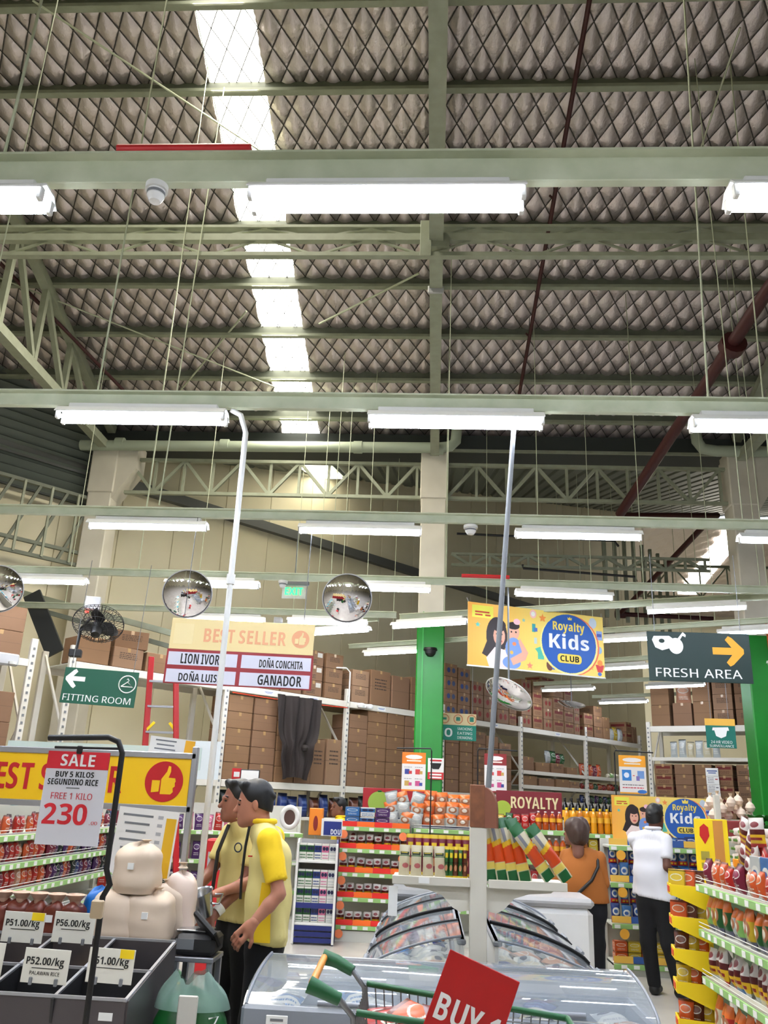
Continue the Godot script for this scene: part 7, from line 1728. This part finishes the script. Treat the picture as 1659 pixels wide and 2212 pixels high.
# ---------------------------------------------------------------- people
class Sdf:
	var o: Vector3
	var n: Vector3i
	var c: float
	var f := PackedFloat32Array()
	func _init(lo: Vector3, hi: Vector3, cell: float) -> void:
		o = lo; c = cell
		n = Vector3i(((hi - lo) / cell).ceil()) + Vector3i.ONE
		f.resize(n.x * n.y * n.z)
		f.fill(1.0)
	func span(lo: Vector3, hi: Vector3) -> Array:
		var a := Vector3i(((lo - o) / c).floor()).clamp(Vector3i.ZERO, n - Vector3i.ONE)
		var b := Vector3i(((hi - o) / c).ceil()).clamp(Vector3i.ZERO, n - Vector3i.ONE)
		return [a, b]
	# tapered capsule; sz flattens it along the axis flat
	func cap(a: Vector3, b: Vector3, ra: float, rb: float, k := 0.03, minus := false) -> Sdf:
		var m := maxf(ra, rb) + k + c * 2.5
		var s := span(a.min(b) - Vector3.ONE * m, a.max(b) + Vector3.ONE * m)
		var ba := b - a
		var l2 := maxf(ba.length_squared(), 1e-9)
		for z in range(s[0].z, s[1].z + 1):
			for y in range(s[0].y, s[1].y + 1):
				var i: int = (z * n.y + y) * n.x + s[0].x
				for x in range(s[0].x, s[1].x + 1):
					var p := o + Vector3(x, y, z) * c - a
					var h := clampf(p.dot(ba) / l2, 0.0, 1.0)
					var d := (p - ba * h).length() - ra - (rb - ra) * h
					var e := f[i]
					if minus:
						f[i] = maxf(e, -d)
					else:
						var q := maxf(k - absf(d - e), 0.0) / k
						f[i] = minf(d, e) - q * q * k * 0.25
					i += 1
		return self
	func ell(ctr: Vector3, r: Vector3, B := Basis(), k := 0.02) -> Sdf:
		var m := maxf(r.x, maxf(r.y, r.z)) + k + c * 2.5
		var s := span(ctr - Vector3.ONE * m, ctr + Vector3.ONE * m)
		var Bi := B.inverse()
		for z in range(s[0].z, s[1].z + 1):
			for y in range(s[0].y, s[1].y + 1):
				var i: int = (z * n.y + y) * n.x + s[0].x
				for x in range(s[0].x, s[1].x + 1):
					var p := Bi * (o + Vector3(x, y, z) * c - ctr)
					var k0 := (p / r).length()
					var k1 := (p / (r * r)).length()
					var d := k0 * (k0 - 1.0) / maxf(k1, 1e-6)
					var e := f[i]
					var q := maxf(k - absf(d - e), 0.0) / k
					f[i] = minf(d, e) - q * q * k * 0.25
					i += 1
		return self
	func cut(p0: Vector3, nn: Vector3) -> Sdf:   # removes the side that nn points to
		for z in n.z:
			for y in n.y:
				var i: int = (z * n.y + y) * n.x
				for x in n.x:
					if f[i] < 0.06: f[i] = maxf(f[i], (o + Vector3(x, y, z) * c - p0).dot(nn))
					i += 1
		return self
	func at(x: int, y: int, z: int) -> float: return f[(clampi(z, 0, n.z - 1) * n.y + clampi(y, 0, n.y - 1)) * n.x + clampi(x, 0, n.x - 1)]
	func add_to(m: Mb) -> Mb:
		var id := {}
		var P := PackedVector3Array()
		var G := PackedVector3Array()
		var sx := n.x
		var sy := n.x * n.y
		var off := [0, 1, sx, sx + 1, sy, sy + 1, sy + sx, sy + sx + 1]
		for z in n.z - 1:
			for y in n.y - 1:
				var i: int = (z * n.y + y) * n.x
				for x in n.x - 1:
					if absf(f[i]) > c * 2.3:
						i += 1
						continue
					var inside := 0
					for q in 8:
						if f[i + off[q]] < 0.0: inside += 1
					if inside > 0 and inside < 8:
						var s := Vector3()
						var t := 0
						for e in [[0, 1], [2, 3], [4, 5], [6, 7], [0, 2], [1, 3], [4, 6], [5, 7], [0, 4], [1, 5], [2, 6], [3, 7]]:
							var a := f[i + off[e[0]]]
							var b := f[i + off[e[1]]]
							if (a < 0.0) != (b < 0.0):
								var h := a / (a - b)
								var pa := Vector3(e[0] & 1, (e[0] >> 1) & 1, e[0] >> 2)
								var pb := Vector3(e[1] & 1, (e[1] >> 1) & 1, e[1] >> 2)
								s += pa.lerp(pb, h); t += 1
						id[i] = P.size()
						P.push_back(o + (Vector3(x, y, z) + s / t) * c)
						G.push_back(Vector3(at(x + 2, y, z) + at(x + 2, y + 1, z + 1) - at(x - 1, y, z) - at(x - 1, y + 1, z + 1), at(x, y + 2, z) + at(x + 1, y + 2, z + 1) - at(x, y - 1, z) - at(x + 1, y - 1, z + 1), at(x, y, z + 2) + at(x + 1, y + 1, z + 2) - at(x, y, z - 1) - at(x + 1, y + 1, z - 1)).normalized())
					i += 1
		for i in id:
			for e in [[1, sx, sy], [sx, sy, 1], [sy, 1, sx]]:
				var j: int = i + e[0]
				if j >= f.size(): continue
				var a := f[i]
				var b := f[j]
				if (a < 0.0) == (b < 0.0): continue
				var q0 = id.get(i); var q1 = id.get(i - e[1]); var q2 = id.get(i - e[1] - e[2]); var q3 = id.get(i - e[2])
				if q0 == null or q1 == null or q2 == null or q3 == null: continue
				var v := [q0, q1, q2, q3]
				if a >= 0.0: v = [q0, q3, q2, q1]
				m.tri(P[v[0]], P[v[1]], P[v[2]], G[v[0]], G[v[1]], G[v[2]])
				m.tri(P[v[0]], P[v[2]], P[v[3]], G[v[0]], G[v[2]], G[v[3]])
		return m

# a head that looks along +x in its own space, chin height 0; R turns it, at is the neck top
func head(m: Mb, t: Node3D, at: Vector3, R: Basis, hair_kind: int, skin: Material, hair: Material, cell: float) -> void:
	var q := func(x: float, y: float, z: float) -> Vector3: return at + R * Vector3(x, y, z)
	var s := Sdf.new(at + Vector3(-0.19, -0.16, -0.17), at + Vector3(0.19, 0.28, 0.17), cell)
	s.ell(q.call(-0.01, 0.135, 0), Vector3(0.095, 0.1, 0.074), R, 0.02)
	s.ell(q.call(0.035, 0.06, 0), Vector3(0.062, 0.075, 0.056), R, 0.04)
	s.cap(q.call(0.01, 0.03, -0.035), q.call(0.07, 0.012, 0), 0.024, 0.02, 0.03)
	s.cap(q.call(0.01, 0.03, 0.035), q.call(0.07, 0.012, 0), 0.024, 0.02, 0.03)
	s.cap(q.call(0.088, 0.115, 0), q.call(0.112, 0.078, 0), 0.008, 0.013, 0.012)
	s.cap(q.call(0.083, 0.128, -0.035), q.call(0.083, 0.128, 0.035), 0.012, 0.012, 0.015)
	s.cap(q.call(0.09, 0.05, -0.018), q.call(0.09, 0.05, 0.018), 0.009, 0.009, 0.008)
	s.cap(q.call(0.088, 0.037, -0.014), q.call(0.088, 0.037, 0.014), 0.01, 0.01, 0.008)
	for e in [-1.0, 1.0]:
		s.ell(q.call(-0.012, 0.1, 0.077 * e), Vector3(0.018, 0.032, 0.008), R * Basis(Vector3.UP, 0.35 * e), 0.008)
	s.cap(q.call(-0.03, 0.06, 0), q.call(-0.045, -0.09, 0), 0.056, 0.058, 0.03)
	s.add_to(m)
	for e in [-1.0, 1.0]:
		var em := mb(); em.xf = Transform3D(R, q.call(0.08, 0.112, 0.032 * e))
		em.lathe([Vector2(0, -0.008), Vector2(0.009, -0.004), Vector2(0.012, 0), Vector2(0.009, 0.004), Vector2(0, 0.008)], 10)
		part(t, "eye", em, M.blackink)
		var bm := mb(); bm.xf = Transform3D(R, at)
		bm.tube([Vector3(0.088, 0.134, 0.018 * e), Vector3(0.086, 0.139, 0.038 * e), Vector3(0.076, 0.134, 0.054 * e)], 0.005, 5)
		part(t, "eyebrow", bm, hair)
	var mm := mb(); mm.xf = Transform3D(R, at)
	mm.tube([Vector3(0.094, 0.0435, -0.02), Vector3(0.1, 0.044, 0), Vector3(0.094, 0.0435, 0.02)], 0.003, 5)
	part(t, "mouth", mm, mat(Color(0.3, 0.12, 0.1), 0.6))
	var h := Sdf.new(at + Vector3(-0.2, -0.1, -0.2), at + Vector3(0.2, 0.31, 0.2), cell)
	if hair_kind == 0:      # short, swept up at the front
		h.ell(q.call(-0.02, 0.155, 0), Vector3(0.1, 0.098, 0.082), R, 0.01)
		h.ell(q.call(0.045, 0.205, 0), Vector3(0.055, 0.04, 0.062), R, 0.02)
		h.ell(q.call(-0.055, 0.1, 0), Vector3(0.06, 0.085, 0.076), R, 0.02)
		for e in 14: h.ell(q.call(0.07 - 0.014 * e, 0.225 - 0.0005 * e * e, 0.05 * sin(e * 2.4)), Vector3(0.022, 0.02, 0.02), R, 0.012)
		h.cut(q.call(0.055, 0.165, 0), R * Vector3(0.85, -0.5, 0).normalized())
		h.cut(q.call(-0.05, 0.075, 0), R * Vector3(0.42, -0.9, 0).normalized())
	else:                   # bobbed, full
		h.ell(q.call(-0.02, 0.145, 0), Vector3(0.122, 0.105, 0.108), R, 0.02)
		h.ell(q.call(-0.05, 0.07, 0), Vector3(0.095, 0.095, 0.112), R, 0.05)
		for e in 30:
			var yy := 0.02 + 0.007 * e
			var rr := sqrt(maxf(0.0, 1.0 - pow((yy - 0.1) / 0.15, 2.0)))
			h.ell(q.call(-0.03 - 0.085 * rr * absf(cos(e * 1.3)), yy, 0.1 * rr * sin(e * 2.4)), Vector3(0.018, 0.03, 0.018), R, 0.03)
		h.cut(q.call(0.045, 0.12, 0), R * Vector3(0.95, -0.3, 0).normalized())
	part(t, "hair", h.add_to(mb()), hair)

# a hand whose fingers run along d and whose palm faces pn; curl bends the fingers
func hand(m: Mb, w: Vector3, d: Vector3, pn: Vector3, thumb_side: float, curl: float) -> void:
	d = d.normalized()
	var side := d.cross(pn).normalized()
	pn = side.cross(d).normalized()
	var s := Sdf.new(w - Vector3.ONE * 0.16, w + Vector3.ONE * 0.2 + d * 0.02, 0.0042)
	s.cap(w - d * 0.03, w + d * 0.01, 0.028, 0.026, 0.02)
	s.cap(w + side * 0.018, w + d * 0.075 + side * 0.024, 0.017, 0.015, 0.02)
	s.cap(w - side * 0.018, w + d * 0.075 - side * 0.024, 0.017, 0.015, 0.02)
	for k in 4:
		var off := side * (0.03 - k * 0.02) * thumb_side
		var l: float = [0.7, 0.8, 0.75, 0.58][k]
		var a := w + d * 0.078 + off
		var dir := d
		var r := 0.0088
		for j in 3:
			dir = (dir * cos(curl * (0.5 + 0.35 * j)) + pn * sin(curl * (0.5 + 0.35 * j))).normalized()
			var b: Vector3 = a + dir * l * [0.045, 0.03, 0.024][j]
			s.cap(a, b, r, r * 0.93, 0.006)
			a = b; r *= 0.93
	var t0 := w + d * 0.015 + side * 0.03 * thumb_side
	var t1 := t0 + (d * 0.6 + side * thumb_side * 0.75 + pn * 0.3).normalized() * 0.04
	var t2 := t1 + (d * 0.85 + side * thumb_side * 0.25 + pn * 0.5).normalized() * 0.033
	s.cap(t0, t1, 0.013, 0.0105, 0.012)
	s.cap(t1, t2, 0.0105, 0.009, 0.006)
	s.add_to(m)

# J holds the joints in metres; clothes are set by kind
func person(label: String, J: Dictionary, R: Basis, skin_c: Color, shirt_c: Color, sleeve_c: Color, trouser_c: Color, hair_c: Color, hair_kind: int, fine: bool) -> Node3D:
	var t := thing("person", label, "person", Vector3(J.hip.x, 0, J.hip.z))
	t.position = Vector3.ZERO
	var skin := mat(skin_c, 0.55)
	skin.subsurf_scatter_enabled = true; skin.subsurf_scatter_strength = 0.15
	var hair := mat(hair_c, 0.5)
	var lo := Vector3(9, 9, 9)
	var hi := Vector3(-9, -9, -9)
	for k in J:
		if J[k] is Vector3: lo = lo.min(J[k]); hi = hi.max(J[k])
	lo -= Vector3(0.2, 0.1, 0.2); hi += Vector3(0.2, 0.12, 0.2)
	var cell := 0.0125 if fine else 0.015
	var B := Sdf.new(lo, hi, cell)
	var across: Vector3 = (J.shl - J.shr).normalized()
	var hx: Vector3 = across * 0.07
	# the skin: torso core, arms and legs, one surface
	B.cap(J.neck + Vector3(0, -0.02, 0), J.chest, 0.05, 0.08, 0.04)
	B.cap(J.chest, J.hip, 0.08, 0.085, 0.04)
	for s in ["l", "r"]:
		B.cap(J["sh" + s], J["el" + s], 0.047, 0.036, 0.03)
		B.cap(J["el" + s], J["el" + s].lerp(J["wr" + s], 0.35), 0.037, 0.037, 0.015)
		B.cap(J["el" + s].lerp(J["wr" + s], 0.35), J["wr" + s], 0.037, 0.025, 0.015)
		B.cap(J.neck + Vector3(0, -0.05, 0), J["sh" + s], 0.05, 0.05, 0.03)
		B.cap(J.hip + hx * (1 if s == "l" else -1), J["kn" + s], 0.075, 0.052, 0.03)
		B.cap(J["kn" + s], J["an" + s], 0.052, 0.036, 0.02)
	var bm := B.add_to(mb())
	head(bm, t, J.head, R, hair_kind, skin, hair, 0.0048 if fine else 0.007)
	for s in ["l", "r"]:
		if J.has("hd" + s): hand(bm, J["wr" + s], J["hd" + s], J["pn" + s], 1.0 if s == "l" else -1.0, J.get("curl" + s, 0.5))
	var body := part(t, "body", bm, skin)
	body.name = "body"
	# shirt
	var up_lo := Vector3(lo.x, J.hem.y - 0.1, lo.z)
	var S := Sdf.new((J.chest.min(J.hem) - Vector3(0.32, 0, 0.32)) * Vector3(1, 0, 1) + Vector3(0, up_lo.y, 0), J.chest.max(J.hem) * Vector3(1, 0, 1) + Vector3(0.32, J.neck.y + 0.12, 0.32), cell)
	var w: float = J.get("girth", 0.125)
	S.cap(J.chest + hx * 0.95, J.waist + hx * 0.85, w, w * 0.94, 0.09)
	S.cap(J.chest - hx * 0.95, J.waist - hx * 0.85, w, w * 0.94, 0.09)
	S.cap(J.waist + hx * 0.9, J.hem + hx * 1.0, w * 0.98, w * 1.06, 0.07)
	S.cap(J.waist - hx * 0.9, J.hem - hx * 1.0, w * 0.98, w * 1.06, 0.07)
	if J.has("belly"): S.ell(J.belly, Vector3(0.16, 0.18, 0.16), Basis(), 0.08)
	S.cap(J.neck + Vector3(0, -0.045, 0), J.shl, 0.066, 0.064, 0.05)
	S.cap(J.neck + Vector3(0, -0.045, 0), J.shr, 0.066, 0.064, 0.05)
	for k in 9: # soft folds at the waist
		var a := k * 2.2
		S.cap(J.waist + across * 0.11 * cos(a) + Vector3(0.1 * sin(a), -0.05 + 0.05 * sin(k * 3.1), 0.08 * sin(a)), J.hem + across * 0.13 * cos(a + 0.5) + Vector3(0.12 * sin(a + 0.5), 0.04, 0.09 * sin(a + 0.5)), 0.03, 0.022, 0.04)
	S.cut(J.hem, J.get("hem_n", Vector3.DOWN))
	S.cap(J.neck + Vector3(0, -0.03, 0), J.neck + Vector3(0, 0.14, 0), 0.052, 0.07, 0.01, true)
	part(t, "shirt", S.add_to(mb()), mat(shirt_c, 0.85))
	for s in ["l", "r"]:
		var sa: Vector3 = J["sh" + s].min(J["el" + s])
		var sb: Vector3 = J["sh" + s].max(J["el" + s])
		if J.get("sleeve", 0.72) > 1.0: sa = sa.min(J["wr" + s]); sb = sb.max(J["wr" + s])
		var L := Sdf.new(sa - Vector3.ONE * 0.11, sb + Vector3.ONE * 0.11, cell)
		var cuff: Vector3 = J["sh" + s].lerp(J["el" + s], J.get("sleeve", 0.72))
		if J.get("sleeve", 0.72) > 1.0: cuff = J["el" + s].lerp(J["wr" + s], J.sleeve - 1.0)
		L.cap(J["sh" + s] + Vector3(0, 0.004, 0), J["sh" + s].lerp(cuff, 0.5) if J.get("sleeve", 0.72) <= 1.0 else J["el" + s], 0.069, 0.064, 0.02)
		L.cap(J["sh" + s].lerp(cuff, 0.5) if J.get("sleeve", 0.72) <= 1.0 else J["el" + s], cuff + (cuff - J["sh" + s]).normalized() * 0.03, 0.064, 0.062, 0.02)
		L.cut(cuff, (cuff - (J["sh" + s] if J.get("sleeve", 0.72) <= 1.0 else J["el" + s])).normalized())
		part(t, "sleeve", L.add_to(mb()), mat(sleeve_c, 0.85))
	var ring := []
	for k in 20: ring.append(J.neck + Vector3(cos(TAU * k / 20) * 0.068, 0.014, sin(TAU * k / 20) * 0.066))
	part(t, "collar", mb().tube(ring, 0.016, 6, true), mat(sleeve_c, 0.85))
	# trousers
	var ta: Vector3 = J.hip.min(J.knl).min(J.knr).min(J.anl).min(J.anr)
	var tb: Vector3 = J.hip.max(J.knl).max(J.knr).max(J.anl).max(J.anr)
	var T := Sdf.new(Vector3(ta.x - 0.26, 0.0, ta.z - 0.26), Vector3(tb.x + 0.26, J.hip.y + 0.2, tb.z + 0.26), cell)
	T.cap(J.hip + hx + Vector3(0, 0.1, 0), J.hip + hx - Vector3(0, 0.06, 0), w * 0.9, w * 0.88, 0.07)
	T.cap(J.hip - hx + Vector3(0, 0.1, 0), J.hip - hx - Vector3(0, 0.06, 0), w * 0.9, w * 0.88, 0.07)
	for s in ["l", "r"]:
		T.cap(J.hip + hx * (1 if s == "l" else -1) * 1.05 - Vector3(0, 0.05, 0), J["kn" + s], 0.098, 0.074, 0.04)
		T.cap(J["kn" + s], J["an" + s] + Vector3(0, 0.02, 0), 0.074, 0.062, 0.03)
	T.cut(J.hip + Vector3(0, 0.13, 0), Vector3.UP)
	T.cut(Vector3(0, 0.045, 0), Vector3.DOWN)
	part(t, "trousers", T.add_to(mb()), mat(trouser_c, 0.9))
	for s in ["l", "r"]:
		var toe: Vector3 = J["toe" + s]
		var A := Sdf.new(J["an" + s].min(toe) - Vector3(0.12, 0.12, 0.12), J["an" + s].max(toe) + Vector3(0.12, 0.1, 0.12), 0.009)
		var an: Vector3 = J["an" + s]
		A.cap(Vector3(an.x, 0.045, an.z) + (an - toe) * Vector3(0.12, 0, 0.12), Vector3(toe.x, 0.035, toe.z), 0.042, 0.036, 0.03)
		A.cap(Vector3(an.x, 0.05, an.z), an + Vector3(0, 0.01, 0), 0.045, 0.044, 0.03)
		A.cut(Vector3(0, 0.006, 0), Vector3.DOWN)
		part(t, "shoe", A.add_to(mb()), M.black)
	return t

func people() -> void:
	var yel := Color(0.84, 0.78, 0.5); var bright := Color(0.92, 0.77, 0.1); var blk := Color(0.025, 0.025, 0.03)
	var face_left := Basis(Vector3.UP, PI)                    # looks towards -x
	# attendant A, side on, near arm swinging by his belt, far arm holding the pan
	var A := {
		"head": Vector3(-1.044, 1.465, -5.248), "neck": Vector3(-0.991, 1.465, -5.248), "chest": Vector3(-0.932, 1.277, -5.248), "waist": Vector3(-0.926, 1.063, -5.248), "hem": Vector3(-0.926, 0.849, -5.248), "hem_n": Vector3(-0.17, -1, 0).normalized(), "hip": Vector3(-0.926, 0.870, -5.248),
		"shl": Vector3(-0.916, 1.379, -5.055), "ell": Vector3(-0.825, 1.117, -4.991), "wrl": Vector3(-0.959, 0.956, -4.927), "hdl": Vector3(-0.75, -0.8, 0.1), "pnl": Vector3(0.2, -0.2, -1), "curll": 0.75,
		"shr": Vector3(-0.959, 1.379, -5.441), "elr": Vector3(-1.071, 1.127, -5.484), "wrr": Vector3(-1.248, 1.068, -5.398), "hdr": Vector3(-0.8, -0.25, 0.45), "pnr": Vector3(-0.2, -0.9, 0.2), "curlr": 0.8,
		"knl": Vector3(-0.942, 0.470, -5.141), "anl": Vector3(-0.910, 0.080, -5.141), "toel": Vector3(-1.092, 0.030, -5.119), "knr": Vector3(-0.964, 0.470, -5.355), "anr": Vector3(-0.932, 0.080, -5.355), "toer": Vector3(-1.114, 0.030, -5.355), "sleeve": 0.78, "girth": 0.116}
	var pa := person("person in a yellow polo shirt seen side on, before the other at the scale", A, face_left * Basis(Vector3.UP, 0.15) * Basis(Vector3.BACK, -0.12), Color(0.66, 0.44, 0.34), yel, bright, blk, Color(0.02, 0.018, 0.018), 0, true)
	part(pa, "lanyard", mb().tube([Vector3(-1.060, 1.449, -5.184), Vector3(-1.071, 1.342, -5.173), Vector3(-1.076, 1.170, -5.162), Vector3(-1.071, 1.063, -5.162)], 0.008, 6), M.black)
	part(pa, "shirt_letters", bx(Vector3(-1.023, 1.293, -5.111), Vector3(0.03, 0.007, 0.004)), M.redink)
	part(pa, "side_stripe", mb().grid(4, 10, func(u: float, v: float) -> Vector3: return Vector3(-0.91 + 0.08 * (u - 0.5) * (1.2 - 0.6 * v), 0.865 + 0.3 * v, -5.04 - 0.012 * sin(v * PI) + 0.004 * u)), mat(bright, 0.85))
	# attendant B behind, turned a little to the viewer
	var Bp := {
		"head": Vector3(-1.253, 1.470, -5.676), "neck": Vector3(-1.216, 1.470, -5.698), "chest": Vector3(-1.189, 1.267, -5.719), "waist": Vector3(-1.178, 1.063, -5.719), "hem": Vector3(-1.178, 0.881, -5.719), "hip": Vector3(-1.178, 0.870, -5.719),
		"shl": Vector3(-1.071, 1.374, -5.623), "ell": Vector3(-1.135, 1.117, -5.537), "wrl": Vector3(-1.274, 0.940, -5.387), "hdl": Vector3(-0.6, -0.5, 0.4), "pnl": Vector3(0.3, -0.6, -0.7), "curll": 0.8,
		"shr": Vector3(-1.307, 1.374, -5.826), "elr": Vector3(-1.403, 1.138, -5.741), "wrr": Vector3(-1.521, 0.956, -5.484), "hdr": Vector3(-0.5, -0.6, 0.5), "pnr": Vector3(0.3, -0.5, -0.5), "curlr": 0.5,
		"knl": Vector3(-1.125, 0.470, -5.741), "anl": Vector3(-1.103, 0.080, -5.762), "toel": Vector3(-1.221, 0.030, -5.655), "knr": Vector3(-1.285, 0.470, -5.848), "anr": Vector3(-1.264, 0.080, -5.869), "toer": Vector3(-1.392, 0.030, -5.783), "sleeve": 0.7, "girth": 0.11}
	var pb := person("person in a pale yellow polo shirt, behind, leaning to the rice bags", Bp, face_left * Basis(Vector3.UP, 0.45), Color(0.56, 0.36, 0.28), yel, yel, blk, Color(0.02, 0.018, 0.018), 0, true)
	part(pb, "lanyard", mb().tube([Vector3(-1.285, 1.438, -5.633), Vector3(-1.328, 1.277, -5.591), Vector3(-1.339, 1.063, -5.591)], 0.012, 6), M.dark)
	var lg := []
	for k in 16: lg.append(Vector3(-1.2 + cos(TAU * k / 16) * 0.022, 1.31 + sin(TAU * k / 16) * 0.026, -5.575))
	part(pb, "shirt_logo", mb().tube(lg, 0.004, 4, true), mat(Color(0.15, 0.2, 0.3), 0.7))
	part(pb, "wrist_band", mb().tube([Vector3(-1.258, 0.961, -5.398), Vector3(-1.232, 0.988, -5.419)], 0.034, 12), M.tag)
	# woman in orange seen from behind, looking left
	var W := {
		"head": Vector3(1.42, 1.30, -9.05), "neck": Vector3(1.47, 1.27, -9.08), "chest": Vector3(1.5, 1.08, -9.1), "waist": Vector3(1.52, 0.9, -9.1), "hem": Vector3(1.53, 0.77, -9.1), "hip": Vector3(1.53, 0.74, -9.1), "belly": Vector3(1.5, 0.96, -9.1),
		"shl": Vector3(1.36, 1.17, -9.18), "ell": Vector3(1.3, 0.97, -9.22), "wrl": Vector3(1.2, 0.92, -9.35), "hdl": Vector3(-0.7, 0.0, -0.7), "pnl": Vector3(0, -1, 0),
		"shr": Vector3(1.65, 1.17, -9.02), "elr": Vector3(1.68, 0.95, -9.05), "wrr": Vector3(1.5, 0.88, -9.3), "hdr": Vector3(-0.7, 0.0, -0.7), "pnr": Vector3(0, -1, 0),
		"knl": Vector3(1.46, 0.4, -9.13), "anl": Vector3(1.47, 0.08, -9.12), "toel": Vector3(1.36, 0.03, -9.24), "knr": Vector3(1.61, 0.4, -9.06), "anr": Vector3(1.61, 0.08, -9.05), "toer": Vector3(1.5, 0.03, -9.18), "sleeve": 1.6, "girth": 0.142}
	var pw := person("person in a mustard orange top with a black strap across the back", W, Basis(Vector3.UP, PI - 0.75), Color(0.5, 0.33, 0.26), Color(0.62, 0.36, 0.12), Color(0.62, 0.36, 0.12), Color(0.03, 0.035, 0.06), Color(0.24, 0.16, 0.12), 1, false)
	part(pw, "bag_strap", mb().tube([Vector3(1.63, 1.215, -9.0), Vector3(1.62, 1.1, -8.92), Vector3(1.55, 0.98, -8.895), Vector3(1.42, 0.86, -8.9), Vector3(1.34, 0.78, -8.98), Vector3(1.31, 0.74, -9.1)], 0.016, 6), M.black)
	var bag := thing("shoulder_bag", "black bag held in front of the person in orange", "bag", Vector3(1.2, 0.72, -9.3))
	part(bag, "bag", sack_mesh(0.18, 0.16, 0.1, 4), M.black)
	part(bag, "flap", bx(Vector3(0, 0.12, 0.045), Vector3(0.15, 0.05, 0.02), 0.008), M.dark)
	# man in a white shirt, back to the viewer, reaching right
	var Wm := {
		"head": Vector3(2.24, 1.46, -9.1), "neck": Vector3(2.2, 1.46, -9.06), "chest": Vector3(2.16, 1.25, -9.05), "waist": Vector3(2.16, 1.06, -9.05), "hem": Vector3(2.18, 0.83, -9.05), "hem_n": Vector3(-0.12, -1, 0).normalized(), "hip": Vector3(2.17, 0.86, -9.06),
		"shl": Vector3(2.03, 1.36, -9.14), "ell": Vector3(2.12, 1.26, -9.4), "wrl": Vector3(2.36, 1.34, -9.55), "hdl": Vector3(0.9, 0.1, -0.3), "pnl": Vector3(0, -0.5, -0.8),
		"shr": Vector3(2.29, 1.36, -8.98), "elr": Vector3(2.27, 1.13, -8.9), "wrr": Vector3(2.44, 0.99, -8.98), "hdr": Vector3(0.8, -0.35, -0.3), "pnr": Vector3(-0.3, -0.4, -0.8),
		"knl": Vector3(2.1, 0.45, -9.1), "anl": Vector3(2.13, 0.08, -9.08), "toel": Vector3(2.2, 0.03, -9.2), "knr": Vector3(2.27, 0.45, -9.0), "anr": Vector3(2.34, 0.08, -8.98), "toer": Vector3(2.44, 0.03, -9.04), "sleeve": 0.72, "girth": 0.106}
	person("person in a white short sleeved shirt and black trousers reaching to the shelf", Wm, Basis(Vector3.UP, PI * 0.3), Color(0.36, 0.2, 0.14), Color(0.86, 0.86, 0.88), Color(0.86, 0.86, 0.88), blk, Color(0.02, 0.018, 0.018), 0, false)
	# a person beyond the displays, only the head and a yellow collar in sight
	var D := {
		"head": Vector3(-1.3, 1.40, -12.4), "neck": Vector3(-1.27, 1.38, -12.4), "chest": Vector3(-1.25, 1.2, -12.4), "waist": Vector3(-1.25, 1.0, -12.4), "hem": Vector3(-1.25, 0.85, -12.4), "hip": Vector3(-1.25, 0.85, -12.4),
		"shl": Vector3(-1.25, 1.3, -12.24), "ell": Vector3(-1.25, 1.08, -12.2), "wrl": Vector3(-1.3, 0.85, -12.2), "shr": Vector3(-1.25, 1.3, -12.56), "elr": Vector3(-1.25, 1.08, -12.6), "wrr": Vector3(-1.3, 0.85, -12.6),
		"knl": Vector3(-1.25, 0.45, -12.3), "anl": Vector3(-1.25, 0.08, -12.3), "toel": Vector3(-1.38, 0.03, -12.3), "knr": Vector3(-1.25, 0.45, -12.5), "anr": Vector3(-1.25, 0.08, -12.5), "toer": Vector3(-1.38, 0.03, -12.5)}
	person("person with dark hair and a yellow collar half hidden behind the arched carton rack", D, Basis(Vector3.UP, PI + 0.5), Color(0.45, 0.28, 0.2), Color(0.9, 0.75, 0.05), Color(0.9, 0.75, 0.05), blk, Color(0.03, 0.02, 0.02), 0, false)
